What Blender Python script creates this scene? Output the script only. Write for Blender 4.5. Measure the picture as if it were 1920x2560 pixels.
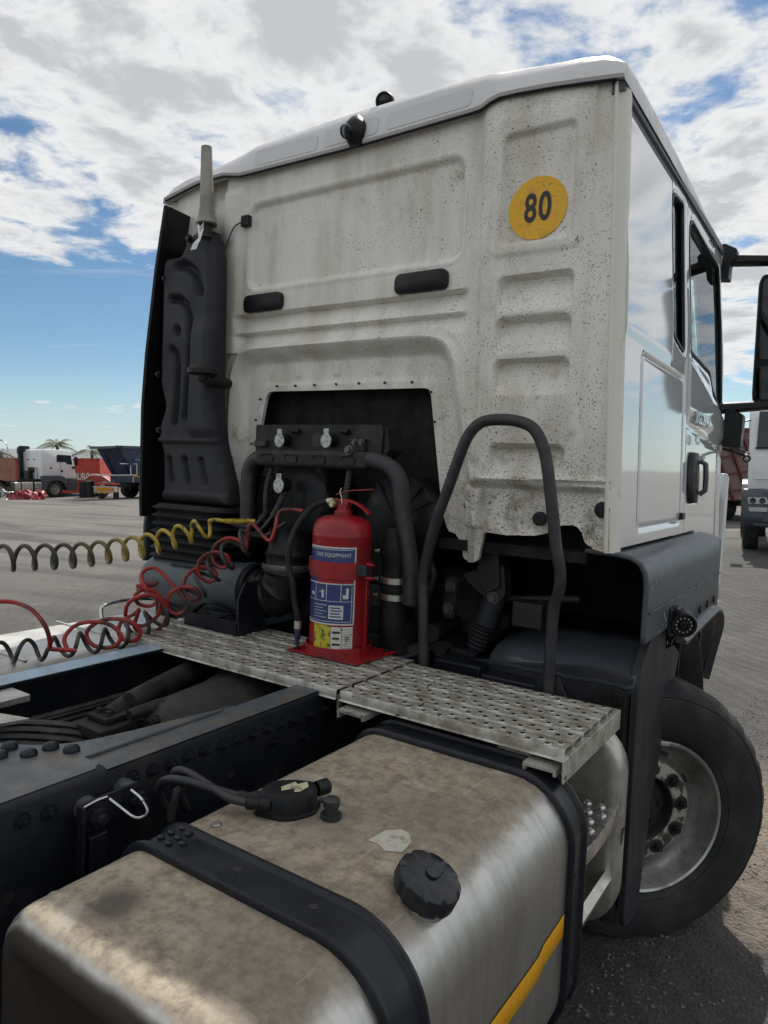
import bpy, bmesh, math, random
import numpy as np
from mathutils import Vector, Matrix

random.seed(7)
rng = np.random.default_rng(7)
scene = bpy.context.scene
for o in list(bpy.data.objects):
    bpy.data.objects.remove(o)
COL = scene.collection
rad = math.radians

# ---------------------------------------------------------------- camera
# truck frame: X to the truck's right, Y forward, Z up; back wall of the cab on Y = 0
CAM_R = (0.82757, 0.55979, 0.04196)
CAM_U = (-0.06897, 0.02722, 0.99725)
CAM_F = (-0.55711, 0.82819, -0.06113)
CAM_P = (1.82, -2.36, 1.70)
cam_d = bpy.data.cameras.new('camera')
cam = bpy.data.objects.new('camera', cam_d)
COL.objects.link(cam)
cam_d.sensor_fit = 'VERTICAL'
cam_d.sensor_height = 36.0
cam_d.lens = 36.0 * 1765.0 / 2560.0
cam_d.clip_start = 0.02
cam_d.clip_end = 3000.0
cam.matrix_world = Matrix((
    (CAM_R[0], CAM_U[0], -CAM_F[0], CAM_P[0]),
    (CAM_R[1], CAM_U[1], -CAM_F[1], CAM_P[1]),
    (CAM_R[2], CAM_U[2], -CAM_F[2], CAM_P[2]),
    (0, 0, 0, 1)))
scene.camera = cam

# the yard is level; the truck leans a little on it, so in the truck's frame the yard tilts
UP = Vector((-0.0347, -0.0229, 0.99914)).normalized()
FWD = Vector((-0.56, 0.828, -0.001))
FWD = (FWD - UP * FWD.dot(UP)).normalized()
RGT = FWD.cross(UP).normalized()
G0 = Vector(CAM_P) - UP * 1.834        # the yard surface under the photographer
YARD = Matrix(((RGT.x, FWD.x, UP.x, G0.x), (RGT.y, FWD.y, UP.y, G0.y),
               (RGT.z, FWD.z, UP.z, G0.z), (0, 0, 0, 1)))

# ---------------------------------------------------------------- sun, sky, exposure
SUN_AZ, SUN_EL = rad(13.0), rad(51.6)       # left of straight ahead of the truck, height
sun_dir = Vector((-math.sin(SUN_AZ) * math.cos(SUN_EL), math.cos(SUN_AZ) * math.cos(SUN_EL), math.sin(SUN_EL)))
sun_d = bpy.data.lights.new('sun', 'SUN')
sun_d.energy = 4.2
sun_d.angle = rad(0.53)
sun_d.color = (1.0, 0.955, 0.88)
sun = bpy.data.objects.new('sun', sun_d)
COL.objects.link(sun)
sun.rotation_euler = (-sun_dir).to_track_quat('-Z', 'Y').to_euler()

scene.view_settings.view_transform = 'Standard'
scene.view_settings.look = 'None'
scene.view_settings.gamma = 1.0
scene.view_settings.exposure = 0.25
scene.view_settings.use_curve_mapping = False
scene.render.engine = 'CYCLES'
scene.cycles.use_denoising = True
scene.cycles.max_bounces = 6
scene.cycles.diffuse_bounces = 4
scene.cycles.glossy_bounces = 4
scene.cycles.transparent_max_bounces = 8
scene.cycles.sample_clamp_indirect = 6.0
scene.cycles.caustics_reflective = False
scene.cycles.caustics_refractive = False


class NT:
    """small helper for node trees"""
    def __init__(self, tree):
        self.t = tree
        self.n = tree.nodes
    def new(self, kind, **kw):
        nd = self.n.new(kind)
        for k, v in kw.items():
            setattr(nd, k, v)
        return nd
    def put(self, sock, v):
        if isinstance(v, bpy.types.NodeSocket):
            self.t.links.new(v, sock)
        elif v is not None:
            if isinstance(v, (tuple, list)) and len(v) == 3 and sock.type == 'RGBA':
                v = (*v, 1.0)
            sock.default_value = v
    def math(self, op, a, b=None, c=None, clamp=False):
        nd = self.new('ShaderNodeMath', operation=op, use_clamp=clamp)
        for i, v in enumerate((a, b, c)):
            if v is not None:
                self.put(nd.inputs[i], v)
        return nd.outputs[0]
    def vmath(self, op, a, b=None):
        nd = self.new('ShaderNodeVectorMath', operation=op)
        self.put(nd.inputs[0], a)
        if b is not None:
            self.put(nd.inputs[1], b)
        return nd.outputs['Value'] if op in ('DOT_PRODUCT', 'LENGTH') else nd.outputs['Vector']
    def comb(self, x, y, z):
        nd = self.new('ShaderNodeCombineXYZ')
        for i, v in enumerate((x, y, z)):
            self.put(nd.inputs[i], v)
        return nd.outputs[0]
    def sep(self, v):
        nd = self.new('ShaderNodeSeparateXYZ')
        self.put(nd.inputs[0], v)
        return nd.outputs
    def noise(self, vec, scale, detail=4.0, rough=0.55, dist=0.0, out='Fac'):
        nd = self.new('ShaderNodeTexNoise')
        if vec is not None:
            self.put(nd.inputs['Vector'], vec)
        nd.inputs['Scale'].default_value = scale
        nd.inputs['Detail'].default_value = detail
        nd.inputs['Roughness'].default_value = rough
        nd.inputs['Distortion'].default_value = dist
        return nd.outputs[out]
    def ramp(self, fac, stops, interp='LINEAR'):
        nd = self.new('ShaderNodeValToRGB')
        cr = nd.color_ramp
        cr.interpolation = interp
        while len(cr.elements) < len(stops):
            cr.elements.new(0.5)
        for e, (p, c) in zip(cr.elements, stops):
            e.position = p
            e.color = (c, c, c, 1) if isinstance(c, (int, float)) else (*c[:3], 1)
        self.put(nd.inputs[0], fac)
        return nd.outputs[0]
    def mix(self, fac, a, b, mode='MIX'):
        nd = self.new('ShaderNodeMix', data_type='RGBA', blend_type=mode)
        nd.clamp_factor = True
        self.put(nd.inputs[0], fac)
        self.put(nd.inputs[6], a)
        self.put(nd.inputs[7], b)
        return nd.outputs[2]
    def mapr(self, v, a, b, c=0.0, d=1.0, smooth=True):
        nd = self.new('ShaderNodeMapRange')
        nd.interpolation_type = 'SMOOTHSTEP' if smooth else 'LINEAR'
        for i, x in enumerate((v, a, b, c, d)):
            self.put(nd.inputs[i], x)
        return nd.outputs[0]


def build_world():
    w = bpy.data.worlds.new('World')
    scene.world = w
    w.use_nodes = True
    w.node_tree.nodes.clear()
    N = NT(w.node_tree)
    out = N.new('ShaderNodeOutputWorld')
    bg = N.new('ShaderNodeBackground')
    N.t.links.new(bg.outputs[0], out.inputs[0])
    v = N.new('ShaderNodeTexCoord').outputs['Generated']
    dx = N.vmath('DOT_PRODUCT', v, tuple(RGT))
    dy = N.vmath('DOT_PRODUCT', v, tuple(FWD))
    dz = N.vmath('DOT_PRODUCT', v, tuple(UP))
    lv = N.comb(dx, dy, N.math('ABSOLUTE', dz))
    sky = N.new('ShaderNodeTexSky', sky_type='NISHITA')
    sky.sun_disc = False
    sl = Vector((sun_dir.dot(RGT), sun_dir.dot(FWD), sun_dir.dot(UP)))
    sky.sun_elevation = math.asin(sl.z)
    sky.sun_rotation = math.atan2(sl.x, sl.y)
    sky.altitude = 1200
    sky.air_density = 1.0
    sky.dust_density = 0.6
    sky.ozone_density = 1.6
    N.put(sky.inputs[0], lv)
    hs = N.new('ShaderNodeHueSaturation')
    hs.inputs['Saturation'].default_value = 1.08
    hs.inputs['Value'].default_value = 1.0
    N.put(hs.inputs['Color'], sky.outputs[0])
    skyc = N.mix(1.0, hs.outputs[0], (0.74, 0.82, 0.80), 'MULTIPLY')
    # cloud deck: directions met with a flat layer overhead
    z = N.math('MAXIMUM', dz, 0.015)
    den = N.math('ADD', z, 0.10)
    px = N.math('DIVIDE', dx, den)
    py = N.math('DIVIDE', dy, den)
    p = N.comb(px, py, 0.0)
    warp = N.noise(p, 1.3, 3, 0.5, out='Color')
    pw = N.vmath('ADD', p, N.vmath('SCALE', N.vmath('SUBTRACT', warp, (0.5, 0.5, 0.5))))
    pw.node.inputs[1].links[0].from_node.inputs['Scale'].default_value = 0.35
    big = N.noise(N.vmath('ADD', p, (3.1, 0.7, 0.0)), 0.75, 2, 0.5)
    mid = N.noise(N.vmath('ADD', pw, (0.4, 8.2, 0.0)), 3.4, 9, 0.60)
    fine = N.noise(N.vmath('ADD', pw, (5.4, 2.2, 0.0)), 7.0, 6, 0.62)
    dens = N.math('ADD', N.math('MULTIPLY', mid, 0.80), N.math('MULTIPLY', fine, 0.20))
    dens = N.math('ADD', dens, N.math('MULTIPLY', N.math('SUBTRACT', big, 0.5), 0.35))
    # a large clear gap in the deck low to the west
    gx = N.math('SUBTRACT', px, -1.45)
    gy = N.math('SUBTRACT', py, 3.55)
    gap = N.math('SQRT', N.math('ADD', N.math('POWER', N.math('MULTIPLY', gx, 0.62), 2.0), N.math('POWER', N.math('MULTIPLY', gy, 0.80), 2.0)))
    gapm = N.mapr(gap, 0.35, 1.35, 0.42, 0.0)
    thin = N.mapr(N.math('SQRT', N.math('ADD', N.math('POWER', px, 2.0), N.math('POWER', py, 2.0))), 3.2, 6.0, 0.0, 0.20)
    dens = N.math('SUBTRACT', N.math('SUBTRACT', dens, gapm), thin)
    mask = N.mapr(dens, 0.355, 0.485)
    thick = N.mapr(dens, 0.47, 0.66)
    shade = N.noise(N.vmath('ADD', pw, (1.4, 4.2, 0.0)), 4.2, 7, 0.6)
    lit = N.mapr(N.math('ADD', N.math('MULTIPLY', thick, 0.55), N.math('MULTIPLY', shade, 0.75)), 0.30, 0.85)
    cc = N.mix(lit, (7.2, 7.25, 7.3), (4.7, 4.85, 5.05))
    # thin high streaks in the clear part
    ws = N.noise(N.comb(N.math('MULTIPLY', N.math('ADD', px, N.math('MULTIPLY', py, 0.35)), 0.55), N.math('MULTIPLY', py, 2.1), 3.3), 1.4, 6, 0.62, 0.4)
    wisp = N.mapr(ws, 0.56, 0.74, 0.0, 0.55)
    base = N.mix(wisp, skyc, (6.0, 6.3, 6.5))
    haze = N.mapr(dz, 0.0, 0.17, 0.62, 0.0)
    base = N.mix(haze, base, (4.9, 5.9, 6.3))
    col = N.mix(N.math('MULTIPLY', mask, N.mapr(dz, 0.02, 0.12, 0.25, 1.0)), base, cc)
    N.put(bg.inputs['Color'], col)
    bg.inputs['Strength'].default_value = 0.10


build_world()

# ---------------------------------------------------------------- object helpers
def link(o, parent=None):
    COL.objects.link(o)
    if parent is not None:
        o.parent = parent
    return o


def thing(name, label, cat, mat4=None, group=None):
    o = bpy.data.objects.new(name, None)
    o.empty_display_size = 0.1
    COL.objects.link(o)
    o['label'] = label
    o['category'] = cat
    if group:
        o['group'] = group
    if mat4 is not None:
        o.matrix_world = mat4
    return o


def tag(o, label, cat, group=None):
    o['label'] = label
    o['category'] = cat
    if group:
        o['group'] = group
    return o


def kind(o, k):
    o['kind'] = k
    return o


def dup(o, parent=None, loc=None, mat4=None):
    c = o.copy()
    COL.objects.link(c)
    if parent is not None:
        c.parent = parent
    if loc is not None:
        c.location = loc
    if mat4 is not None:
        c.matrix_local = mat4
    return c


def frame(d):
    d = Vector(d).normalized()
    a = Vector((0, 0, 1)) if abs(d.z) < 0.9 else Vector((1, 0, 0))
    u = d.cross(a).normalized()
    return u, u.cross(d).normalized() * -1, d


def spline(pts, k=8, closed=False):
    """Catmull-Rom through pts"""
    P = [Vector(p) for p in pts]
    n = len(P)
    out = []
    segs = n if closed else n - 1
    for i in range(segs):
        if closed:
            a, b, c, d = P[(i - 1) % n], P[i], P[(i + 1) % n], P[(i + 2) % n]
        else:
            b, c = P[i], P[i + 1]
            a = P[i - 1] if i > 0 else b * 2 - c
            d = P[i + 2] if i + 2 < n else c * 2 - b
        for j in range(k):
            t = j / k
            out.append(0.5 * ((2 * b) + (c - a) * t + (2 * a - 5 * b + 4 * c - d) * t * t + (3 * b - a - 3 * c + d) * t ** 3))
    if not closed:
        out.append(P[-1])
    return out


def helix(axis, r, pitch, n=14, phase=0.0, wob=0.0, hand=1):
    """coil wound round a polyline axis"""
    A = [Vector(p) for p in axis]
    L = [0.0]
    for i in range(1, len(A)):
        L.append(L[-1] + (A[i] - A[i - 1]).length)
    tot = L[-1]
    steps = max(8, int(tot / pitch * n))
    out = []
    for s in range(steps + 1):
        l = tot * s / steps
        i = 0
        while i < len(L) - 2 and L[i + 1] < l:
            i += 1
        t = (l - L[i]) / max(1e-9, L[i + 1] - L[i])
        c = A[i].lerp(A[i + 1], t)
        d = (A[min(i + 2, len(A) - 1)] - A[max(i - 1, 0)]).normalized()
        u = d.cross(Vector((0, 0, 1)))
        if u.length < 0.2:
            u = d.cross(Vector((1, 0, 0)))
        u.normalize()
        w = u.cross(d).normalized()
        th = phase + hand * 2 * math.pi * l / pitch
        rr = r * (1 + wob * math.sin(1.7 * th / 3 + 0.6)) if not callable(r) else r(l / tot)
        out.append(c + u * (rr * math.cos(th)) + w * (rr * math.sin(th)) + d * (wob * 0.02 * math.sin(th * 0.37)))
    return out


class B:
    """mesh builder"""
    def __init__(self):
        self.v = []
        self.f = []
        self.mi = []
        self.cur = 0
    def add(self, vs, fs):
        o = len(self.v)
        self.v.extend([tuple(p) for p in vs])
        for f in fs:
            self.f.append(tuple(i + o for i in f))
            self.mi.append(self.cur)
        return self
    def box(self, x0, x1, y0, y1, z0, z1):
        vs = [(x, y, z) for z in (z0, z1) for y in (y0, y1) for x in (x0, x1)]
        return self.add(vs, [(0, 2, 3, 1), (4, 5, 7, 6), (0, 1, 5, 4), (2, 6, 7, 3), (0, 4, 6, 2), (1, 3, 7, 5)])
    def obox(self, c, u, v, w, su, sv, sw):
        """oriented box, half sizes"""
        c, u, v, w = Vector(c), Vector(u).normalized(), Vector(v).normalized(), Vector(w).normalized()
        vs = [c + u * (su * a) + v * (sv * b) + w * (sw * d) for d in (-1, 1) for b in (-1, 1) for a in (-1, 1)]
        return self.add(vs, [(0, 2, 3, 1), (4, 5, 7, 6), (0, 1, 5, 4), (2, 6, 7, 3), (0, 4, 6, 2), (1, 3, 7, 5)])
    def rings(self, rings, cap=True, closed=True):
        n = len(rings[0])
        vs = [p for r in rings for p in r]
        fs = []
        m = n if closed else n - 1
        for i in range(len(rings) - 1):
            for j in range(m):
                k = (j + 1) % n
                fs.append((i * n + j, i * n + k, (i + 1) * n + k, (i + 1) * n + j))
        if cap and closed:
            fs.append(tuple(reversed(range(n))))
            fs.append(tuple((len(rings) - 1) * n + j for j in range(n)))
        return self.add(vs, fs)
    def cyl(self, p0, p1, r0, r1=None, n=16, cap=True):
        r1 = r0 if r1 is None else r1
        p0, p1 = Vector(p0), Vector(p1)
        u, w, d = frame(p1 - p0)
        R = []
        for p, r in ((p0, r0), (p1, r1)):
            R.append([p + u * (r * math.cos(2 * math.pi * j / n)) + w * (r * math.sin(2 * math.pi * j / n)) for j in range(n)])
        return self.rings(R, cap)
    def lathe(self, prof, origin, axis, n=24, cap=False, ph=0.0):
        """prof = [(radius, height)]"""
        o = Vector(origin)
        u, w, d = frame(axis)
        R = [[o + d * h + u * (r * math.cos(ph + 2 * math.pi * j / n)) + w * (r * math.sin(ph + 2 * math.pi * j / n)) for j in range(n)] for r, h in prof]
        return self.rings(R, cap)
    def tube(self, pts, r, n=8, cap=True):
        P = [Vector(p) for p in pts]
        T = []
        for i in range(len(P)):
            t = P[min(i + 1, len(P) - 1)] - P[max(i - 1, 0)]
            T.append(t.normalized() if t.length > 1e-9 else Vector((0, 0, 1)))
        u, w, d = frame(T[0])
        R = []
        for i, p in enumerate(P):
            if i:
                ax = T[i - 1].cross(T[i])
                if ax.length > 1e-7:
                    q = Matrix.Rotation(T[i - 1].angle(T[i]), 3, ax.normalized())
                    u = q @ u
                u = (u - T[i] * u.dot(T[i])).normalized()
            w = T[i].cross(u)
            rr = r[i] if isinstance(r, (list, tuple)) else (r(i / (len(P) - 1)) if callable(r) else r)
            R.append([p + u * (rr * math.cos(2 * math.pi * j / n)) + w * (rr * math.sin(2 * math.pi * j / n)) for j in range(n)])
        return self.rings(R, cap)
    def prism(self, poly, axis, a, b):
        """polygon in the plane normal to axis (0,1,2), extruded from a to b"""
        def mk(p, t):
            q = [0, 0, 0]
            oth = [i for i in range(3) if i != axis]
            q[oth[0]], q[oth[1]], q[axis] = p[0], p[1], t
            return tuple(q)
        n = len(poly)
        vs = [mk(p, a) for p in poly] + [mk(p, b) for p in poly]
        fs = [tuple(range(n)), tuple(reversed(range(n, 2 * n)))]
        for i in range(n):
            j = (i + 1) % n
            fs.append((i, i + n, j + n, j))
        return self.add(vs, fs)
    def hexbolt(self, p, d, r, h, stud=0.0):
        p, d = Vector(p), Vector(d).normalized()
        self.cyl(p, p + d * (h * 0.25), r * 1.45, n=12)
        self.cyl(p + d * (h * 0.2), p + d * h, r, r * 0.94, n=6)
        if stud:
            self.cyl(p + d * (h * 0.9), p + d * (h + stud), r * 0.55, r * 0.5, n=8)
        return self
    def xf(self, m):
        self.v = [tuple(m @ Vector(p)) for p in self.v]
        return self
    def mesh(self, name, angle=38, smooth=True, fix=True):
        me = bpy.data.meshes.new(name)
        me.from_pydata(self.v, [], self.f)
        if fix:
            bm = bmesh.new()
            bm.from_mesh(me)
            bmesh.ops.recalc_face_normals(bm, faces=bm.faces)
            bm.to_mesh(me)
            bm.free()
        if smooth:
            me.polygons.foreach_set('use_smooth', [True] * len(me.polygons))
            me.set_sharp_from_angle(angle=rad(angle))
        return me
    def obj(self, name, mat, parent=None, bevel=0.0, seg=2, angle=38, smooth=True, fix=True, loc=None, label=None):
        me = self.mesh(name, angle, smooth, fix)
        o = bpy.data.objects.new(name, me)
        if isinstance(mat, (list, tuple)):
            for m in mat:
                me.materials.append(m)
            me.polygons.foreach_set('material_index', self.mi)
        else:
            me.materials.append(mat)
        link(o, parent)
        if loc is not None:
            o.location = loc
        if bevel:
            m = o.modifiers.new('bevel', 'BEVEL')
            m.width = bevel
            m.segments = seg
            m.limit_method = 'ANGLE'
            m.angle_limit = rad(32)
            m.harden_normals = True
        if label:
            o['label'] = label
        return o


def text_mesh(s, size, extrude=0.0, bold=0.0, space=1.0, align='CENTER', sx=1.0):
    """letters as a flat mesh in XY, centred; returns verts, faces"""
    c = bpy.data.curves.new('lettering', 'FONT')
    c.body = s
    c.size = size
    c.extrude = extrude
    c.offset = bold
    c.space_character = space
    c.align_x = align
    c.align_y = 'CENTER'
    c.resolution_u = 4
    o = bpy.data.objects.new('lettering', c)
    COL.objects.link(o)
    dg = bpy.context.evaluated_depsgraph_get()
    dg.update()
    me = bpy.data.meshes.new_from_object(o.evaluated_get(dg))
    vs = [(v.co.x * sx, v.co.y, v.co.z) for v in me.vertices]
    fs = [tuple(p.vertices) for p in me.polygons]
    bpy.data.objects.remove(o)
    bpy.data.curves.remove(c)
    bpy.data.meshes.remove(me)
    return vs, fs


def lettering(name, s, size, mat, parent, org, xdir, ydir, bold=0.0, space=1.0, align='CENTER', sx=1.0, lift=0.0):
    vs, fs = text_mesh(s, size, 0.0, bold, space, align, sx)
    o_, x_, y_ = Vector(org), Vector(xdir).normalized(), Vector(ydir).normalized()
    n_ = x_.cross(y_).normalized()
    b = B().add([o_ + x_ * p[0] + y_ * p[1] + n_ * lift for p in vs], fs)
    return b.obj(name, mat, parent, smooth=False, fix=False)


# ---------------------------------------------------------------- sdf / relief panels
def sm(t):
    t = np.clip(t, 0, 1)
    return t * t * (3 - 2 * t)


def sd_rr(X, Z, x0, x1, z0, z1, r):
    qx = np.abs(X - (x0 + x1) / 2) - (x1 - x0) / 2 + r
    qz = np.abs(Z - (z0 + z1) / 2) - (z1 - z0) / 2 + r
    return np.hypot(np.maximum(qx, 0), np.maximum(qz, 0)) + np.minimum(np.maximum(qx, qz), 0) - r


def sd_poly(X, Z, poly):
    d = np.full(X.shape, 1e9)
    ins = np.zeros(X.shape, bool)
    n = len(poly)
    for i in range(n):
        ax, az = poly[i]
        bx, bz = poly[(i + 1) % n]
        ex, ez = bx - ax, bz - az
        t = np.clip(((X - ax) * ex + (Z - az) * ez) / (ex * ex + ez * ez + 1e-12), 0, 1)
        d = np.minimum(d, np.hypot(X - ax - t * ex, Z - az - t * ez))
        c = ((az <= Z) & (bz > Z)) | ((bz <= Z) & (az > Z))
        with np.errstate(divide='ignore', invalid='ignore'):
            xi = ax + (Z - az) / (ez if abs(ez) > 1e-12 else 1e-12) * ex
        ins ^= c & (X < xi)
    return np.where(ins, -d, d)


def sd_line(X, Z, pts):
    d = np.full(X.shape, 1e9)
    for (ax, az), (bx, bz) in zip(pts[:-1], pts[1:]):
        ex, ez = bx - ax, bz - az
        t = np.clip(((X - ax) * ex + (Z - az) * ez) / (ex * ex + ez * ez + 1e-12), 0, 1)
        d = np.minimum(d, np.hypot(X - ax - t * ex, Z - az - t * ez))
    return d


def round_poly(pts, r, k=4):
    """round the corners of a closed polygon"""
    out = []
    n = len(pts)
    for i in range(n):
        p, a, b = Vector(pts[i]), Vector(pts[i - 1]), Vector(pts[(i + 1) % n])
        u, w = (a - p), (b - p)
        rr = r[i] if isinstance(r, (list, tuple)) else r
        if rr <= 0:
            out.append(tuple(p))
            continue
        m = min(rr, u.length * 0.48, w.length * 0.48)
        s, e = p + u.normalized() * m, p + w.normalized() * m
        for j in range(k + 1):
            t = j / k
            out.append(tuple((1 - t) ** 2 * s + 2 * t * (1 - t) * p + t * t * e))
    return out


def relief(name, x0, x1, z0, z1, step, hfun, sdf, mat, parent, place, skirt=None, back=None):
    """pressed sheet: grid over (a, b), height hfun, kept where sdf < 0; place(a, b, h) gives the point"""
    nx, nz = int(round((x1 - x0) / step)) + 1, int(round((z1 - z0) / step)) + 1
    X, Z = np.meshgrid(np.linspace(x0, x1, nx), np.linspace(z0, z1, nz))
    if sdf is not None:
        e = 1e-4
        for _ in range(2):
            d = sdf(X, Z)
            gx = (sdf(X + e, Z) - sdf(X - e, Z)) / (2 * e)
            gz = (sdf(X, Z + e) - sdf(X, Z - e)) / (2 * e)
            g = np.maximum(np.hypot(gx, gz), 0.3)
            m = np.abs(d) < step * 0.62
            X = np.where(m, X - d * gx / g ** 2, X)
            Z = np.where(m, Z - d * gz / g ** 2, Z)
    H = hfun(X, Z)
    pts = place(X, Z, H)
    V = np.stack(pts, -1).reshape(-1, 3)
    idx = np.arange(nx * nz).reshape(nz, nx)
    F = np.stack([idx[:-1, :-1], idx[:-1, 1:], idx[1:, 1:], idx[1:, :-1]], -1).reshape(-1, 4)
    if sdf is not None:
        c = sdf(X.reshape(-1)[F].mean(1), Z.reshape(-1)[F].mean(1))
        F = F[c < 0]
    V = V.tolist()
    F = [tuple(f) for f in F.tolist()]
    if skirt is not None:
        cnt = {}
        for f in F:
            for a, b in zip(f, f[1:] + f[:1]):
                if (b, a) in cnt:
                    del cnt[(b, a)]
                else:
                    cnt[(a, b)] = 1
        new = {}
        Xf, Zf = X.reshape(-1), Z.reshape(-1)
        for a, b in list(cnt):
            for q in (a, b):
                if q not in new:
                    new[q] = len(V)
                    h = H.reshape(-1)[q]
                    V.append([float(t) for t in place(Xf[q], Zf[q], skirt if skirt < -0.5e9 else (h + skirt if back is None else back))])
            F.append((b, a, new[a], new[b]))
    me = bpy.data.meshes.new(name)
    me.from_pydata(V, [], F)
    loose = B()
    bm = bmesh.new()
    bm.from_mesh(me)
    bmesh.ops.delete(bm, geom=[v for v in bm.verts if not v.link_faces], context='VERTS')
    bm.to_mesh(me)
    bm.free()
    me.polygons.foreach_set('use_smooth', [True] * len(me.polygons))
    me.set_sharp_from_angle(angle=rad(50))
    me.materials.append(mat)
    o = bpy.data.objects.new(name, me)
    return link(o, parent)


# ---------------------------------------------------------------- materials
MATS = {}


def mat(name, col, rough=0.5, metal=0.0, col2=None, dscale=6.0, dlo=0.45, dhi=0.65, drough=None, spots=None,
        bump=None, coat=0.0, stretch=None, spec=0.5, rvar=0.12, alpha=None):
    """principled material; col2 laid over by noise, spots = (scale, threshold, colour), bump = (scale, strength)"""
    m = bpy.data.materials.new(name)
    m.use_nodes = True
    N = NT(m.node_tree)
    p = N.n['Principled BSDF']
    co = N.new('ShaderNodeTexCoord').outputs['Object']
    vec = co
    if stretch:
        vec = N.vmath('MULTIPLY', co, stretch)
    c = None
    nz = N.noise(vec, dscale, 7, 0.62)
    f = None
    if col2 is not None:
        f = N.mapr(nz, dlo, dhi)
        c = N.mix(f, col, col2)
    else:
        c = N.mix(N.mapr(nz, 0.3, 0.7, 0.0, 0.25), col, tuple(x * 0.7 for x in col))
    if spots:
        for sc, th, sc_col in (spots if isinstance(spots[0], (list, tuple)) else [spots]):
            s = N.noise(co, sc, 3, 0.6)
            g = N.noise(co, sc * 0.09, 3, 0.6)
            s = N.math('ADD', s, N.math('MULTIPLY', N.math('SUBTRACT', g, 0.5), 0.35))
            c = N.mix(N.mapr(s, th, th + 0.025), c, sc_col)
    N.put(p.inputs['Base Color'], c)
    r2 = N.noise(vec, dscale * 2.3, 5, 0.6)
    rr = N.mapr(r2, 0.3, 0.7, max(0.03, rough - rvar), min(1.0, rough + rvar))
    if f is not None and drough is not None:
        rr = N.math('ADD', N.math('MULTIPLY', rr, N.math('SUBTRACT', 1.0, f)), N.math('MULTIPLY', f, drough))
    N.put(p.inputs['Roughness'], rr)
    p.inputs['Metallic'].default_value = metal
    p.inputs['Specular IOR Level'].default_value = spec
    p.inputs['Coat Weight'].default_value = coat
    p.inputs['Coat Roughness'].default_value = 0.06
    if bump:
        bn = N.new('ShaderNodeBump')
        bn.inputs['Distance'].default_value = 0.002
        bn.inputs['Strength'].default_value = bump[1]
        N.put(bn.inputs['Height'], N.noise(co, bump[0], 5, 0.6))
        N.put(p.inputs['Normal'], bn.outputs[0])
    MATS[name] = m
    return m

# ---------------------------------------------------------------- material palette
def wall_paint():
    """white cab paint, road film, soot near the stack, black splashes lower down"""
    m = bpy.data.materials.new('dirty_white_paint')
    m.use_nodes = True
    N = NT(m.node_tree)
    p = N.n['Principled BSDF']
    co = N.new('ShaderNodeTexCoord').outputs['Object']
    x, y, z = N.sep(co)
    film = N.noise(N.vmath('MULTIPLY', co, (3.0, 3.0, 0.8)), 2.4, 7, 0.6)
    c = N.mix(N.mapr(film, 0.35, 0.75), (0.78, 0.755, 0.705), (0.56, 0.515, 0.44))
    # grime that grows downwards on the lower panel
    low = N.mapr(z, 1.40, 2.15, 1.0, 0.0)
    g = N.noise(co, 9.0, 8, 0.66)
    c = N.mix(N.mapr(N.math('ADD', g, N.math('MULTIPLY', low, 0.16)), 0.60, 0.78, 0.0, 0.75), c, (0.30, 0.25, 0.185))
    # fine specks, denser to the right of the wall
    dens = N.math('ADD', N.math('MULTIPLY', N.mapr(x, -0.9, 0.8), 0.075), N.math('MULTIPLY', low, 0.045))
    for sc, th, cc in ((210.0, 0.700, (0.15, 0.13, 0.11)), (115.0, 0.732, (0.13, 0.115, 0.10)), (56.0, 0.772, (0.08, 0.07, 0.06))):
        s = N.noise(co, sc, 2, 0.5)
        gg = N.noise(co, sc * 0.07, 3, 0.6)
        s = N.math('ADD', N.math('ADD', s, dens), N.math('MULTIPLY', N.math('SUBTRACT', gg, 0.5), 0.30))
        c = N.mix(N.mapr(s, th, th + 0.05, 0.0, 0.80), c, cc)
    # drips
    dr = N.noise(N.vmath('MULTIPLY', co, (26.0, 26.0, 0.9)), 1.0, 4, 0.6)
    c = N.mix(N.mapr(dr, 0.60, 0.75, 0.0, 0.28), c, (0.36, 0.31, 0.24))
    # soot round the exhaust neck
    dd = N.math('SQRT', N.math('ADD', N.math('POWER', N.math('SUBTRACT', x, -0.80), 2.0), N.math('POWER', N.math('SUBTRACT', z, 2.72), 2.0)))
    soot = N.mapr(N.math('ADD', dd, N.math('MULTIPLY', N.math('SUBTRACT', g, 0.5), 0.12)), 0.06, 0.17, 0.95, 0.0)
    c = N.mix(soot, c, (0.035, 0.032, 0.03))
    N.put(p.inputs['Base Color'], c)
    N.put(p.inputs['Roughness'], N.mapr(g, 0.3, 0.7, 0.36, 0.62))
    bn = N.new('ShaderNodeBump')
    bn.inputs['Strength'].default_value = 0.12
    bn.inputs['Distance'].default_value = 0.003
    N.put(bn.inputs['Height'], N.noise(co, 60.0, 4, 0.6))
    N.put(p.inputs['Normal'], bn.outputs[0])
    return m


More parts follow.
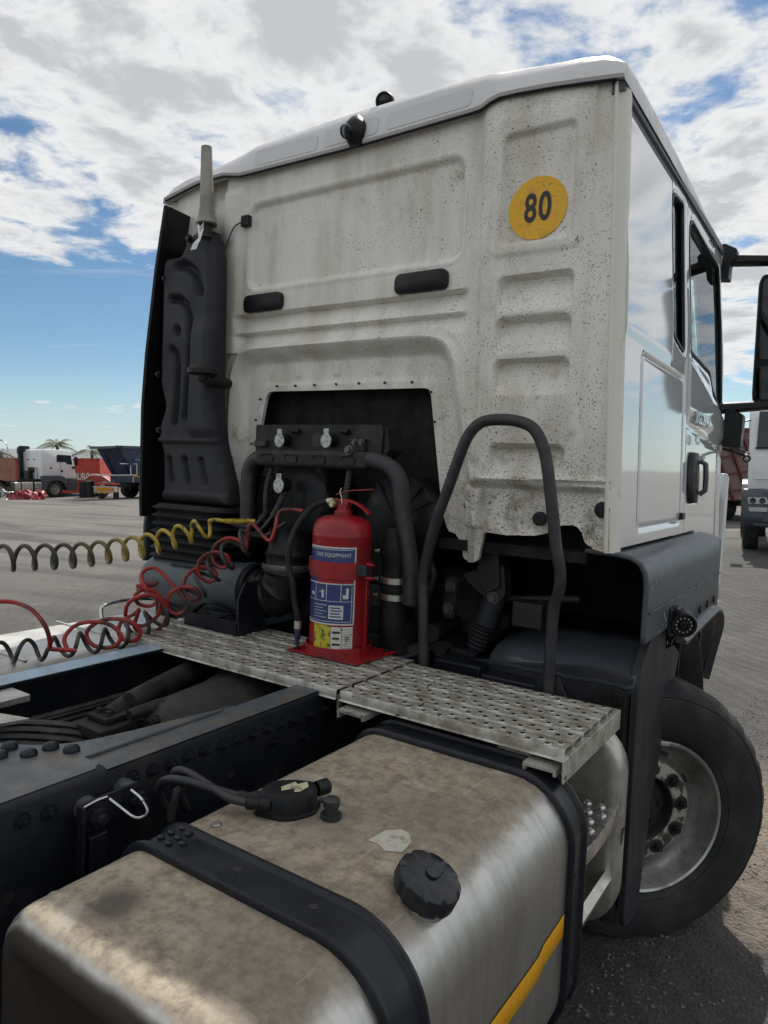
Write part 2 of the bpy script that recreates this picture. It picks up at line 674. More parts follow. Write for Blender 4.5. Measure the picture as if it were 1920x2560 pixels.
def tank_metal():
    """fuel tank aluminium, brown dust on what faces up, brushed and streaked on the side"""
    m = bpy.data.materials.new('dirty_tank_aluminium')
    m.use_nodes = True
    N = NT(m.node_tree)
    p = N.n['Principled BSDF']
    co = N.new('ShaderNodeTexCoord').outputs['Object']
    n1 = N.noise(co, 8.0, 10, 0.70)
    n2 = N.noise(co, 34.0, 9, 0.74)
    nz = N.sep(N.new('ShaderNodeNewGeometry').outputs['Normal'])[2]
    dust = N.mapr(N.math('ADD', N.mapr(nz, 0.55, 1.0), N.math('MULTIPLY', N.math('SUBTRACT', n1, 0.5), 0.9)), 0.25, 0.95)
    st = N.noise(N.vmath('MULTIPLY', co, (1.0, 34.0, 0.7)), 1.0, 6, 0.6)
    alu = N.mix(N.math('ADD', N.mapr(st, 0.35, 0.75, 0.0, 0.45), N.mapr(n1, 0.4, 0.7, 0.0, 0.5)), (0.60, 0.59, 0.56), (0.36, 0.34, 0.31))
    dustc = N.mix(N.mapr(n2, 0.36, 0.66), (0.40, 0.335, 0.245), (0.185, 0.145, 0.105))
    dustc = N.mix(N.mapr(n1, 0.54, 0.70), dustc, (0.46, 0.41, 0.325))
    n0 = N.noise(co, 2.6, 5, 0.6, 0.3)
    dustc = N.mix(N.mapr(n0, 0.42, 0.66, 0.0, 0.55), dustc, (0.17, 0.145, 0.115))
    dustc = N.mix(N.mapr(n0, 0.30, 0.44, 0.5, 0.0), dustc, (0.50, 0.435, 0.33))
    scr = N.noise(N.vmath('MULTIPLY', N.vmath('ADD', co, (0.3, 0.7, 0.0)), (60.0, 5.0, 5.0)), 1.0, 3, 0.5)
    dustc = N.mix(N.mapr(scr, 0.66, 0.74, 0.0, 0.30), dustc, (0.50, 0.47, 0.42))
    spk = N.noise(co, 95.0, 3, 0.6)
    dustc = N.mix(N.mapr(spk, 0.66, 0.72, 0.0, 0.6), dustc, (0.11, 0.09, 0.075))
    c = N.mix(dust, alu, dustc)
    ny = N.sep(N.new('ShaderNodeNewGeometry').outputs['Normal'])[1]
    end_shade = N.mapr(N.math('ADD', N.math('MULTIPLY', ny, -1.0), N.math('MULTIPLY', N.math('SUBTRACT', n1, 0.5), 0.25)), 0.62, 0.88)  # shade on the rear end face, painted into the colour by its normal
    c = N.mix(end_shade, c, (0.045, 0.036, 0.029))
    dust = N.math('MAXIMUM', dust, end_shade)  # painted end shade dulls the metal the way dust does
    # oil patch at the rear corner
    x, y, z = N.sep(co)
    od = N.math('SQRT', N.math('ADD', N.math('POWER', N.math('MULTIPLY', N.math('SUBTRACT', x, 0.80), 1.1), 2.0), N.math('POWER', N.math('SUBTRACT', y, -1.63), 2.0)))
    oil = N.mapr(N.math('ADD', od, N.math('MULTIPLY', N.math('SUBTRACT', n2, 0.5), 0.14)), 0.02, 0.07, 0.8, 0.0)
    c = N.mix(oil, c, (0.06, 0.05, 0.045))
    N.put(p.inputs['Base Color'], c)
    N.put(p.inputs['Metallic'], N.mapr(dust, 0.0, 1.0, 0.92, 0.12, False))
    N.put(p.inputs['Roughness'], N.math('ADD', N.mapr(dust, 0.0, 1.0, 0.36, 0.70, False), N.math('MULTIPLY', N.math('SUBTRACT', n1, 0.5), 0.25)))
    bn = N.new('ShaderNodeBump')
    bn.inputs['Strength'].default_value = 0.22
    bn.inputs['Distance'].default_value = 0.003
    N.put(bn.inputs['Height'], N.math('ADD', n2, N.math('MULTIPLY', n1, 0.6)))
    N.put(p.inputs['Normal'], bn.outputs[0])
    return m


WALL = wall_paint()
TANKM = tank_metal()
WHITE = mat('white_cab_paint', (0.70, 0.715, 0.73), 0.08, 0, (0.62, 0.61, 0.58), 2.5, 0.55, 0.85, coat=1.0, rvar=0.03)
ROOFW = mat('roof_white_paint', (0.60, 0.595, 0.60), 0.36, 0, (0.45, 0.43, 0.40), 3.0, 0.5, 0.8, spots=(60, 0.74, (0.2, 0.18, 0.15)), stretch=(1, 1, 1.5))
CREAM = mat('cream_sealed_seam', (0.74, 0.71, 0.64), 0.45, 0, (0.35, 0.29, 0.2), 9, 0.55, 0.8)
GREY = mat('grey_plastic_fender', (0.064, 0.075, 0.089), 0.42, 0, (0.082, 0.091, 0.102), 9, 0.5, 0.8, bump=(180, 0.06), rvar=0.03)
DKPL = mat('charcoal_plastic', (0.022, 0.023, 0.028), 0.55, 0, (0.045, 0.043, 0.042), 4, 0.45, 0.8, bump=(160, 0.12), stretch=(1, 1, 0.5), spec=0.28)
BLACK = mat('black_plastic', (0.010, 0.0105, 0.012), 0.42, 0, (0.022, 0.021, 0.020), 9, 0.5, 0.8, spec=0.28)
RUBBER = mat('black_rubber', (0.013, 0.013, 0.014), 0.62, 0, (0.034, 0.031, 0.027), 7, 0.45, 0.75, spec=0.28)
FRAME = mat('chassis_black_paint', (0.011, 0.013, 0.018), 0.36, 0.0, (0.034, 0.031, 0.028), 5, 0.50, 0.82, drough=0.75, bump=(60, 0.15), spec=0.28)
FRAMETOP = mat('chassis_worn_flange', (0.085, 0.10, 0.112), 0.45, 0.15, (0.14, 0.122, 0.10), 8, 0.4, 0.7, spots=(40, 0.66, (0.06, 0.055, 0.05)), bump=(50, 0.25))
BLUEFL = mat('pale_blue_flange', (0.30, 0.42, 0.52), 0.38, 0.1, (0.24, 0.27, 0.29), 9, 0.45, 0.8, bump=(50, 0.2))  # left rail flange, paler and bluer than the right one
ENGINE = mat('grimy_engine_metal', (0.016, 0.0155, 0.016), 0.6, 0.2, (0.040, 0.035, 0.029), 7, 0.45, 0.75, bump=(45, 0.4))
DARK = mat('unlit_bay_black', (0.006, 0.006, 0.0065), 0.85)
GALV = mat('dirty_galvanised_tread', (0.58, 0.565, 0.51), 0.42, 0.55, (0.27, 0.245, 0.195), 14, 0.36, 0.66, drough=0.62, spots=(55, 0.66, (0.09, 0.08, 0.065)), bump=(90, 0.25))
ALU = mat('worn_aluminium', (0.56, 0.545, 0.505), 0.36, 0.85, (0.28, 0.25, 0.20), 7, 0.42, 0.75, drough=0.6, bump=(40, 0.2))
STEEL = mat('bright_steel', (0.58, 0.58, 0.57), 0.3, 0.95, (0.28, 0.25, 0.22), 12, 0.5, 0.8)
RED = mat('dusty_red_paint', (0.33, 0.010, 0.014), 0.34, 0, (0.13, 0.018, 0.018), 7, 0.44, 0.70, drough=0.6, spots=((70, 0.68, (0.06, 0.015, 0.013)), (30, 0.72, (0.05, 0.02, 0.02))), bump=(70, 0.1))
REDHOSE = mat('red_air_hose', (0.36, 0.030, 0.026), 0.36, 0, (0.060, 0.022, 0.022), 9, 0.46, 0.66, drough=0.5)
YELHOSE = None
BLKHOSE = mat('black_coiled_cable', (0.030, 0.030, 0.032), 0.45, 0, (0.085, 0.078, 0.07), 12, 0.45, 0.75)
GREYHOSE = mat('grey_hose', (0.019, 0.020, 0.024), 0.48, 0, (0.048, 0.043, 0.038), 14, 0.45, 0.75)
YELLOW = mat('yellow_sticker', (0.80, 0.43, 0.006), 0.42, 0, (0.60, 0.32, 0.02), 22, 0.48, 0.68, spots=((60, 0.66, (0.40, 0.24, 0.04)), (170, 0.68, (0.24, 0.15, 0.04))))
DULL = mat('dull_dark_steel', (0.11, 0.105, 0.10), 0.45, 0.6)
YTAPE = mat('yellow_reflective_tape', (0.78, 0.37, 0.006), 0.35, 0, (0.45, 0.22, 0.02), 18, 0.58, 0.72, stretch=(1, 6, 0.6), spots=(60, 0.73, (0.07, 0.05, 0.03)))
INK = mat('black_print', (0.022, 0.020, 0.022), 0.5, 0, (0.11, 0.075, 0.02), 60, 0.66, 0.72)
INKW = mat('white_print', (0.72, 0.72, 0.70), 0.5)
BLUELAB = mat('blue_label', (0.030, 0.045, 0.17), 0.4, 0, (0.07, 0.07, 0.12), 18, 0.52, 0.7, spots=(60, 0.70, (0.02, 0.02, 0.03)))
WHITELAB = mat('white_label', (0.60, 0.59, 0.55), 0.5, 0, (0.25, 0.23, 0.2), 40, 0.52, 0.68)
YELLAB = mat('yellow_label', (0.52, 0.45, 0.03), 0.5, 0, (0.12, 0.10, 0.03), 45, 0.50, 0.60)
BRASS = mat('brass', (0.45, 0.36, 0.16), 0.35, 0.8)
CHROME = mat('chrome_badge', (0.55, 0.56, 0.58), 0.18, 1.0)
ORANGE = mat('orange_lens', (0.75, 0.22, 0.03), 0.2, 0)
TYRE = mat('dusty_tyre_rubber', (0.022, 0.022, 0.023), 0.72, 0, (0.050, 0.047, 0.043), 5, 0.42, 0.75, bump=(80, 0.2), spec=0.28)
RIM = mat('rim_silver_grey', (0.50, 0.495, 0.475), 0.34, 0.8, (0.22, 0.205, 0.18), 8, 0.42, 0.72, drough=0.6)
HUBP = mat('chipped_hub_face', (0.42, 0.40, 0.345), 0.5, 0.3, (0.060, 0.055, 0.05), 22, 0.47, 0.56)


def glass(name, tint, rough=0.02, mixf=0.75):
    m = bpy.data.materials.new(name)
    m.use_nodes = True
    N = NT(m.node_tree)
    N.n.clear()
    out = N.new('ShaderNodeOutputMaterial')
    tr = N.new('ShaderNodeBsdfTransparent')
    tr.inputs[0].default_value = (*tint, 1)
    gl = N.new('ShaderNodeBsdfGlossy')
    gl.inputs['Roughness'].default_value = rough
    gl.inputs[0].default_value = (0.9, 0.95, 1.0, 1)
    fr = N.new('ShaderNodeFresnel')
    fr.inputs[0].default_value = 1.5
    mx = N.new('ShaderNodeMixShader')
    N.put(mx.inputs[0], N.math('MULTIPLY', fr.outputs[0], mixf))
    N.t.links.new(tr.outputs[0], mx.inputs[1])
    N.t.links.new(gl.outputs[0], mx.inputs[2])
    N.t.links.new(mx.outputs[0], out.inputs[0])
    return m


GLASS = glass('window_glass', (0.70, 0.82, 0.80))
DGLASS = glass('dark_window_glass', (0.25, 0.30, 0.32), mixf=1.0)


def yard_material():
    m = bpy.data.materials.new('yard_gravel_and_ash')
    m.use_nodes = True
    N = NT(m.node_tree)
    p = N.n['Principled BSDF']
    co = N.new('ShaderNodeTexCoord').outputs['Object']
    x, y, z = N.sep(co)
    big = N.noise(co, 0.22, 6, 0.6)
    c = N.mix(N.mapr(big, 0.36, 0.66), (0.155, 0.148, 0.137), (0.215, 0.20, 0.18))
    # wheel tracks sweeping across the yard
    tv = N.vmath('MULTIPLY', co, (0.10, 0.95, 1.0))
    tr = N.noise(tv, 0.9, 6, 0.62, 0.35)
    c = N.mix(N.mapr(tr, 0.48, 0.64, 0.0, 0.85), c, (0.070, 0.067, 0.064))
    ora = N.noise(co, 0.9, 5, 0.62)
    c = N.mix(N.mapr(ora, 0.60, 0.72, 0.0, 0.55), c, (0.26, 0.205, 0.155))
    # coal-dark ground beside the truck
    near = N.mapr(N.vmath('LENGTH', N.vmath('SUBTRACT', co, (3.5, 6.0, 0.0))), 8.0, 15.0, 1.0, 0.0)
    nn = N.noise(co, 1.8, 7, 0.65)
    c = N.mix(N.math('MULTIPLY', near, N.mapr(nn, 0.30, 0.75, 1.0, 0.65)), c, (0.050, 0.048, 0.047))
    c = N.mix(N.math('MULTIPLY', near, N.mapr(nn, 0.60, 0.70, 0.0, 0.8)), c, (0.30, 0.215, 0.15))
    sand = N.mapr(N.math('ADD', N.vmath('LENGTH', N.vmath('MULTIPLY', N.vmath('SUBTRACT', co, (1.75, 1.9, 0.0)), (1.0, 0.5, 0.0))), N.math('MULTIPLY', N.math('SUBTRACT', nn, 0.5), 1.2)), 0.25, 0.75, 0.85, 0.0)
    c = N.mix(sand, c, (0.31, 0.245, 0.18))
    gr = N.noise(co, 38.0, 6, 0.7)
    c = N.mix(N.mapr(gr, 0.35, 0.7, 0.0, 0.6), c, (0.045, 0.042, 0.040))
    vo = N.new('ShaderNodeTexVoronoi')
    vo.inputs['Scale'].default_value = 62.0
    N.put(vo.inputs['Vector'], co)
    st = N.sep(vo.outputs['Color'])[0]
    c = N.mix(N.mapr(N.math('ADD', st, N.math('MULTIPLY', N.math('SUBTRACT', gr, 0.5), 0.8)), 0.80, 1.05, 0.0, 0.40), c, (0.18, 0.165, 0.15))
    N.put(p.inputs['Base Color'], c)
    p.inputs['Roughness'].default_value = 0.88
    bn = N.new('ShaderNodeBump')
    bn.inputs['Strength'].default_value = 0.9
    bn.inputs['Distance'].default_value = 0.03
    # tread prints in the soft ground
    wv = N.new('ShaderNodeTexWave', wave_type='BANDS', bands_direction='DIAGONAL')
    wv.inputs['Scale'].default_value = 2.6
    wv.inputs['Distortion'].default_value = 5.0
    wv.inputs['Detail'].default_value = 3.0
    N.put(wv.inputs['Vector'], co)
    hgt = N.math('ADD', N.math('MULTIPLY', vo.outputs['Distance'], -0.5), N.math('ADD', gr, N.math('MULTIPLY', tr, 2.0)))
    hgt = N.math('ADD', hgt, N.math('MULTIPLY', wv.outputs[0], N.math('MULTIPLY', near, 0.55)))
    N.put(bn.inputs['Height'], hgt)
    N.put(p.inputs['Normal'], bn.outputs[0])
    return m


YARDM = yard_material()

# ---------------------------------------------------------------- the yard
def yard_z(x, y):
    """height in the truck's frame of the yard surface at truck x, y"""
    far = G0.z - (UP.x * (x - G0.x) + UP.y * (y - G0.y)) / UP.z
    d = math.hypot(x, y - 0.0)
    t = min(1, max(0, (d - 3.0) / 9.0))
    t = t * t * (3 - 2 * t)
    return -0.09 * (1 - t) + far * t


def build_yard():
    b = B()
    radii = [0.0]
    r = 0.25
    while r < 900:
        radii.append(r)
        r *= 1.085
    na = 144
    vs = [(0, 0.5, yard_z(0, 0.5))]
    for r in radii[1:]:
        for k in range(na):
            a = 2 * math.pi * k / na
            x, y = r * math.cos(a), 0.5 + r * math.sin(a)
            bumpz = 0.012 * math.sin(x * 2.3 + 1.1 * y) * math.sin(1.7 * y - 0.6 * x) if 2.2 < r < 40 else 0.0
            vs.append((x, y, yard_z(x, y) + bumpz))
    fs = [(0, 1 + k, 1 + (k + 1) % na) for k in range(na)]
    for i in range(len(radii) - 2):
        a, c = 1 + i * na, 1 + (i + 1) * na
        for k in range(na):
            fs.append((a + k, c + k, c + (k + 1) % na, a + (k + 1) % na))
    b.add(vs, fs)
    o = b.obj('ground', YARDM, None, angle=60)
    kind(o, 'structure')
    o['label'] = 'grey gravel and ash truck yard marked with tyre tracks'
    # loose stones beside the front wheel
    s = B()
    for i in range(7500):
        t = random.random()
        x = 1.15 + 2.6 * random.random() ** 1.4
        y = -0.6 + 9.0 * t ** 1.5
        q = 0.003 + 0.008 * random.random() ** 3
        z = yard_z(x, y) + q * 0.2
        pts = []
        for dx, dy, dz in ((1, 0, 0), (0, 1, 0), (-1, 0, 0), (0, -1, 0), (0, 0, 0.8), (0, 0, -0.5)):
            j = 0.6 + 0.7 * random.random()
            pts.append((x + q * (dx * j + 0.25 * (random.random() - .5)), y + q * (dy * j + 0.25 * (random.random() - .5)), z + q * dz * j))
        s.add(pts, [(0, 1, 4), (1, 2, 4), (2, 3, 4), (3, 0, 4), (1, 0, 5), (2, 1, 5), (3, 2, 5), (0, 3, 5)])
    g = s.obj('gravel', mat('loose_stone', (0.085, 0.08, 0.075), 0.85, 0, (0.17, 0.145, 0.12), 3.0, 0.4, 0.6), None, smooth=False, fix=False)
    kind(g, 'stuff')
    tag(g, 'loose gravel stones scattered on the dark ground beside the front wheel', 'gravel')


build_yard()

# ================================================================ the tractor unit
TRUCK = thing('tractor_truck', 'white tractor unit with dirty cab back wall, round yellow 80 sticker and bare chassis', 'truck')


def xr(z):
    return 1.144 - 0.0362 * (z - 1.454)


# -------- cab back wall, one pressed sheet
WALL_OUT = [(-1.118, 3.045), (1.086, 3.045), (1.1435, 1.450), (1.085, 1.462), (1.056, 1.475), (1.043, 1.512), (1.022, 1.534), (0.965, 1.530),
            (0.93, 1.502), (0.878, 1.486), (0.76, 1.478), (0.675, 1.483), (0.664, 1.43), (0.658, 1.375), (0.635, 1.362), (0.60, 1.358), (0.568, 1.368),
            (0.562, 1.42), (0.535, 1.455), (0.50, 1.475), (0.470, 1.55), (0.462, 1.605), (0.398, 2.0), (0.382, 2.024),
            (-0.458, 2.032), (-0.480, 2.012), (-0.512, 1.86), (-0.538, 1.737), (-0.556, 1.60), (-0.560, 1.47), (-0.60, 1.42), (-0.612, 1.50), (-0.66, 1.62), (-0.704, 1.742),
            (-0.742, 1.86), (-0.765, 1.934), (-0.770, 2.035), (-0.722, 2.075), (-0.716, 2.12), (-0.758, 2.175), (-0.765, 2.22), (-0.742, 2.60), (-0.735, 2.70),
            (-0.80, 2.725), (-0.98, 2.715), (-1.04, 2.735), (-1.145, 2.85)]
WALL_OUT = round_poly(WALL_OUT, 0.014, 3)


def wall_sdf(X, Z):
    return sd_poly(X, Z, WALL_OUT)


def wall_h(X, Z):
    h = np.zeros_like(X)
    # right hand column stands proud
    h += 0.018 * sm((X - (0.585 + 0.02 * (3.0 - Z))) / 0.035) * sm((Z - 1.64) / 0.03)
    # centre panel
    d = sd_rr(X, Z, -0.572, 0.532, 2.488, 2.872, 0.055)
    h -= 0.020 * sm(-d / 0.018)
    h += 0.003 * sm(1 - np.abs(d - 0.010) / 0.010)
    # sticker panel: raised surround, sunk field
    d = sd_rr(X, Z, 0.640, 1.004, 2.462, 2.962, 0.05)
    h += 0.006 * sm(-d / 0.018)
    d = sd_rr(X, Z, 0.688, 0.962, 2.502, 2.893, 0.035)
    h -= 0.020 * sm(-d / 0.016)
    h -= 0.010 * sm((X - 1.012) / 0.014) * sm((Z - 1.66) / 0.02)
    # louvred slots in the right column
    for z1, z0, dp in ((2.402, 2.275, 0.050), (2.256, 2.130, 0.050), (2.110, 1.980, 0.050), (1.810, 1.690, 0.046)):
        d = sd_rr(X, Z, 0.690, 0.975, z0 - 0.02, z1, 0.035)
        ramp = np.clip((Z - z0) / (z1 - z0), 0, 1)
        h -= dp * sm(-d / 0.017) * ramp ** 0.9
    # cross ribs of the middle field
    win = sm((X + 0.655) / 0.05) * sm((0.575 - X) / 0.05)
    for z1, z0, dp in ((2.380, 2.298, 0.042), (2.294, 2.222, 0.034)):
        ramp = np.clip((Z - z0) / (z1 - z0), 0, 1)
        h -= dp * win * ramp * sm((z1 - Z) / 0.012)
    # arch over the engine opening
    arch = [(-0.668, 1.3), (-0.645, 2.12), (-0.60, 2.195), (-0.52, 2.212), (0.40, 2.205), (0.475, 2.185), (0.515, 2.12), (0.57, 1.86), (0.61, 1.68), (0.66, 1.3)]
    d = sd_poly(X, Z, round_poly(arch, 0.05, 3))
    h += 0.014 * sm(1 - np.abs(d - 0.012) / 0.020)
    h += 0.004 * sm(1 - np.abs(d - 0.055) / 0.008) * sm((Z - 1.7) / 0.05)
    h -= 0.060 * sm(-d / 0.055)
    # pinch flange round the opening stands out again
    hole = [(-0.478, 2.03), (0.392, 2.024), (0.462, 1.605), (0.5, 1.3), (-0.6, 1.3), (-0.538, 1.737)]
    dh = sd_poly(X, Z, hole)
    h += 0.012 * sm(1 - (dh - 0.030) / 0.012) * (d < 0)
    # row of small tabs above the opening
    for xc in (-0.30, -0.08, 0.14):
        dd = sd_rr(X, Z, xc - 0.022, xc + 0.022, 2.085, 2.155, 0.012)
        h += 0.008 * sm(-dd / 0.010)
    # bead and sunk skirt at the bottom right
    low = sm((1.668 - Z) / 0.022) * sm((X - 0.60) / 0.03)
    h -= 0.022 * low
    h += 0.012 * sm(1 - np.abs(Z - 1.678 - 0.012 * sm((X - 0.6) / 0.5)) / 0.014) * sm((X - 0.62) / 0.04)
    # box-section mounting foot and stiffeners
    d = sd_rr(X, Z, 0.575, 0.672, 1.485, 1.655, 0.018)
    h += 0.034 * sm(-d / 0.020)
    d = sd_rr(X, Z, 0.585, 0.655, 1.30, 1.500, 0.012)
    h += 0.022 * sm(-d / 0.016)
    h += 0.014 * sm(1 - np.abs(X - 0.775) / 0.012) * low
    d = sd_rr(X, Z, 1.075, 1.20, 1.40, 1.645, 0.02)
    h += 0.020 * sm(-d / 0.018)
    # rolled lip on the lower edge
    e = wall_sdf(X, Z)
    h += 0.016 * sm(1 + e / 0.016) * sm((X - 0.66) / 0.02) * (Z < 1.60)
    # corner where the wall turns to the stack bay
    h += 0.016 * sm((-0.60 - X) / 0.05) * (Z > 2.2) * (1 - sm((-0.82 - X) / 0.05)) * sm((2.98 - Z) / 0.05)
    h -= 0.05 * sm((-0.715 - X) / 0.06) * sm((Z - 2.15) / 0.05) * (X > -0.86)
    h -= 0.03 * sm((-1.06 - X) / 0.06)
    # soft dents
    h += 0.0015 * np.sin(X * 9 + 3 * Z) * np.sin(Z * 7 - 2 * X)
    return h


relief('back_wall', -1.15, 1.15, 1.35, 3.05, 0.0065, wall_h, wall_sdf, WALL, TRUCK,
       lambda a, b, h: (a, -h, b), skirt=-0.018)

# small holes round the opening, plugs, grommets
hx = [(-0.40, 2.052), (-0.29, 2.05), (-0.18, 2.05), (-0.06, 2.05), (0.06, 2.05), (0.19, 2.048), (0.32, 2.046), (0.408, 2.005), (0.43, 1.89), (-0.50, 1.995), (-0.525, 1.90), (-0.548, 1.79)]
for i, (x, z) in enumerate(hx):
    B().cyl((x, 0.034, z), (x, 0.0255, z), 0.0055, n=10).obj('bolt_hole', INK, TRUCK)
for (x, z, r, y) in ((0.889, 1.547, 0.026, 0.005), (1.112, 1.593, 0.028, -0.005)):
    B().lathe([(r, 0.012), (r, -0.002), (r * 0.9, -0.008), (r * 0.3, -0.010), (0.0005, -0.008)], (x, y, z), (0, 1, 0), 20).obj('rubber_plug', BLACK, TRUCK)
B().cyl((0.615, -0.004, 1.577), (0.615, -0.0165, 1.577), 0.016, n=16).obj('bolt_hole', INK, TRUCK)

# vents
for (xa, xb) in ((-0.577, -0.346), (0.249, 0.483)):
    b = B()
    prof = round_poly([(xa, 2.382), (xb, 2.382), (xb, 2.460), (xa, 2.460)], 0.03, 5)
    inner = round_poly([(xa + .012, 2.394), (xb - .012, 2.394), (xb - .012, 2.448), (xa + .012, 2.448)], 0.022, 5)
    b.rings([[(p[0], 0.0, p[1]) for p in prof], [(p[0], -0.020, p[1]) for p in prof], [(p[0], -0.030, p[1]) for p in inner]])
    b.obj('air_vent', BLACK, TRUCK, angle=50)

# round speed sticker
B().cyl((0.824, -0.0085, 2.624), (0.824, -0.0050, 2.624), 0.107, n=64).obj('speed_sticker', YELLOW, TRUCK, label='round yellow speed sticker reading 80')
st = TRUCK.children[-1]
lettering('sticker_number', '80', 0.135, INK, st, (0.826, -0.0095, 2.621), (1, 0, 0), (0, 0, 1), bold=0.0032, space=1.12, sx=0.70)

# GPS puck and its lead
o = B().box(-0.604, -0.556, -0.028, 0.0, 2.772, 2.822).obj('antenna_puck', BLACK, TRUCK, bevel=0.006)
B().tube(spline([(-0.602, -0.02, 2.795), (-0.64, -0.03, 2.775), (-0.665, -0.04, 2.72), (-0.67, -0.06, 2.66), (-0.70, -0.10, 2.60)], 6), 0.003, 6).obj('antenna_lead', BLACK, o)

# corner post between back wall and cab side
rings = []
for k in range(12):
    z = 1.452 + (2.975 - 1.452) * k / 11
    x = xr(z)
    rings.append([(x - 0.022, 0.004, z), (x - 0.020, -0.012, z), (x - 0.013, -0.020, z), (x - 0.006, -0.021, z), (x - 0.002, -0.010, z), (x + 0.010, -0.006, z), (x + 0.019, 0.006, z), (x + 0.022, 0.030, z), (x + 0.018, 0.06, z), (x - 0.02, 0.05, z)])
B().rings(rings).obj('corner_post', CREAM, TRUCK, angle=50)
rings = []
for k in range(2):
    z = 2.74 + (2.98 - 2.74) * k
    x = -1.13
    rings.append([(x + 0.05, 0.02, z), (x, 0.0, z), (x - 0.02, 0.03, z), (x, 0.3, z)])
B().rings(rings).obj('corner_post', CREAM, TRUCK, angle=50)

# -------- roof cap
def seam_z(x):
    return float(np.interp(x, [-1.13, -0.95, -0.86, -0.72, -0.61, 0.0, 0.595, 0.635, 0.68, 0.875, 1.07, 1.13], [2.978, 3.008, 3.020, 3.020, 2.998, 2.990, 2.998, 3.016, 3.026, 3.008, 2.982, 2.972]))


def crease_z(x):
    return float(np.interp(x, [-1.13, -0.70, -0.56, 0.38, 0.60, 0.655, 1.08], [3.055, 3.062, 3.102, 3.122, 3.108, 3.092, 3.060]))


def crest_z(x):
    return float(np.interp(x, [-1.13, -0.57, 0.0, 0.6, 1.0, 1.13], [3.095, 3.180, 3.200, 3.185, 3.140, 3.085]))


def build_roof():
    b = B()
    xs = [-1.128, -1.118, -1.09, -1.0, -0.9, -0.8, -0.72, -0.66, -0.61, -0.56, -0.4, -0.2, 0, 0.2, 0.4, 0.56, 0.60, 0.635, 0.67, 0.74, 0.85, 0.95, 1.03, 1.075, 1.098, 1.106]
    ysN = 13
    rows = []
    for i, x in enumerate(xs):
        s, c, t = seam_z(x), crease_z(x), crest_z(x)
        e = min(1.0, max(0.0, (1.108 - abs(x)) / 0.12))
        e = math.sqrt(1 - (1 - e) ** 2)             # rounding toward the sides
        t = 2.985 + (t - 2.985) * (0.30 + 0.70 * e)
        c = 2.985 + (c - 2.985) * (0.45 + 0.55 * e)
        row = [(x, 0.02, s + 0.004), (x, -0.034, s), (x, -0.040, s + 0.010), (x, -0.020, c - 0.012), (x, -0.012, c), (x, 0.02, c + (t - c) * 0.45), (x, 0.10, t)]
        for k in range(1, ysN + 1):
            y = 0.10 + (2.10 - 0.10) * k / ysN
            drop = 0.05 * (k / ysN) ** 2 + (0.10 * max(0, (k / ysN - 0.75) / 0.25) ** 2)
            row.append((x * (1 - 0.02 * (k / ysN) ** 2), y, t - drop))
        rows.append(row)
    n = len(rows[0])
    vs = [p for r in rows for p in r]
    fs = []
    for i in range(len(rows) - 1):
        for j in range(n - 1):
            fs.append((i * n + j, i * n + j + 1, (i + 1) * n + j + 1, (i + 1) * n + j))
    # side skirts
    for i, sgn in ((0, -1), (len(rows) - 1, 1)):
        base = len(vs)
        for p in rows[i]:
            vs.append((p[0] + sgn * 0.006, p[1], 2.962))
        for j in range(n - 1):
            fs.append((i * n + j, i * n + j + 1, base + j + 1, base + j))
    b.add(vs, fs)
    roof = b.obj('roof_cap', ROOFW, TRUCK, angle=40)
    # faint pressed pads on the rear band
    for xa, xb in ((-0.52, -0.16), (-0.12, 0.15), (0.19, 0.56)):
        pr = round_poly([(xa, 0.022), (xb, 0.022), (xb, 0.092), (xa, 0.092)], 0.02, 4)
        bb = B()
        def P(u, v, off):
            s, c = seam_z(u), crease_z(u)
            t = v / max(0.02, c - s)
            return (u, -0.040 + (t * 0.02) - off, s + v)
        bb.rings([[P(p[0], p[1], -0.004) for p in pr], [P(p[0], p[1], 0.003) for p in pr]])
        bb.obj('roof_pad', ROOFW, roof, angle=60)
    # dark sealing line under the cap
    sl = []
    for x in np.linspace(-1.12, 1.08, 60):
        sl.append((x, -0.030, seam_z(x) - 0.004))
    B().tube(sl, 0.0055, 6).obj('roof_seal', BLACK, roof)
    return roof


ROOF = build_roof()

# rear view cameras on the roof
def roof_camera(x, y, z, s, rz, base_h):
    o = thing_part = B()
    o.lathe([(0.036 * s, -0.01), (0.036 * s, base_h), (0.03 * s, base_h + 0.004)], (x, y, z), (0, 0, 1), 20, cap=True)
    body = o.obj('roof_camera', BLACK, TRUCK, bevel=0.003)
    d = Vector((math.sin(rz), -math.cos(rz), -0.35)).normalized()
    c = Vector((x, y, z + base_h + 0.024 * s))
    B().lathe([(0.001, -0.044 * s), (0.020 * s, -0.042 * s), (0.034 * s, -0.028 * s), (0.040 * s, 0.0), (0.040 * s, 0.030 * s), (0.036 * s, 0.036 * s), (0.030 * s, 0.034 * s)], c, d, 22).obj('housing', BLACK, body)
    B().lathe([(0.031 * s, 0.030 * s), (0.028 * s, 0.030 * s), (0.016 * s, 0.034 * s), (0.0005, 0.036 * s)], c, d, 20).obj('lens', DGLASS, body)
    return body


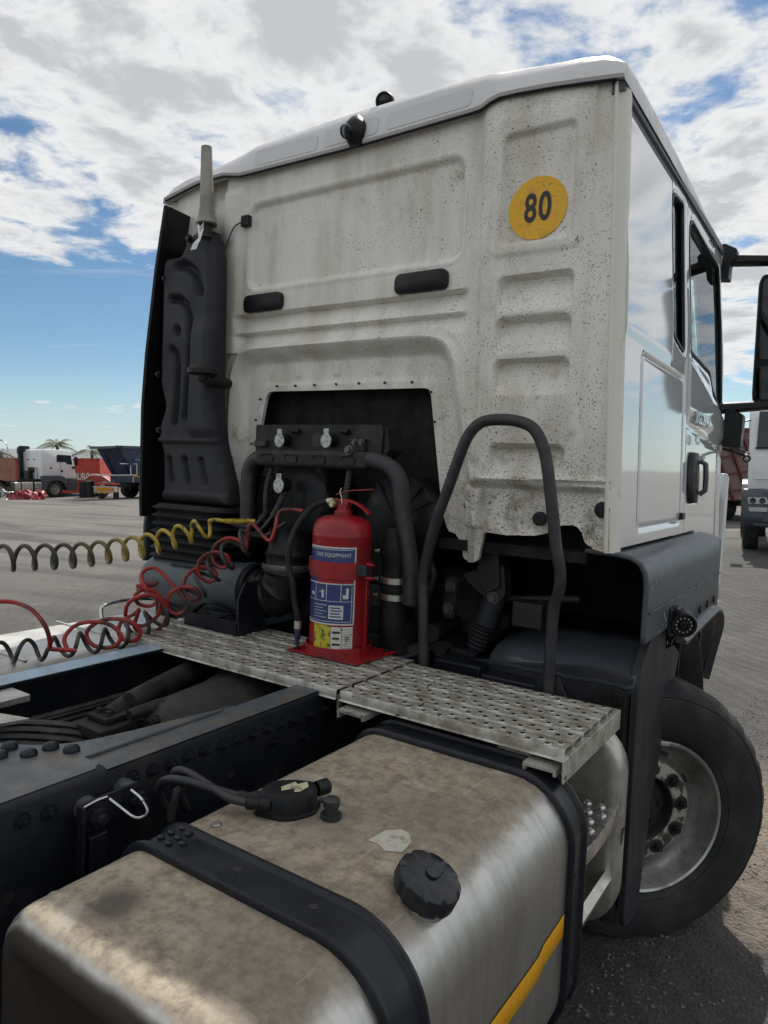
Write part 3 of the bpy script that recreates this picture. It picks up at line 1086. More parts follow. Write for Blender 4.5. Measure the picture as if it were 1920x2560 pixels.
# dome camera hung on the rear band
bm_ = B()
C0 = Vector((0.046, -0.055, 3.045))
dome = []
for k in range(9):
    t = k / 8
    z = 3.108 - 0.125 * t
    rx = 0.047 * math.sqrt(max(0.02, min(1, t * 2.4))) if t < 0.42 else (0.047 - 0.022 * max(0, (t - 0.70) / 0.30))
    ry = 0.062 * math.sqrt(max(0.02, min(1, t * 2.4))) if t < 0.42 else (0.062 - 0.030 * max(0, (t - 0.70) / 0.30))
    dome.append([(0.046 + rx * math.cos(a), -0.030 - (ry * math.sin(a)), z) for a in [math.pi * j / 12 for j in range(13)]])
bm_.rings(dome, closed=False)
bm_.add([p for p in dome[-1]], [tuple(range(13))])
DC = bm_.obj('dome_camera', BLACK, TRUCK, angle=50)
B().lathe([(0.027, 0.0), (0.027, 0.012), (0.021, 0.014), (0.020, 0.008), (0.0005, 0.010)], (0.036, -0.084, 3.028), (-0.1, -0.85, -0.45), 20).obj('lens', DGLASS, DC)
roof_camera(0.075, 0.12, 3.175, 0.95, 0.35, 0.02)

# -------- right-hand cab side
def side_place(sgn):
    def f(a, b, h):
        # a = y, b = z, slight belly and tumblehome; shoulder line under the windows
        x = 1.166 - 0.0362 * (b - 1.454) + 0.0 * a
        x = x - 0.030 * sm((a - 1.85) / 0.55) - 0.06 * sm((a - 2.05) / 0.30) ** 2
        x = x - 0.020 * sm((b - 2.30) / 0.55)
        return (sgn * (x + h), a, b)
    return f


REAR_OUT = [(0.035, 1.468), (1.045, 1.468), (1.045, 2.955), (0.035, 2.955)]
QWIN = [(0.760, 2.310), (0.985, 2.265), (0.985, 2.915), (0.800, 2.900), (0.760, 2.85)]
QWR = round_poly(QWIN, 0.035, 4)
DOOR_OUT = [(1.055, 1.468), (1.30, 1.468), (1.36, 1.30), (2.16, 1.18), (2.20, 1.28), (2.20, 2.06), (2.08, 2.70), (1.97, 2.955), (1.055, 2.955)]
DWIN = [(1.120, 2.295), (1.62, 2.265), (1.72, 2.18), (2.05, 2.10), (2.12, 2.14), (2.03, 2.62), (1.93, 2.875), (1.18, 2.905), (1.12, 2.86)]
DWR = round_poly(DWIN, 0.04, 4)


def rear_sdf(X, Z):
    return np.maximum(sd_poly(X, Z, REAR_OUT), -sd_poly(X, Z, QWR))


def rear_h(X, Z):
    h = 0.006 * sm((0.74 - X) / 0.03) * sm((Z - 2.17) / 0.04) * sm((2.94 - Z) / 0.03)
    d = sd_rr(X, Z, 0.255, 0.975, 1.524, 2.145, 0.03)
    h = h - 0.012 * sm(1 - np.abs(d) / 0.010)
    dq = sd_poly(X, Z, QWR)
    h = h - 0.010 * sm(1 - dq / 0.03)
    return h + 0.0008 * np.sin(X * 5 + Z * 3)


def door_sdf(X, Z):
    return np.maximum(sd_poly(X, Z, DOOR_OUT), -sd_poly(X, Z, DWR))


def door_h(X, Z):
    dw = sd_poly(X, Z, DWR)
    h = -0.010 * sm(1 - dw / 0.035)
    # shoulder, style line, hollow behind the handle
    h = h + 0.014 * sm((2.28 - Z - 0.18 * (X - 1.05)) / 0.05) * sm((Z - 1.98 + 0.07 * (X - 1.05)) / 0.06)
    h = h - 0.008 * sm(1 - np.abs(Z - 1.955 + 0.09 * (X - 1.05)) / 0.02)
    dh = sd_rr(X, Z, 1.10, 1.34, 1.60, 1.83, 0.05)
    h = h - 0.03 * sm(-dh / 0.03)
    d = sd_rr(X, Z, 1.86, 2.13, 1.24, 1.90, 0.05)
    h = h - 0.012 * sm(-d / 0.02)
    return h


for sgn in (1, -1):
    pl = side_place(sgn)
    relief('cab_side_panel', 0.03, 1.05, 1.46, 2.96, 0.0125 if sgn > 0 else 0.05, rear_h, rear_sdf, WHITE, TRUCK, pl, skirt=-0.03)
    D = relief('cab_door', 1.05, 2.21, 1.17, 2.96, 0.014 if sgn > 0 else 0.05, door_h, door_sdf, WHITE, TRUCK, pl, skirt=-0.03)
    # glass: quarter light and door window
    for nm, poly, par, gm in (('quarter_window', QWR, TRUCK, DGLASS), ('door_window', DWR, D, GLASS)):
        b = B()
        b.add([tuple(float(t) for t in pl(np.float64(p[0]), np.float64(p[1]), -0.022)) for p in poly], [tuple(range(len(poly)))])
        b.obj(nm, gm, par)
        fr = [Vector([float(t) for t in pl(np.float64(p[0]), np.float64(p[1]), -0.012)]) for p in poly]
        B().tube(fr + [fr[0], fr[1]], 0.011, 6, cap=False).obj('window_seal', BLACK, par)
    if sgn > 0:
        DOOR = D

PL = lambda y, z, h=0.0: Vector([float(t) for t in side_place(1)(np.float64(y), np.float64(z), h)])

# door handle
b = B()
n = 15
rings = []
for k in range(n):
    t = k / (n - 1)
    z = 1.600 + 0.235 * t
    w = 0.105 * math.sin(math.pi * (0.10 + 0.80 * t)) ** 0.6
    q = [PL(1.215 - w, z, 0.002), PL(1.215 - w * 0.7, z, 0.018), PL(1.215 + w * 0.55, z, 0.022), PL(1.215 + w, z, 0.003), PL(1.215 + w, z, -0.03), PL(1.215 - w, z, -0.03)]
    rings.append(q)
b.rings(rings)
HND = b.obj('door_handle', BLACK, DOOR, angle=50)
B().tube([PL(1.285, 1.640, 0.02), PL(1.288, 1.66, 0.045), PL(1.288, 1.72, 0.048), PL(1.288, 1.785, 0.045), PL(1.285, 1.80, 0.02)], 0.013, 10).obj('grip', GREY, HND)
# badges
for s, z, sz in (('TGS 26.440', 1.996, 0.075), ('440', 1.895, 0.062)):
    vs, fs = text_mesh(s, sz, 0.004, 0.0022, 1.0, 'LEFT', 0.92)
    bb = B().add([PL(1.165 + p[0], z + p[1], 0.020 + p[2]) for p in vs], fs)
    bb.obj('badge_lettering', CHROME, DOOR, smooth=False, fix=False)
# storage flap seam latch lamp
b = B()
c = PL(0.985, 1.545, 0.0)
b.box(c.x - 0.01, c.x + 0.014, 0.955, 1.015, 1.530, 1.560)
b.obj('side_marker_lamp', BLACK, TRUCK, bevel=0.004)
# roof gutter, dark, along the top of the side
rings = []
for k in range(24):
    y = -0.015 + 1.98 * k / 23
    zt = 2.972 + 0.010 * (k / 23)
    x = float(side_place(1)(np.float64(y), np.float64(2.95), 0)[0])
    rings.append([(x - 0.03, y, zt - 0.030), (x + 0.012, y, zt - 0.026), (x + 0.016, y, zt - 0.006), (x + 0.004, y, zt + 0.024), (x - 0.03, y, zt + 0.026)])
B().rings(rings).obj('roof_gutter', GREY, TRUCK, angle=30)
for k in range(3):
    c = PL(1.62 + 0.05 * k, 2.935, 0.004)
    B().cyl(c, c + Vector((0.006, 0, 0)), 0.009, n=10).obj('body_plug', INK, DOOR)

# -------- cab front: pillars, windscreen, dash, seats' block so the glass looks into a cab
for sgn in (1, -1):
    b = B()
    rings = []
    for k in range(9):
        t = k / 8
        z = 2.08 + 0.88 * t
        y = 2.205 - 0.235 * t ** 1.4
        x = sgn * (1.105 - 0.055 * t)
        rings.append([(x, y - 0.04, z), (x + sgn * 0.004, y + 0.03, z), (x - sgn * 0.05, y + 0.085, z), (x - sgn * 0.13, y + 0.09, z), (x - sgn * 0.10, y + 0.0, z)])
    b.rings(rings)
    b.obj('windscreen_pillar', BLACK, TRUCK, angle=40)
B().box(-1.0, 1.0, 1.96, 2.06, 2.86, 2.985).obj('windscreen_header', BLACK, TRUCK, bevel=0.02)
B().add([(-1.0, 2.29, 2.08), (1.0, 2.29, 2.08), (0.97, 2.05, 2.90), (-0.97, 2.05, 2.90)], [(0, 1, 2, 3)]).obj('windscreen', GLASS, TRUCK)
B().box(-1.04, 1.04, 1.85, 2.24, 1.55, 2.10).obj('dashboard', BLACK, TRUCK, bevel=0.03)
B().prism([(-1.08, 1.20), (1.08, 1.20), (1.06, 2.08), (-1.06, 2.08)], 1, 2.18, 2.31).obj('front_panel', WHITE, TRUCK, bevel=0.03)
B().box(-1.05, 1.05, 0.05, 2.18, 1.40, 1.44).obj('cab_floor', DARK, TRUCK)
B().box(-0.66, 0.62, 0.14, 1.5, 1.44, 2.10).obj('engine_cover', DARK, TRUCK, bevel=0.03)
B().box(-1.05, 1.05, 0.115, 0.135, 2.08, 2.96).obj('cab_lining', DKPL, TRUCK)
for sx in (0.55,):
    b = B()
    b.box(sx - 0.25, sx + 0.25, 0.95, 1.45, 1.98, 2.14)
    s_ = b.obj('seat', RUBBER, TRUCK, bevel=0.04)
    B().box(sx - 0.23, sx + 0.23, 0.86, 1.0, 2.14, 2.66).obj('backrest', RUBBER, s_, bevel=0.05)
    B().box(sx - 0.13, sx + 0.13, 0.86, 0.96, 2.66, 2.84).obj('headrest', RUBBER, s_, bevel=0.04)

# -------- mirror on the right front corner
MIR = B()
MIR.prism(round_poly([(1.262, 2.16), (1.47, 2.16), (1.50, 2.30), (1.48, 2.90), (1.43, 2.94), (1.262, 2.91), (1.246, 2.86), (1.252, 2.22)], 0.03, 4), 1, 2.26, 2.37)
MIRO = MIR.obj('door_mirror', BLACK, TRUCK, bevel=0.025, seg=3)
B().prism(round_poly([(1.275, 2.42), (1.455, 2.42), (1.455, 2.88), (1.275, 2.88)], 0.03, 4), 1, 2.250, 2.258).obj('mirror_glass', DGLASS, MIRO)
B().prism(round_poly([(1.275, 2.19), (1.455, 2.19), (1.455, 2.38), (1.275, 2.38)], 0.03, 4), 1, 2.250, 2.258).obj('mirror_glass', DGLASS, MIRO)
def arm(z0, z1, y0):
    b = B()
    rr = []
    for k in range(6):
        t = k / 5
        x = 1.09 + 0.34 * t
        z = z0 + (z1 - z0) * t
        y = y0 + 0.20 * t
        a = 0.036 * (1 - 0.25 * t)
        rr.append([(x, y - 0.05, z - a * 0.7), (x, y - 0.05, z + a * 0.5), (x, y, z + a), (x, y + 0.05, z + a * 0.5), (x, y + 0.05, z - a * 0.7), (x, y, z - a)])
    b.rings(rr)
    return b
arm(2.955, 2.965, 2.06).obj('mirror_arm', BLACK, MIRO, bevel=0.008)
arm(2.125, 2.165, 2.08).obj('mirror_arm', BLACK, MIRO, bevel=0.008)
B().prism(round_poly([(1.055, 2.85), (1.125, 2.84), (1.128, 2.93), (1.16, 2.95), (1.16, 3.0), (1.09, 3.04), (1.05, 3.02)], 0.012, 3), 1, 2.02, 2.12).obj('mirror_bracket', BLACK, MIRO, bevel=0.01)
B().prism(round_poly([(1.14, 1.905), (1.24, 1.90), (1.245, 2.09), (1.15, 2.13)], 0.02, 3), 1, 2.06, 2.16).obj('mirror_bracket', BLACK, MIRO, bevel=0.02)
# side camera on a thin stalk
s_ = B().tube([(1.15, 2.08, 1.895), (1.21, 2.08, 1.878), (1.262, 2.08, 1.862)], 0.008, 8).obj('stalk_camera', BLACK, TRUCK)
B().lathe([(0.001, -0.03), (0.02, -0.028), (0.022, 0.012), (0.018, 0.016), (0.0005, 0.012)], (1.274, 2.08, 1.845), (0.2, -0.9, -0.3), 14).obj('housing', BLACK, s_)
B().lathe([(0.013, 0.016), (0.0005, 0.019)], (1.274, 2.08, 1.845), (0.2, -0.9, -0.3), 14).obj('lens', STEEL, s_)
# entry step flange at the door front edge, pale
B().prism([(2.22, 1.10), (2.30, 1.00), (2.32, 1.20), (2.32, 1.74), (2.26, 1.76), (2.26, 1.25)], 0, 1.10, 1.16).obj('door_step_edge', WHITE, TRUCK, bevel=0.01)
B().box(1.02, 1.12, 2.10, 2.28, 0.62, 1.62).obj('step_well', DARK, TRUCK)

# -------- exhaust bay at the left rear corner of the cab
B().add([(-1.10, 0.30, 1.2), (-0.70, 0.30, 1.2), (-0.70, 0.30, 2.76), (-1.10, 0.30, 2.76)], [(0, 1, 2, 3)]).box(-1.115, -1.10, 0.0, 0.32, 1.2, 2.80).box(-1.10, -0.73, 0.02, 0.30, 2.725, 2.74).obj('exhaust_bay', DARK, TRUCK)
B().box(-0.742, -0.728, 0.022, 0.30, 1.95, 2.72).obj('exhaust_bay_cheek', WALL, TRUCK)

SH_OUT = round_poly([(-0.955, 1.50), (-0.500, 1.50), (-0.515, 1.60), (-0.585, 1.78), (-0.618, 1.95), (-0.632, 2.62), (-0.655, 2.665), (-0.680, 2.735), (-0.715, 2.748), (-0.79, 2.742), (-0.835, 2.700),
                     (-0.868, 2.648), (-0.978, 2.652), (-0.995, 2.60), (-0.995, 2.06), (-0.955, 1.95), (-0.995, 1.86), (-0.995, 1.80), (-0.960, 1.72)], 0.02, 3)


def sh_sdf(X, Z):
    return sd_poly(X, Z, SH_OUT)


def sh_h(X, Z):
    e = sh_sdf(X, Z)
    h = -0.055 * (1 - np.sqrt(np.clip(1 - (1 - np.clip(-e / 0.05, 0, 1)) ** 2, 0, 1)))
    # raised right column that runs the full height
    h = h + 0.020 * sm((X + 0.775) / 0.03) * sm((2.36 - Z) / 0.10) * sm((Z - 1.80) / 0.05)
    def groove(pts, w, dp):
        return -dp * sm(1 - sd_line(X, Z, pts) / w)
    h = h + groove([tuple(p) for p in np.array([(-0.875, 2.600), (-0.82, 2.592), (-0.765, 2.560), (-0.73, 2.515), (-0.712, 2.465)])], 0.036, 0.040)
    h = h + groove([(-0.905, 2.448), (-0.85, 2.440), (-0.80, 2.405), (-0.775, 2.345), (-0.768, 2.25), (-0.775, 2.05), (-0.79, 1.90)], 0.030, 0.036)
    h = h + groove([(-0.863, 2.300), (-0.863, 2.295)], 0.034, 0.032)
    h = h + groove([(-0.895, 2.215), (-0.862, 2.190), (-0.85, 2.13), (-0.855, 1.95), (-0.865, 1.875)], 0.027, 0.034)
    h = h + groove([(-0.900, 1.70), (-0.880, 1.605)], 0.028, 0.034)
    h = h + groove([(-0.790, 1.70), (-0.765, 1.605)], 0.028, 0.034)
    h = h + groove([(-0.680, 1.70), (-0.645, 1.605)], 0.026, 0.030)
    # waist step and lower hem
    h = h + 0.018 * sm((Z - 1.775) / 0.012) * sm((1.81 - Z) / 0.012)
    h = h + 0.012 * sm((1.555 - Z) / 0.012)
    # bolt ears
    for zc in (2.55, 2.12, 2.09, 1.83):
        h = h - 0.015 * sm(1 - np.hypot(X + 0.965, Z - zc) / 0.014)
    return h


SHD = relief('exhaust_shield', -1.0, -0.49, 1.49, 2.755, 0.006, sh_h, sh_sdf, DKPL, TRUCK, lambda a, b, h: (a, -0.16 - h, b), skirt=-0.2, back=-0.085)
# side air deflector
fl = []
for (x, y, z) in ((-0.955, -0.16, 2.885), (-1.00, -0.17, 2.60), (-1.045, -0.18, 2.20), (-1.066, -0.18, 1.95), (-1.066, -0.18, 1.50), (-1.06, -0.18, 1.42)):
    fl.append([(x, y, z), (x - 0.010, y - 0.006, z), (x - 0.020, y, z), (x - 0.075, 0.30, z), (x - 0.060, 0.30, z)])
B().rings(fl).obj('side_deflector', BLACK, TRUCK, angle=40)
for (z, x) in ((2.55, -0.967), (2.105, -1.0), (1.84, -0.985)):
    B().hexbolt((x, -0.150, z), (0, -1, 0), 0.010, 0.012).obj('bolt', BLACK, SHD)
B().hexbolt((-0.785, -0.165, 2.705), (0, -1, 0), 0.014, 0.014).obj('bolt', BLACK, SHD)

# tail pipe
PIPEM = mat('weathered_grey_pipe', (0.30, 0.285, 0.26), 0.55, 0.35, (0.20, 0.185, 0.165), 9, 0.4, 0.7, spots=(28, 0.70, (0.08, 0.07, 0.06)), bump=(60, 0.2))
b = B()
b.lathe([(0.020, 0.33), (0.0235, 0.33), (0.0245, 0.31), (0.0275, 0.20), (0.031, 0.06), (0.034, 0.05), (0.036, 0.03), (0.044, 0.0), (0.048, -0.008), (0.046, -0.012), (0.03, -0.012)], (-0.689, -0.15, 2.768), (-0.038, 0.0, 1.0), 28)
TP = b.obj('tail_pipe', PIPEM, TRUCK, angle=50)
B().cyl((-0.691, -0.15, 2.70), (-0.689, -0.15, 2.765), 0.026, n=16).obj('pipe_collar', ENGINE, TP)
# torn silver tape under the pipe
b = B()
tape = [(-0.655, 2.735), (-0.632, 2.715), (-0.640, 2.690), (-0.620, 2.735), (-0.612, 2.70), (-0.628, 2.655), (-0.648, 2.650), (-0.662, 2.625), (-0.690, 2.622), (-0.676, 2.650), (-0.652, 2.672)]
b.add([(x, -0.232 - 0.006 * math.sin(i * 1.7), z) for i, (x, z) in enumerate(tape)], [(0, 1, 2), (2, 1, 3, 4), (0, 2, 10), (2, 4, 5, 10), (10, 5, 6), (10, 6, 9), (9, 6, 7, 8)])
b.obj('torn_tape', mat('silver_tape', (0.72, 0.72, 0.72), 0.35, 0.3), TP, smooth=False)
# mushroom mount
B().lathe([(0.002, 0.034), (0.05, 0.030), (0.068, 0.012), (0.070, -0.006), (0.055, -0.010), (0.028, -0.012), (0.026, -0.035), (0.002, -0.035)], (-0.590, -0.235, 2.085), (0, 0, 1), 24).cyl((-0.590, -0.225, 2.06), (-0.63, -0.05, 2.06), 0.024, n=14).obj('rubber_mount', RUBBER, TRUCK)

# -------- corrugated duct below the shield
b = B()
rs = []
nr = 11
for k in range(nr * 4 + 1):
    t = k / (nr * 4)
    z = 1.495 - 0.42 * t
    s = [0.0, 0.010, 0.024, 0.012][k % 4]
    x0, x1 = -0.955 - 0.02 * t, -0.50 + 0.02 * t
    y0, y1 = -0.19, 0.14
    pr = round_poly([(x0 - s, y0 - s), (x1 + s, y0 - s), (x1 + s, y1 + s), (x0 - s, y1 + s)], 0.06, 5)
    rs.append([(p[0], p[1], z) for p in pr])
b.rings(rs)
b.obj('corrugated_duct', RUBBER, TRUCK, angle=30)

# -------- horizontal silencer drum and elbow to the air filter
b = B()
ax0, ax1 = Vector((-0.985, -0.14, 1.128)), Vector((-0.335, -0.14, 1.150))
d = (ax1 - ax0)
L_ = d.length
b.lathe([(0.002, -0.030), (0.06, -0.026), (0.100, -0.006), (0.112, 0.02), (0.114, 0.05), (0.114, L_ - 0.04), (0.119, L_ - 0.035), (0.119, L_), (0.09, L_ + 0.004), (0.002, L_ + 0.004)], ax0, d, 40)
DR = b.obj('silencer_drum', GREY, TRUCK, angle=40)
b = B()
b.prism([(-0.80, -0.232), (-0.56, -0.232), (-0.50, -0.19), (-0.80, -0.19)], 2, 1.225, 1.228)
b.obj('drum_plate', GREY, DR)
E_ = spline([(-0.335, -0.14, 1.150), (-0.26, -0.14, 1.150), (-0.19, -0.14, 1.165), (-0.150, -0.14, 1.22), (-0.148, -0.13, 1.30), (-0.15, -0.11, 1.42)], 6)
b = B()
b.tube(E_, [0.098 + 0.010 * (1 if i % 5 == 0 else 0) for i in range(len(E_))], 28)
EL = b.obj('intake_elbow', BLACK, TRUCK, angle=30)
B().lathe([(0.112, -0.015), (0.114, -0.012), (0.114, 0.012), (0.112, 0.015)], (-0.149, -0.13, 1.275), (0, 0, 1), 32).obj('hose_clamp', DULL, EL)
B().lathe([(0.111, -0.012), (0.113, -0.010), (0.113, 0.010), (0.111, 0.012)], (-0.325, -0.14, 1.150), (1, 0, 0), 32).obj('hose_clamp', BLACK, EL)

# air filter housing
b = B()
b.lathe([(0.002, -0.008), (0.10, -0.006), (0.20, 0.0), (0.222, 0.02), (0.226, 0.035), (0.222, 0.05), (0.216, 0.06), (0.216, 0.42)], (-0.235, -0.06, 1.545), (0.10, 1, 0), 44)
AF = b.obj('air_filter', BLACK, TRUCK, angle=40)
for a in (0.3, 1.5, 2.7, 3.9, 5.1):
    c = Vector((-0.235 + 0.215 * math.cos(a), -0.058, 1.545 + 0.215 * math.sin(a)))
    t = Vector((-math.sin(a), 0, math.cos(a)))
    B().obox(c, (math.cos(a), 0, math.sin(a)), t, (0, 1, 0), 0.012, 0.02, 0.012).obj('clip', ENGINE, AF, bevel=0.003)
B().box(-0.40, -0.33, -0.085, -0.05, 1.455, 1.475).box(-0.345, -0.328, -0.09, -0.05, 1.445, 1.485).obj('clip', ENGINE, AF)

# -------- coupling panel with the three sockets
b = B()
b.prism(round_poly([(-0.437, 1.735), (0.242, 1.735), (0.250, 1.858), (0.238, 1.872), (-0.437, 1.872)], 0.006, 2), 1, -0.056, -0.050)
CP = b.obj('coupling_panel', ENGINE, TRUCK)
B().prism([(0.242, 1.735), (0.275, 1.775), (0.262, 1.86), (0.242, 1.868)], 1, -0.045, 0.05).obj('panel_return', ENGINE, CP)
for (x, z) in ((-0.40, 1.835), (0.13, 1.835), (-0.04, 1.828), (-0.125, 1.80), (0.05, 1.80), (0.21, 1.83), (-0.14, 1.84)):
    B().cyl((x, -0.0575, z), (x, -0.050, z), 0.006, n=10).obj('bolt_hole', INK, CP)
B().cyl((-0.079, -0.0576, 1.808), (-0.079, -0.05, 1.808), 0.031, n=26).obj('cable_hole', INK, CP)
def socket(x, y, z, s=1.0):
    o = B().cyl((x, y, z), (x, y - 0.045 * s, z), 0.028 * s, 0.026 * s, n=20).obj('trailer_socket', BLACK, TRUCK, bevel=0.003)
    pr = []
    for k in range(15):
        a = rad(118 + 304 * k / 14)
        pr.append((x + 0.027 * s * math.cos(a), z - 0.004 + 0.030 * s * math.sin(a)))
    pr += [(x + 0.013 * s, z + 0.045 * s), (x - 0.013 * s, z + 0.045 * s)]
    B().prism(pr, 1, y - 0.052 * s, y - 0.046 * s).obj('socket_lid', mat('socket_lid_zinc', (0.50, 0.51, 0.50), 0.45, 0.3, (0.22, 0.2, 0.17), 60, 0.45, 0.62), o, bevel=0.002)
    return o
socket(-0.250, -0.056, 1.806)
socket(0.004, -0.056, 1.808)
socket(-0.190, -0.115, 1.615, 1.05)
B().box(-0.43, -0.36, -0.075, -0.056, 1.775, 1.802).obj('tie_label', GREYHOSE, CP, bevel=0.004)
B().box(0.115, 0.175, -0.075, -0.056, 1.765, 1.815).obj('bracket', ENGINE, CP, bevel=0.003)
for x in (0.128, 0.162):
    B().hexbolt((x, -0.075, 1.800), (0, -1, 0), 0.010, 0.012).obj('bolt', DULL, CP)
for (x, z) in ((-0.195, 1.845), (0.065, 1.845)):
    B().cyl((x - 0.012, -0.07, z), (x + 0.025, -0.07, z - 0.002), 0.012, n=12).obj('cable_gland', BLACK, CP)

# tubular cross beam that carries the lines
PB = spline([(-0.400, -0.13, 1.36), (-0.402, -0.13, 1.60), (-0.395, -0.13, 1.675), (-0.36, -0.13, 1.715), (-0.30, -0.13, 1.726), (0.0, -0.13, 1.728), (0.22, -0.13, 1.730), (0.30, -0.13, 1.722), (0.362, -0.13, 1.690), (0.392, -0.13, 1.63), (0.402, -0.13, 1.55), (0.430, -0.13, 1.43), (0.452, -0.13, 1.32), (0.458, -0.13, 1.20)], 7)
TB = B().tube(PB, 0.033, 18).obj('tube_beam', GREYHOSE, TRUCK)
B().box(-0.335, 0.25, -0.165, -0.11, 1.690, 1.762).obj('beam_bracket', ENGINE, TB, bevel=0.02, seg=3)
for x in (-0.26, -0.13, 0.02, 0.165):
    pr = round_poly([(x - 0.034, 1.708), (x + 0.034, 1.708), (x + 0.034, 1.742), (x - 0.034, 1.742)], 0.017, 5)
    B().rings([[(p[0], -0.166, p[1]) for p in pr], [(p[0], -0.170, p[1]) for p in pr], [(x + (p[0] - x) * 0.8, -0.163, 1.725 + (p[1] - 1.725) * 0.66) for p in pr]], cap=False).obj('pressed_oval', ENGINE, TB, angle=60)
B().hexbolt((0.168, -0.165, 1.765), (0, -1, 0.2), 0.014, 0.016).obj('bolt', DULL, TB)
# corrugated cable drops
def drop(pts, r, m, nm, ring=True):
    P = spline(pts, 14)
    rr = [r * (1.0 + (0.16 if (ring and i % 2) else 0)) for i in range(len(P))]
    return B().tube(P, rr, 10).obj(nm, m, TRUCK, angle=20)
drop([(-0.275, -0.12, 1.69), (-0.29, -0.13, 1.60), (-0.285, -0.14, 1.53), (-0.275, -0.15, 1.49), (-0.285, -0.17, 1.46)], 0.011, GREYHOSE, 'cable_conduit')
B().tube(spline([(-0.283, -0.17, 1.462), (-0.30, -0.19, 1.435), (-0.36, -0.21, 1.43), (-0.40, -0.225, 1.440)], 6), 0.009, 10).obj('air_line', GREYHOSE, TRUCK)
drop([(-0.180, -0.14, 1.585), (-0.20, -0.15, 1.53), (-0.225, -0.16, 1.48)], 0.012, GREYHOSE, 'cable_conduit')
drop([(0.150, -0.13, 1.69), (0.145, -0.14, 1.60), (0.140, -0.15, 1.52), (0.150, -0.13, 1.42)], 0.012, GREYHOSE, 'cable_conduit')
B().tube(spline([(-0.225, -0.16, 1.48), (-0.255, -0.20, 1.42), (-0.30, -0.22, 1.395)], 6), 0.008, 8).obj('air_line', GREYHOSE, TRUCK)

# -------- intake snorkel and clamped hose to the right of the extinguisher
b = B()
b.lathe([(0.002, -0.004), (0.11, 0.0), (0.172, 0.02), (0.178, 0.05), (0.178, 0.25)], (0.305, -0.015, 1.500), (0.0, 1, 0.0), 36)
SN = b.obj('intake_box', BLACK, TRUCK, angle=40)
for k in range(5):
    a = 0.5 + 0.42 * k
    B().obox((0.305 + 0.10 * math.cos(a), -0.013, 1.500 + 0.10 * math.sin(a)), (math.cos(a), 0, math.sin(a)), (-math.sin(a), 0, math.cos(a)), (0, 1, 0), 0.075, 0.004, 0.008).obj('rib', BLACK, SN)
hp = spline([(0.352, -0.08, 1.46), (0.365, -0.10, 1.39), (0.365, -0.10, 1.24), (0.36, -0.10, 1.12), (0.35, -0.06, 0.98)], 8)
rr = []
for p in hp:
    z = p.z
    rr.append(0.052 + 0.007 * math.exp(-((z - 1.245) / 0.02) ** 2) + 0.010 * math.exp(-((z - 1.385) / 0.03) ** 2))
HS = B().tube(hp, rr, 24).obj('charge_air_hose', RUBBER, TRUCK, angle=30)
for z in (1.385, 1.278, 1.215):
    B().lathe([(0.054, -0.012), (0.060, -0.011), (0.060, 0.011), (0.054, 0.012)], (0.366, -0.10, z), (0, 0, 1), 28).obj('hose_clamp', ALU, HS)
    B().hexbolt((0.312, -0.135, z), (-1, -0.3, 0), 0.007, 0.02).obj('clamp_screw', ALU, HS)

# -------- engine and gearbox lumps deep in the bay
b = B()
b.box(-0.45, 0.30, 0.18, 0.9, 0.75, 1.45)
b.box(-0.30, 0.55, 0.30, 1.0, 0.60, 1.30)
EB = b.obj('engine_block', ENGINE, TRUCK, bevel=0.03)
for i in range(26):
    x, z = random.uniform(-0.4, 0.9), random.uniform(0.85, 1.4)
    s = random.uniform(0.025, 0.07)
    if i % 3 == 0:
        bb = B().cyl((x, 0.05 + random.uniform(0, .2), z), (x + random.uniform(-.05, .05), 0.40, z), s, n=14)
    elif i % 3 == 1:
        bb = B().box(x - s, x + s, 0.10, 0.3, z - s * 0.8, z + s * 0.8)
    else:
        bb = B().tube(spline([(x, 0.12, z), (x + 0.08, 0.06, z - 0.1), (x + 0.05 * random.uniform(-1, 2), 0.10, z - 0.28), (x + 0.02, 0.2, z - 0.4)], 6), random.uniform(0.008, 0.018), 8)
    bb.obj('engine_fitting', ENGINE, EB, bevel=0.004 if i % 3 == 1 else 0)
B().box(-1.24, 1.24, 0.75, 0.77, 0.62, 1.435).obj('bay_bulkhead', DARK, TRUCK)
# cab mount: link plate, swing arm and spring strut
b = B()
b.prism(round_poly([(0.545, 1.30), (0.72, 1.36), (0.735, 1.24), (0.70, 1.20), (0.66, 1.215), (0.60, 1.25)], 0.02, 3), 1, 0.10, 0.16)
b.prism(round_poly([(0.62, 1.42), (0.70, 1.42), (0.715, 1.27), (0.66, 1.24), (0.615, 1.29)], 0.015, 3), 1, 0.085, 0.10)
CM = b.obj('cab_mount', ENGINE, TRUCK, bevel=0.006)
B().hexbolt((0.683, 0.10, 1.225), (0, -1, 0), 0.018, 0.018).obj('bolt', DULL, CM)
B().hexbolt((0.53, 0.04, 1.255), (0, -1, 0), 0.016, 0.016).obj('bolt', DULL, CM)
B().hexbolt((0.525, 0.04, 1.170), (0, -1, 0), 0.016, 0.016).obj('bolt', DULL, CM)
B().prism(round_poly([(0.505, 1.29), (0.555, 1.29), (0.55, 1.13), (0.50, 1.13)], 0.02, 3), 1, 0.045, 0.075).obj('link_plate', ENGINE, CM)
s0, s1 = Vector((0.678, 0.14, 1.235)), Vector((0.600, 0.10, 0.965))
dd = (s1 - s0)
prof = [(0.002, 0), (0.042, 0.0), (0.046, 0.012), (0.044, 0.03), (0.044, 0.13)]
h0 = 0.135
for k in range(6):
    prof += [(0.032, h0 + k * 0.016), (0.041, h0 + k * 0.016 + 0.008)]
prof += [(0.028, 0.235), (0.020, 0.25), (0.020, 0.285)]
B().lathe(prof, s0, dd, 26).obj('spring_strut', DKPL, TRUCK, angle=30)
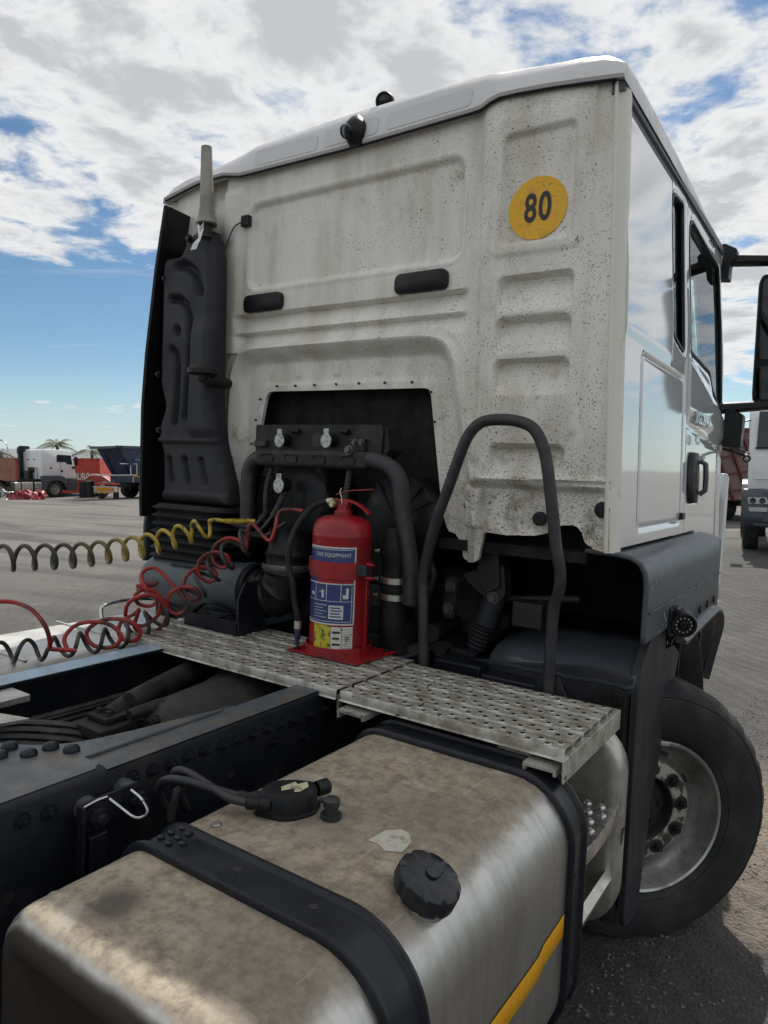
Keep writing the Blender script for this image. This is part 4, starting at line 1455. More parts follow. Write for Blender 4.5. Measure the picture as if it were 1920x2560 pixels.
B().cyl((0.70, 0.18, 1.215), (0.98, 0.22, 1.245), 0.014, n=10).obj('stabiliser_rod', ENGINE, CM)
b = B()
b.box(0.50, 0.70, -0.02, 0.14, 0.92, 0.985).box(0.70, 1.0, -0.02, 0.12, 0.90, 0.962)
b.obj('cab_bearer', FRAME, TRUCK, bevel=0.012)

# -------- grab hoop
hoop = [(0.545, -0.165, 0.995), (0.530, -0.165, 1.24), (0.530, -0.17, 1.33), (0.580, -0.19, 1.51), (0.628, -0.195, 1.64), (0.678, -0.20, 1.775), (0.705, -0.20, 1.832), (0.745, -0.20, 1.868), (0.80, -0.20, 1.878), (0.87, -0.20, 1.874), (0.925, -0.20, 1.855), (0.958, -0.20, 1.815), (0.982, -0.20, 1.75), (1.005, -0.20, 1.63), (1.028, -0.195, 1.48), (1.045, -0.185, 1.385), (1.038, -0.175, 1.325), (1.020, -0.165, 1.25), (1.020, -0.165, 0.97)]
HP = B().tube(spline(hoop, 7), 0.0195, 16).obj('grab_hoop', GREYHOSE, TRUCK)
B().prism([(0.945, 0.962), (1.095, 0.955), (1.045, 1.05), (0.995, 1.05)], 1, -0.16, -0.15).obj('hoop_foot', FRAME, HP)

# -------- front mudguards
def mud(sgn):
    b = B()
    ys = [0.0, 0.02, 0.2, 0.40, 0.47, 0.56, 0.7, 0.85, 1.0, 1.15, 1.30, 1.45, 1.58, 1.70, 1.80, 1.87, 1.90]
    def low(y):
        return float(np.interp(y, [0, 0.40, 0.47, 0.56, 1.25, 1.40, 1.55, 1.70, 1.80, 1.90], [1.165, 1.165, 1.120, 1.085, 1.100, 1.06, 0.98, 0.86, 0.74, 0.58]))
    rs = []
    for y in ys:
        t = max(0, (y - 1.35) / 0.55)
        xo = 1.272 - 0.13 * t ** 2
        zt = 1.452 - 0.10 * t ** 2
        zl = low(y)
        prof = [(1.06, zt + 0.006), (1.17, zt + 0.003), (1.215, zt - 0.004), (1.247, zt - 0.022), (1.265, zt - 0.052), (xo, zt - 0.095)]
        prof += [(xo, min(zt - 0.13, 1.29)), (xo, min(zt - 0.16, 1.24)), (xo, min(zt - 0.19, max(zl + 0.01, 1.19))), (xo, zl)]
        prof = [(min(px_, xo), pz) for px_, pz in prof]
        rs.append([(sgn * p[0], y, p[1]) for p in prof])
    b.rings(rs, closed=False)
    o = b.obj('mudguard', GREY, TRUCK, angle=40)
    s = o.modifiers.new('thick', 'SOLIDIFY')
    s.thickness = 0.014
    s.offset = -1 if sgn > 0 else 1
    return o


for sgn in (1, -1):
    MG = mud(sgn)
    # raised seam along the guard
    sp = [(sgn * 1.2735, y, 1.262 - 0.03 * max(0, (y - 1.25)) ** 1.2) for y in np.linspace(0.03, 1.45, 24)]
    B().tube(sp, 0.0035, 6).obj('guard_seam', BLACK, MG)
    # lip moulding over the arch
    lp = [(sgn * (1.285 - 0.13 * max(0, (y - 1.35) / 0.55) ** 2), y, z) for y, z in ((0.50, 1.088), (0.56, 1.086), (0.7, 1.092), (0.9, 1.098), (1.15, 1.104), (1.28, 1.10), (1.40, 1.062), (1.55, 0.98), (1.68, 0.88), (1.78, 0.76), (1.86, 0.62))]
    b = B()
    rs = []
    for p in spline(lp, 4):
        rs.append([(p.x - sgn * 0.015, p.y, p.z + 0.022), (p.x + sgn * 0.012, p.y, p.z + 0.018), (p.x + sgn * 0.026, p.y, p.z + 0.004), (p.x + sgn * 0.024, p.y, p.z - 0.008), (p.x - sgn * 0.015, p.y, p.z - 0.006)])
    b.rings(rs)
    b.obj('arch_lip', GREY, MG, angle=40)
    # wheel arch liner
    b = B()
    rs = []
    for k in range(19):
        a = rad(196 - 176 * k / 18)
        y, z = 0.80 + 0.70 * math.cos(a), 0.40 + 0.70 * math.sin(a) * 0.98
        bump_ = 0.010 if k % 4 == 0 else 0.0
        rs.append([(sgn * 0.60, y, z - bump_), (sgn * 0.85, y, z + bump_), (sgn * 1.10, y, z - bump_), (sgn * 1.235, y, z)])
    b.rings(rs, closed=False)
    lo = b.obj('arch_liner', DKPL, MG, angle=25)
    s = lo.modifiers.new('thick', 'SOLIDIFY')
    s.thickness = 0.01
    # rear skirt: outer cheek and back panel
    b = B()
    ch = round_poly([(0.060, 0.20), (0.085, 0.15), (0.22, 0.13), (0.27, 0.18), (0.37, 0.52), (0.53, 0.74), (0.70, 1.00), (0.58, 1.055), (0.44, 1.06), (0.40, 1.20), (0.30, 1.22), (0.085, 1.05), (0.060, 1.0)], 0.025, 3)
    b.prism(ch, 0, sgn * 1.215, sgn * 1.250)
    SK = b.obj('rear_skirt', DKPL, TRUCK, bevel=0.012, seg=3)
    b = B()
    bp = [(sgn * 0.62, 0.45), (sgn * 1.14, 0.16), (sgn * 1.232, 0.16), (sgn * 1.232, 1.03), (sgn * 1.10, 1.045), (sgn * 0.62, 0.985)]
    b.prism(bp, 1, 0.060, 0.075)
    b.obj('back_panel', DKPL, SK, bevel=0.006)
    # sloping shield above the back panel
    b = B()
    rs = []
    for (y, z) in ((0.055, 0.985), (0.072, 1.020), (0.12, 1.045), (0.22, 1.065), (0.32, 1.085), (0.42, 1.10)):
        rs.append([(sgn * x, y, z + 0.02 * (x - 0.9) + (0.006 if i % 2 else 0)) for i, x in enumerate((0.70, 0.82, 0.835, 0.98, 0.995, 1.12, 1.20, 1.235))])
    b.rings(rs, closed=False)
    so = b.obj('splash_shield', GREY, SK, angle=25)
    s = so.modifiers.new('thick', 'SOLIDIFY')
    s.thickness = 0.008
    b = B()
    b.prism(round_poly([(sgn * 1.10, 0.30), (sgn * 1.205, 0.16), (sgn * 1.216, 0.2), (sgn * 1.216, 0.98), (sgn * 1.17, 1.0), (sgn * 1.11, 0.98)], 0.02, 3), 1, 0.035, 0.062)
    b.obj('mud_flap', RUBBER, SK, bevel=0.008)
    for (z, x) in ((0.96, 1.185),):
        B().lathe([(0.022, 0.0), (0.022, 0.006), (0.012, 0.008), (0.0005, 0.006)], (sgn * x, 0.033, z), (0, -1, 0), 16).obj('rivet', BLACK, SK)
    if sgn > 0:
        MGR = MG
        for y in (0.95, 1.13, 1.30):
            B().obox((1.274, y, 1.145), (1, 0, 0), (0, 1, 0.6), (0, -0.6, 1), 0.004, 0.012, 0.012).obj('rivet', BLACK, MGR)

# side camera on the mudguard: ring of infrared lamps
c = Vector((1.275, 0.385, 1.182))
b = B()
b.box(1.262, 1.300, 0.36, 0.43, 1.215, 1.238)
b.box(1.265, 1.285, 0.335, 0.45, 1.13, 1.235)
SC = b.obj('guard_camera', BLACK, TRUCK, bevel=0.008, seg=3)
dv = Vector((0.45, -0.87, -0.12)).normalized()
cc = c + Vector((0.036, -0.005, 0.0))
B().lathe([(0.001, -0.055), (0.040, -0.05), (0.048, -0.03), (0.048, 0.022), (0.044, 0.030), (0.037, 0.030), (0.035, 0.022), (0.0005, 0.022)], cc, dv, 28).obj('housing', BLACK, SC)
B().lathe([(0.018, 0.022), (0.017, 0.032), (0.012, 0.034), (0.0005, 0.031)], cc, dv, 20).obj('lens', DGLASS, SC)
u, w, d = frame(dv)
for k in range(12):
    a = 2 * math.pi * k / 12
    p = cc + dv * 0.0225 + u * (0.027 * math.cos(a)) + w * (0.027 * math.sin(a))
    B().cyl(p, p + dv * 0.003, 0.0036, n=8).obj('infrared_lamp', STEEL, SC)

# paint chips on the guard corner
CHIP = mat('chipped_primer', (0.50, 0.46, 0.38), 0.6)
for (y, z, s) in ((0.10, 1.36, .010), (0.045, 1.345, .008), (0.26, 1.225, .012), (0.285, 1.205, .010), (0.30, 1.18, .007), (0.20, 1.175, .008), (0.34, 1.11, .008), (0.25, 1.19, .006)):
    pts = [(1.2726, y + s * (0.6 + 0.5 * random.random()) * math.cos(a) * 0.5, z + s * (0.7 + 0.6 * random.random()) * math.sin(a)) for a in np.linspace(0, 2 * math.pi, 8)[:-1]]
    b = B().add(pts + [(p[0] + 0.0012, p[1], p[2]) for p in pts], [tuple(range(7)), tuple(range(7, 14))])
    b.obj('paint_chip', CHIP, MGR, smooth=False)

# -------- steered front wheels
def wheel(parent, m4, tread=True):
    b = B()
    n = 120
    prof = [(0.292, -0.030), (0.300, -0.006), (0.325, 0.012), (0.37, 0.026), (0.42, 0.030), (0.462, 0.022), (0.490, 0.006), (0.508, -0.010), (0.522, -0.030), (0.531, -0.060), (0.533, -0.10), (0.533, -0.21), (0.531, -0.25), (0.515, -0.29), (0.45, -0.33), (0.36, -0.325), (0.30, -0.30), (0.292, -0.27)]
    R = []
    for i, (r, h) in enumerate(prof):
        ring = []
        for j in range(n):
            a = 2 * math.pi * j / n
            rr = r
            if tread and 7 <= i <= 12:
                rr = r - (0.010 if (j % 4 == 0) else 0.0)
            ring.append((h, rr * math.cos(a), rr * math.sin(a)))
        R.append(ring)
    b.rings(R, cap=False)
    # circumferential lettering ring and guide line as raised beads
    for r, h in ((0.335, 0.0165), (0.478, 0.0145)):
        b.tube([(h, r * math.cos(2 * math.pi * j / 72), r * math.sin(2 * math.pi * j / 72)) for j in range(73)], 0.0022, 5, cap=False)
    t = b.obj('wheel', TYRE, parent, angle=50)
    t.matrix_local = m4
    b = B()
    b.lathe([(0.290, -0.045), (0.298, -0.010), (0.303, 0.000), (0.304, 0.008), (0.299, 0.014), (0.290, 0.010), (0.282, -0.010), (0.272, -0.040), (0.258, -0.066), (0.246, -0.080), (0.240, -0.098), (0.232, -0.108), (0.222, -0.100), (0.212, -0.070), (0.200, -0.056)], (0, 0, 0), (1, 0, 0), 72)
    RM = b.obj('rim', RIM, t, angle=40)
    b = B()
    b.lathe([(0.203, -0.058), (0.190, -0.052), (0.140, -0.052), (0.134, -0.058)], (0, 0, 0), (1, 0, 0), 60)
    b.obj('nut_face', HUBP, t, angle=40)
    b = B()
    b.lathe([(0.136, -0.056), (0.131, -0.060), (0.126, -0.085), (0.118, -0.100), (0.085, -0.100), (0.080, -0.088), (0.060, -0.086), (0.055, -0.092), (0.0005, -0.090)], (0, 0, 0), (1, 0, 0), 48)
    hb = b.obj('hub', ENGINE, t, angle=40)
    for k in range(10):
        a = 2 * math.pi * k / 10 + 0.12
        y, z = 0.1675 * math.cos(a), 0.1675 * math.sin(a)
        q = B().lathe([(0.0285, 0.0), (0.0285, 0.004), (0.022, 0.007), (0.0205, 0.007)], (-0.054, y, z), (1, 0, 0), 18)
        q.hexbolt((-0.052, y, z), (1, 0, 0), 0.0165, 0.024, 0.010)
        q.obj('wheel_nut', ENGINE, t)
        a2 = a + 0.3
        q = B().cyl((-0.0565, 0.186 * math.cos(a2), 0.186 * math.sin(a2)), (-0.050, 0.186 * math.cos(a2), 0.186 * math.sin(a2)), 0.004, n=6)
    for k in range(8):
        a = 2 * math.pi * k / 8
        B().hexbolt((-0.100, 0.101 * math.cos(a), 0.101 * math.sin(a)), (1, 0, 0), 0.010, 0.010).obj('hub_bolt', ENGINE, t)
    for k in range(10):
        a = 2 * math.pi * k / 10 + 0.43
        y, z = 0.237 * math.cos(a), 0.237 * math.sin(a)
        B().lathe([(0.020, 0.0), (0.018, 0.003), (0.0005, 0.003)], (-0.104, y, z), (1, 0, 0), 14).obj('hand_hole', INK, RM)
    # balance weight
    B().obox((0.008, 0.293 * math.cos(1.45), 0.293 * math.sin(1.45)), (1, 0, 0), (0, -math.sin(1.45), math.cos(1.45)), (0, math.cos(1.45), math.sin(1.45)), 0.008, 0.022, 0.008).obj('balance_weight', STEEL, t, bevel=0.003)
    return t


STEER = rad(-46)
WC = Vector((1.225, 0.463, 0.395))
WH = wheel(TRUCK, Matrix.Translation(WC) @ Matrix.Rotation(STEER, 4, 'Z'))
W2 = Matrix.Translation(Vector((-0.93, 0.98, 0.445))) @ Matrix.Rotation(math.pi + STEER, 4, 'Z')
t2 = dup(WH, TRUCK, mat4=W2)
for ch in list(WH.children):
    c2_ = dup(ch, t2)
    for g in list(ch.children):
        dup(g, c2_)
# axle beam
B().box(-0.9, 0.9, 0.74, 0.86, 0.38, 0.50).obj('front_axle', FRAME, TRUCK, bevel=0.02)

# -------- chassis
def rail(sgn, top_m):
    x0, x1 = sgn * 0.335, sgn * 0.432
    b = B()
    lo, hi = min(x0, x1), max(x0, x1)
    web0, web1 = (0.424, 0.432) if sgn > 0 else (-0.432, -0.424)
    prof = [(web1, 0.70), (web1, 0.965), (web1 - 0.004, 0.978), (web1 - 0.016, 0.982), (lo if sgn > 0 else hi, 0.982), (lo if sgn > 0 else hi, 0.974), (web0, 0.972), (web0, 0.708), (lo if sgn > 0 else hi, 0.708), (lo if sgn > 0 else hi, 0.70)]
    if sgn < 0:
        prof = [(-p[0], p[1]) for p in [(0.432, 0.70), (0.432, 0.965), (0.428, 0.978), (0.416, 0.982), (0.335, 0.982), (0.335, 0.974), (0.424, 0.972), (0.424, 0.708), (0.335, 0.708), (0.335, 0.70)]]
    b.prism(prof, 1, -2.6, 0.5)
    o = b.obj('chassis_rail', FRAME, TRUCK, angle=50)
    lo2, hi2 = (0.336, 0.428) if sgn > 0 else (-0.428, -0.336)
    B().box(lo2, hi2, -2.6, 0.45, 0.9822, 0.9840).obj('top_flange', top_m, o)
    return o


RR = rail(1, FRAMETOP)
RL = rail(-1, BLUEFL)
# doubled rear length of the right rail
b = B()
b.prism([(0.445, 0.70), (0.445, 0.978), (0.440, 0.990), (0.428, 0.995), (0.345, 0.995), (0.345, 0.985), (0.433, 0.984), (0.4335, 0.70)], 1, -2.6, -1.395)
RD = b.obj('rail_doubler', FRAME, RR, bevel=0.003)
B().prism([(0.350, -2.6), (0.430, -2.6), (0.430, -1.42), (0.41, -1.398), (0.350, -1.398)], 2, 0.9953, 0.9965).obj('top_flange', FRAMETOP, RD)
# gusset of the cross member, with its rounded edge
gp = [(0.345, -0.95)] + [tuple(p)[:2] for p in spline([(0.33, -1.0, 0), (0.310, -1.10, 0), (0.285, -1.24, 0), (0.255, -1.345, 0), (0.205, -1.415, 0), (0.13, -1.465, 0), (0.03, -1.50, 0), (-0.15, -1.52, 0)], 4)] + [(-0.15, -2.4), (0.345, -2.4)]
GU = B().prism(gp, 2, 0.9842, 0.9925).obj('gusset_plate', FRAMETOP, TRUCK, bevel=0.002)
for (x, y) in ((0.241, -1.467), (0.243, -1.414), (0.295, -1.392), (0.20, -1.515), (0.17, -1.475), (0.12, -1.53)):
    B().lathe([(0.0195, 0.0), (0.0195, 0.006), (0.016, 0.012), (0.009, 0.015), (0.0005, 0.016)], (x, y, 0.9925), (0, 0, 1), 16).obj('rivet', FRAME, GU)
# bolts on the web
bz = [(-0.528, .913), (-0.595, .92), (-0.670, .921), (-0.746, .923), (-0.803, .927), (-0.861, .929), (-0.921, .931), (-0.98, .933), (-1.037, .934), (-1.099, .939), (-1.154, .941), (-1.21, .939), (-1.264, .942), (-1.323, .945), (-0.838, .887), (-0.70, 0.86), (-1.18, 0.89)]
bolt0 = B().hexbolt((0, 0, 0), (1, 0, 0), 0.0125, 0.014, 0.009).obj('bolt', FRAME, RR, loc=(0.432, bz[0][0], bz[0][1]))
for y, z in bz[1:]:
    dup(bolt0, RR, loc=(0.432, y, z))
for y, z in ((-1.539, .946), (-1.595, .950), (-1.66, .95), (-1.73, .952)):
    dup(bolt0, RD, loc=(0.445, y, z))
for y, z in ((-1.46, .80), (-1.62, .80), (-1.0, .84)):
    B().cyl((0.4315, y, z), (0.4335 + (0.0125 if y < -1.4 else 0), y, z), 0.012, n=14).obj('bolt_hole', INK, RR)

# tank bracket with stand-offs, two big nuts and the spring clip
b = B()
b.box(0.470, 0.478, -1.492, -1.335, 0.885, 0.952)
b.box(0.470, 0.500, -1.492, -1.484, 0.70, 0.952)
BR = b.obj('tank_bracket', FRAME, RR, bevel=0.004)
for y in (-1.455, -1.350):
    B().cyl((0.432, y, 0.925), (0.472, y, 0.925), 0.026, n=20).obj('standoff', FRAMETOP, BR)
    B().hexbolt((0.478, y + 0.004, 0.914), (1, 0, 0), 0.022, 0.022, 0.014).obj('nut', FRAME, BR)
clip = [(0.479, -1.487, 0.943), (0.483, -1.45, 0.950), (0.486, -1.43, 0.951), (0.486, -1.425, 0.950)]
B().tube(spline(clip, 5), 0.0028, 6).obj('clip_strip', STEEL, BR)
B().tube(spline([(0.482, -1.418, 0.942), (0.500, -1.405, 0.925), (0.530, -1.388, 0.903), (0.538, -1.370, 0.900), (0.530, -1.352, 0.905), (0.505, -1.352, 0.925), (0.482, -1.362, 0.942)], 6), 0.0032, 8).obj('spring_clip', STEEL, BR)
B().box(0.45, 0.50, -1.475, -1.43, 0.60, 0.88).obj('bracket_leg', FRAME, BR, bevel=0.004)
B().box(0.45, 0.70, -1.47, -1.36, 0.30, 0.36).obj('tank_cradle', FRAME, BR, bevel=0.006)

# cross member and things between the rails
B().box(-0.42, 0.42, -0.20, -0.10, 0.74, 0.95).obj('cross_member', FRAME, TRUCK, bevel=0.01)
B().box(-0.42, 0.42, -2.6, 0.4, 0.42, 0.45).obj('belly_plate', DARK, TRUCK)
GB = B().lathe([(0.02, 0), (0.16, 0.0), (0.20, 0.05), (0.21, 0.30), (0.25, 0.5), (0.26, 0.7)], (0.02, -0.95, 0.72), (0, 1, 0.02), 28, cap=True).obj('gearbox', ENGINE, TRUCK)
for k in range(9):
    a = 2 * math.pi * k / 9
    B().hexbolt((0.02 + 0.17 * math.cos(a), -0.948, 0.72 + 0.17 * math.sin(a)), (0, -1, 0), 0.012, 0.014).obj('bolt', ENGINE, GB)
PS = B().lathe([(0.001, -0.9), (0.055, -0.9), (0.055, -0.06), (0.075, -0.05), (0.09, -0.03), (0.09, 0.0), (0.03, 0.0)], (0.02, -0.98, 0.72), (0, 1, 0), 24).obj('prop_shaft', ENGINE, TRUCK)
B().tube([(-0.10, -1.02, 0.87), (-0.16, -0.86, 0.885), (-0.22, -0.60, 0.905), (-0.34, -0.30, 0.93)], 0.042, 16).obj('charge_pipe', ENGINE, TRUCK)
# shift valve on the gearbox
b = B()
b.box(-0.17, -0.02, -1.10, -0.93, 0.84, 0.875)
b.box(-0.15, -0.05, -1.06, -0.96, 0.875, 0.895)
VB = b.obj('shift_valve', ENGINE, TRUCK, bevel=0.006)
B().lathe([(0.001, 0), (0.030, 0), (0.034, 0.01), (0.034, 0.10), (0.028, 0.11), (0.028, 0.16), (0.001, 0.16)], (-0.10, -0.94, 0.91), (-0.25, 1, 0.05), 18).obj('valve_cylinder', ENGINE, VB)
B().lathe([(0.001, 0), (0.018, 0), (0.02, 0.03), (0.02, 0.12), (0.001, 0.12)], (-0.02, -1.0, 0.90), (0.1, 1, 0.08), 14).obj('valve_cylinder', ENGINE, VB)
for (x, y) in ((-0.13, -1.03), (-0.11, -1.0), (-0.08, -1.03)):
    B().hexbolt((x, y, 0.895), (0, 0, 1), 0.010, 0.012).obj('bolt', ENGINE, VB)
B().lathe([(0.001, 0), (0.04, 0.002), (0.052, 0.02), (0.055, 0.05), (0.055, 0.34), (0.05, 0.36), (0.001, 0.37)], (0.20, -1.13, 0.865), (0.03, 1, 0.02), 26).obj('air_cylinder', GREY, TRUCK)
cr = spline([(0.10, -1.24, 0.855), (0.15, -1.16, 0.885), (0.20, -1.10, 0.875), (0.22, -1.04, 0.84)], 12)
B().tube(cr, [0.040 + 0.004 * (i % 3 == 0) for i in range(len(cr))], 16).obj('corrugated_hose', RUBBER, TRUCK, angle=20)
# bundles of lines along the left rail and a sagging loop
for k in range(7):
    dz = 0.86 - 0.022 * k
    B().tube(spline([(-0.322 + 0.01 * (k % 2), -1.9, dz), (-0.320, -1.4, dz + 0.01 * math.sin(k)), (-0.32, -0.9, dz - 0.008 * math.cos(k * 2)), (-0.322, -0.3, dz)], 5), 0.009, 7).obj('pipe_run', BLKHOSE, RL)
for k in range(8):
    s = k * 0.016
    B().tube(spline([(-0.30 + s * 0.3, -1.75, 0.86 - s * 0.4), (-0.26 + s, -1.35 - s, 0.90 - s * 0.6), (-0.16 + s, -1.12 - s * 0.7, 0.87 - s), (-0.08 + s * 0.7, -0.98, 0.80 - s), (-0.06, -0.8, 0.72)], 6), 0.010, 7).obj('brake_line', BLKHOSE, TRUCK)
# pale cut plates of the coupling deck at the frame's left
b = B()
b.prism([(-0.33, -1.35), (-0.095, -1.275), (-0.12, -1.36), (-0.30, -1.62), (-0.33, -1.62)], 2, 0.938, 0.950)
b.obj('deck_plate', ALU, TRUCK, bevel=0.002)
B().box(-0.33, -0.225, -1.30, -1.20, 0.95, 0.972).obj('deck_plate', ALU, TRUCK, bevel=0.003)

# -------- fuel tanks
def tank_section(x0, x1, z0, z1, ro, ri, k=8):
    """ring of (x, z), outer side at x1"""
    out = []
    for cx_, cz_, r, a0 in ((x1 - ro, z1 - ro, ro, 90), (x1 - ro, z0 + ro, ro, 0), (x0 + ri, z0 + ri, ri, -90), (x0 + ri, z1 - ri, ri, -180)):
        for j in range(k + 1):
            a = rad(a0 - 90 * j / k)
            out.append((cx_ + r * math.cos(a), cz_ + r * math.sin(a)))
    return out


def inset_ring(x0, x1, z0, z1, ro, ri, d):
    return tank_section(x0 + d, x1 - d, z0 + d, z1 - d, max(ro - d, 0.02), max(ri - d, 0.02))


TX0, TX1, TZ0, TZ1, TRO, TRI = 0.630, 1.285, 0.27, 0.930, 0.150, 0.085


def build_tank(sgn, y0, y1, m, name):
    b = B()
    R = []
    re = 0.055
    def ring(d, y):
        return [(sgn * p[0], y, p[1]) for p in inset_ring(TX0, TX1, TZ0, TZ1, TRO, TRI, d)]
    R.append(ring(0.16, y0 + 0.014))
    R.append(ring(0.075, y0 + 0.010))
    R.append(ring(0.062, y0 + 0.002))
    for k in range(7):
        a = rad(90 * k / 6)
        R.append(ring(re * (1 - math.sin(a)), y0 + re * (1 - math.cos(a))))
    # weld line just in from the rounded end
    R.append(ring(0.0, y0 + 0.085))
    R.append(ring(-0.0022, y0 + 0.089))
    R.append(ring(0.0, y0 + 0.093))
    for t in np.linspace(0.12, 0.95, 10):
        R.append(ring(0.0, y0 + 0.093 + (y1 - y0 - 0.15) * t))
    for k in range(7):
        a = rad(90 - 90 * k / 6)
        R.append(ring(re * (1 - math.sin(a)), y1 - re * (1 - math.cos(a))))
    R.append(ring(0.10, y1))
    b.rings(R)
    return b.obj(name, m, TRUCK, angle=60)


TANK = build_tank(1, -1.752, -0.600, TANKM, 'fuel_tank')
LT = build_tank(-1, -1.70, -0.05, mat('pale_dusty_aluminium', (0.55, 0.54, 0.51), 0.45, 0.4, (0.40, 0.38, 0.34), 5, 0.4, 0.7), 'side_tank')
for y in (-1.32, -0.95, -0.52):
    B().box(-1.22, -0.70, y - 0.006, y + 0.006, 0.930, 0.936).obj('tank_seam', ALU, LT)
B().tube(spline([(-0.98, -0.44, 0.945), (-1.02, -0.42, 1.0), (-1.08, -0.36, 1.005), (-1.12, -0.25, 1.005), (-1.12, -0.12, 1.0), (-1.12, -0.05, 0.99)], 6), 0.009, 8).obj('hand_rail', STEEL, LT)


def strap(y0, y1, name, m, pads=False):
    """moulded band with a bead on both edges, following the tank section"""
    b = B()
    prof = [(y0, 0.000), (y0, 0.012), (y0 + 0.004, 0.017), (y0 + 0.011, 0.017), (y0 + 0.015, 0.010), (y0 + 0.017, 0.008), (y1 - 0.017, 0.008), (y1 - 0.015, 0.010), (y1 - 0.011, 0.017), (y1 - 0.004, 0.017), (y1, 0.012), (y1, 0.0)]
    base = tank_section(TX0, TX1, TZ0, TZ1, TRO, TRI, 10)
    n = len(base)
    sec = []
    # outward normals
    for i, p in enumerate(base):
        a, c = base[i - 1], base[(i + 1) % n]
        tx, tz = c[0] - a[0], c[1] - a[1]
        l = math.hypot(tx, tz)
        sec.append((p, (-tz / l, tx / l)))
    # ring order is clockwise starting at the top: keep the part that is over the tank
    R = []
    for (p, nn) in sec:
        R.append([(p[0] + nn[0] * h, y, p[1] + nn[1] * h) for y, h in prof])
    # subdivide the flat runs
    fine = []
    for i in range(n):
        a, c = R[i], R[(i + 1) % n]
        fine.append(a)
        if (Vector(a[0]) - Vector(c[0])).length > 0.12:
            for t in np.linspace(0, 1, 6)[1:-1]:
                fine.append([tuple(Vector(u_).lerp(Vector(v_), t)) for u_, v_ in zip(a, c)])
    fine.append(fine[0])
    b.rings(fine, cap=False, closed=False)
    return b.obj(name, m, TRUCK, angle=40)


STRAPM = mat('black_tank_strap', (0.011, 0.013, 0.018), 0.36, 0.0, (0.030, 0.030, 0.032), 7, 0.5, 0.8, bump=(50, 0.08), spec=0.35)
S1 = strap(-1.492, -1.386, 'tank_strap', STRAPM)
S2 = strap(-0.692, -0.588, 'tank_strap', STRAPM)
# studs at the inner end of the rear strap
for i, (x, y) in enumerate(((0.700, -1.450), (0.700, -1.425), (0.705, -1.400), (0.730, -1.455), (0.728, -1.430), (0.732, -1.408), (0.752, -1.438))):
    B().lathe([(0.0075, 0.0), (0.0075, 0.004), (0.004, 0.006), (0.0005, 0.006)], (x, y, 0.938), (0, 0, 1), 12).obj('stud', STRAPM, S1)
for (x, y) in ((0.90, -1.435), (1.085, -1.435)):
    B().cyl((x, y, 0.9375), (x, y, 0.9390), 0.009, n=12).obj('bolt_hole', INK, S1)
for z in (0.70, 0.42):
    B().cyl((1.2925, -0.64, z), (1.2945, -0.64, z), 0.009, n=12).obj('bolt_hole', INK, S2)

# reflective tape along the tank side, with a kink where it was joined
rs = []
for y in np.linspace(-1.74, -0.70, 40):
    z = 0.585 + 0.012 * (1 if y > -0.86 else 0) + 0.004 * math.sin(y * 9)
    rs.append([(1.2872, y, z - 0.028), (1.2878, y, z - 0.027), (1.2878, y, z + 0.027), (1.2872, y, z + 0.028)])
B().rings(rs).obj('reflective_tape', YTAPE, TANK)

# filler cap on the shoulder of the tank
FN = Vector((0.40, 0.0, 0.917)).normalized()
FC = Vector((1.192, -1.255, 0.905))
b = B()
b.lathe([(0.054, -0.03), (0.054, 0.022), (0.050, 0.026), (0.044, 0.026)], FC, FN, 32)
NECK = b.obj('filler_neck', ALU, TANK)
b = B()
u, w, d = frame(FN)
n = 96
R = []
for r, h, lob in ((0.050, 0.018, 0), (0.0605, 0.020, 1), (0.0625, 0.026, 1), (0.0625, 0.046, 1), (0.060, 0.056, 1), (0.054, 0.0605, 0.5), (0.030, 0.062, 0), (0.0005, 0.062, 0)):
    ring = []
    for j in range(n):
        a = 2 * math.pi * j / n
        c = math.cos(9 * a)
        k = 1 - 0.055 * lob * max(0.0, (c - 0.55) / 0.45) ** 0.5
        ring.append(FC + d * h + u * (r * k * math.cos(a)) + w * (r * k * math.sin(a)))
    R.append(ring)
b.rings(R)
CAP = b.obj('filler_cap', mat('black_cap_plastic', (0.010, 0.012, 0.017), 0.36, 0, (0.026, 0.026, 0.028), 20, 0.5, 0.75, bump=(200, 0.06)), TANK, angle=35)
pr = []
for k in range(13):
    a = rad(90 + 180 * k / 12)
    pr.append(FC + d * 0.0621 + u * (0.0 + 0.013 * math.cos(a)) + w * (0.013 * math.sin(a) + 0.0))
pr += [FC + d * 0.0621 + u * 0.030 + w * (-0.011), FC + d * 0.0621 + u * 0.033, FC + d * 0.0621 + u * 0.030 + w * 0.011]
B().rings([pr, [p + d * 0.0055 for p in pr]]).obj('keyhole_cover', CAP.data.materials[0], CAP, bevel=0.0015)
# old sticker remains
pt = [(1.025, -1.186), (1.030, -1.130), (1.055, -1.105), (1.075, -1.108), (1.10, -1.135), (1.105, -1.18), (1.075, -1.198), (1.05, -1.185)]
B().add([(x, y, 0.9312) for x, y in pt], [tuple(range(len(pt)))]).obj('old_sticker', mat('paper_remains', (0.47, 0.45, 0.38), 0.8, 0, (0.30, 0.26, 0.2), 40, 0.5, 0.65), TANK, smooth=False)

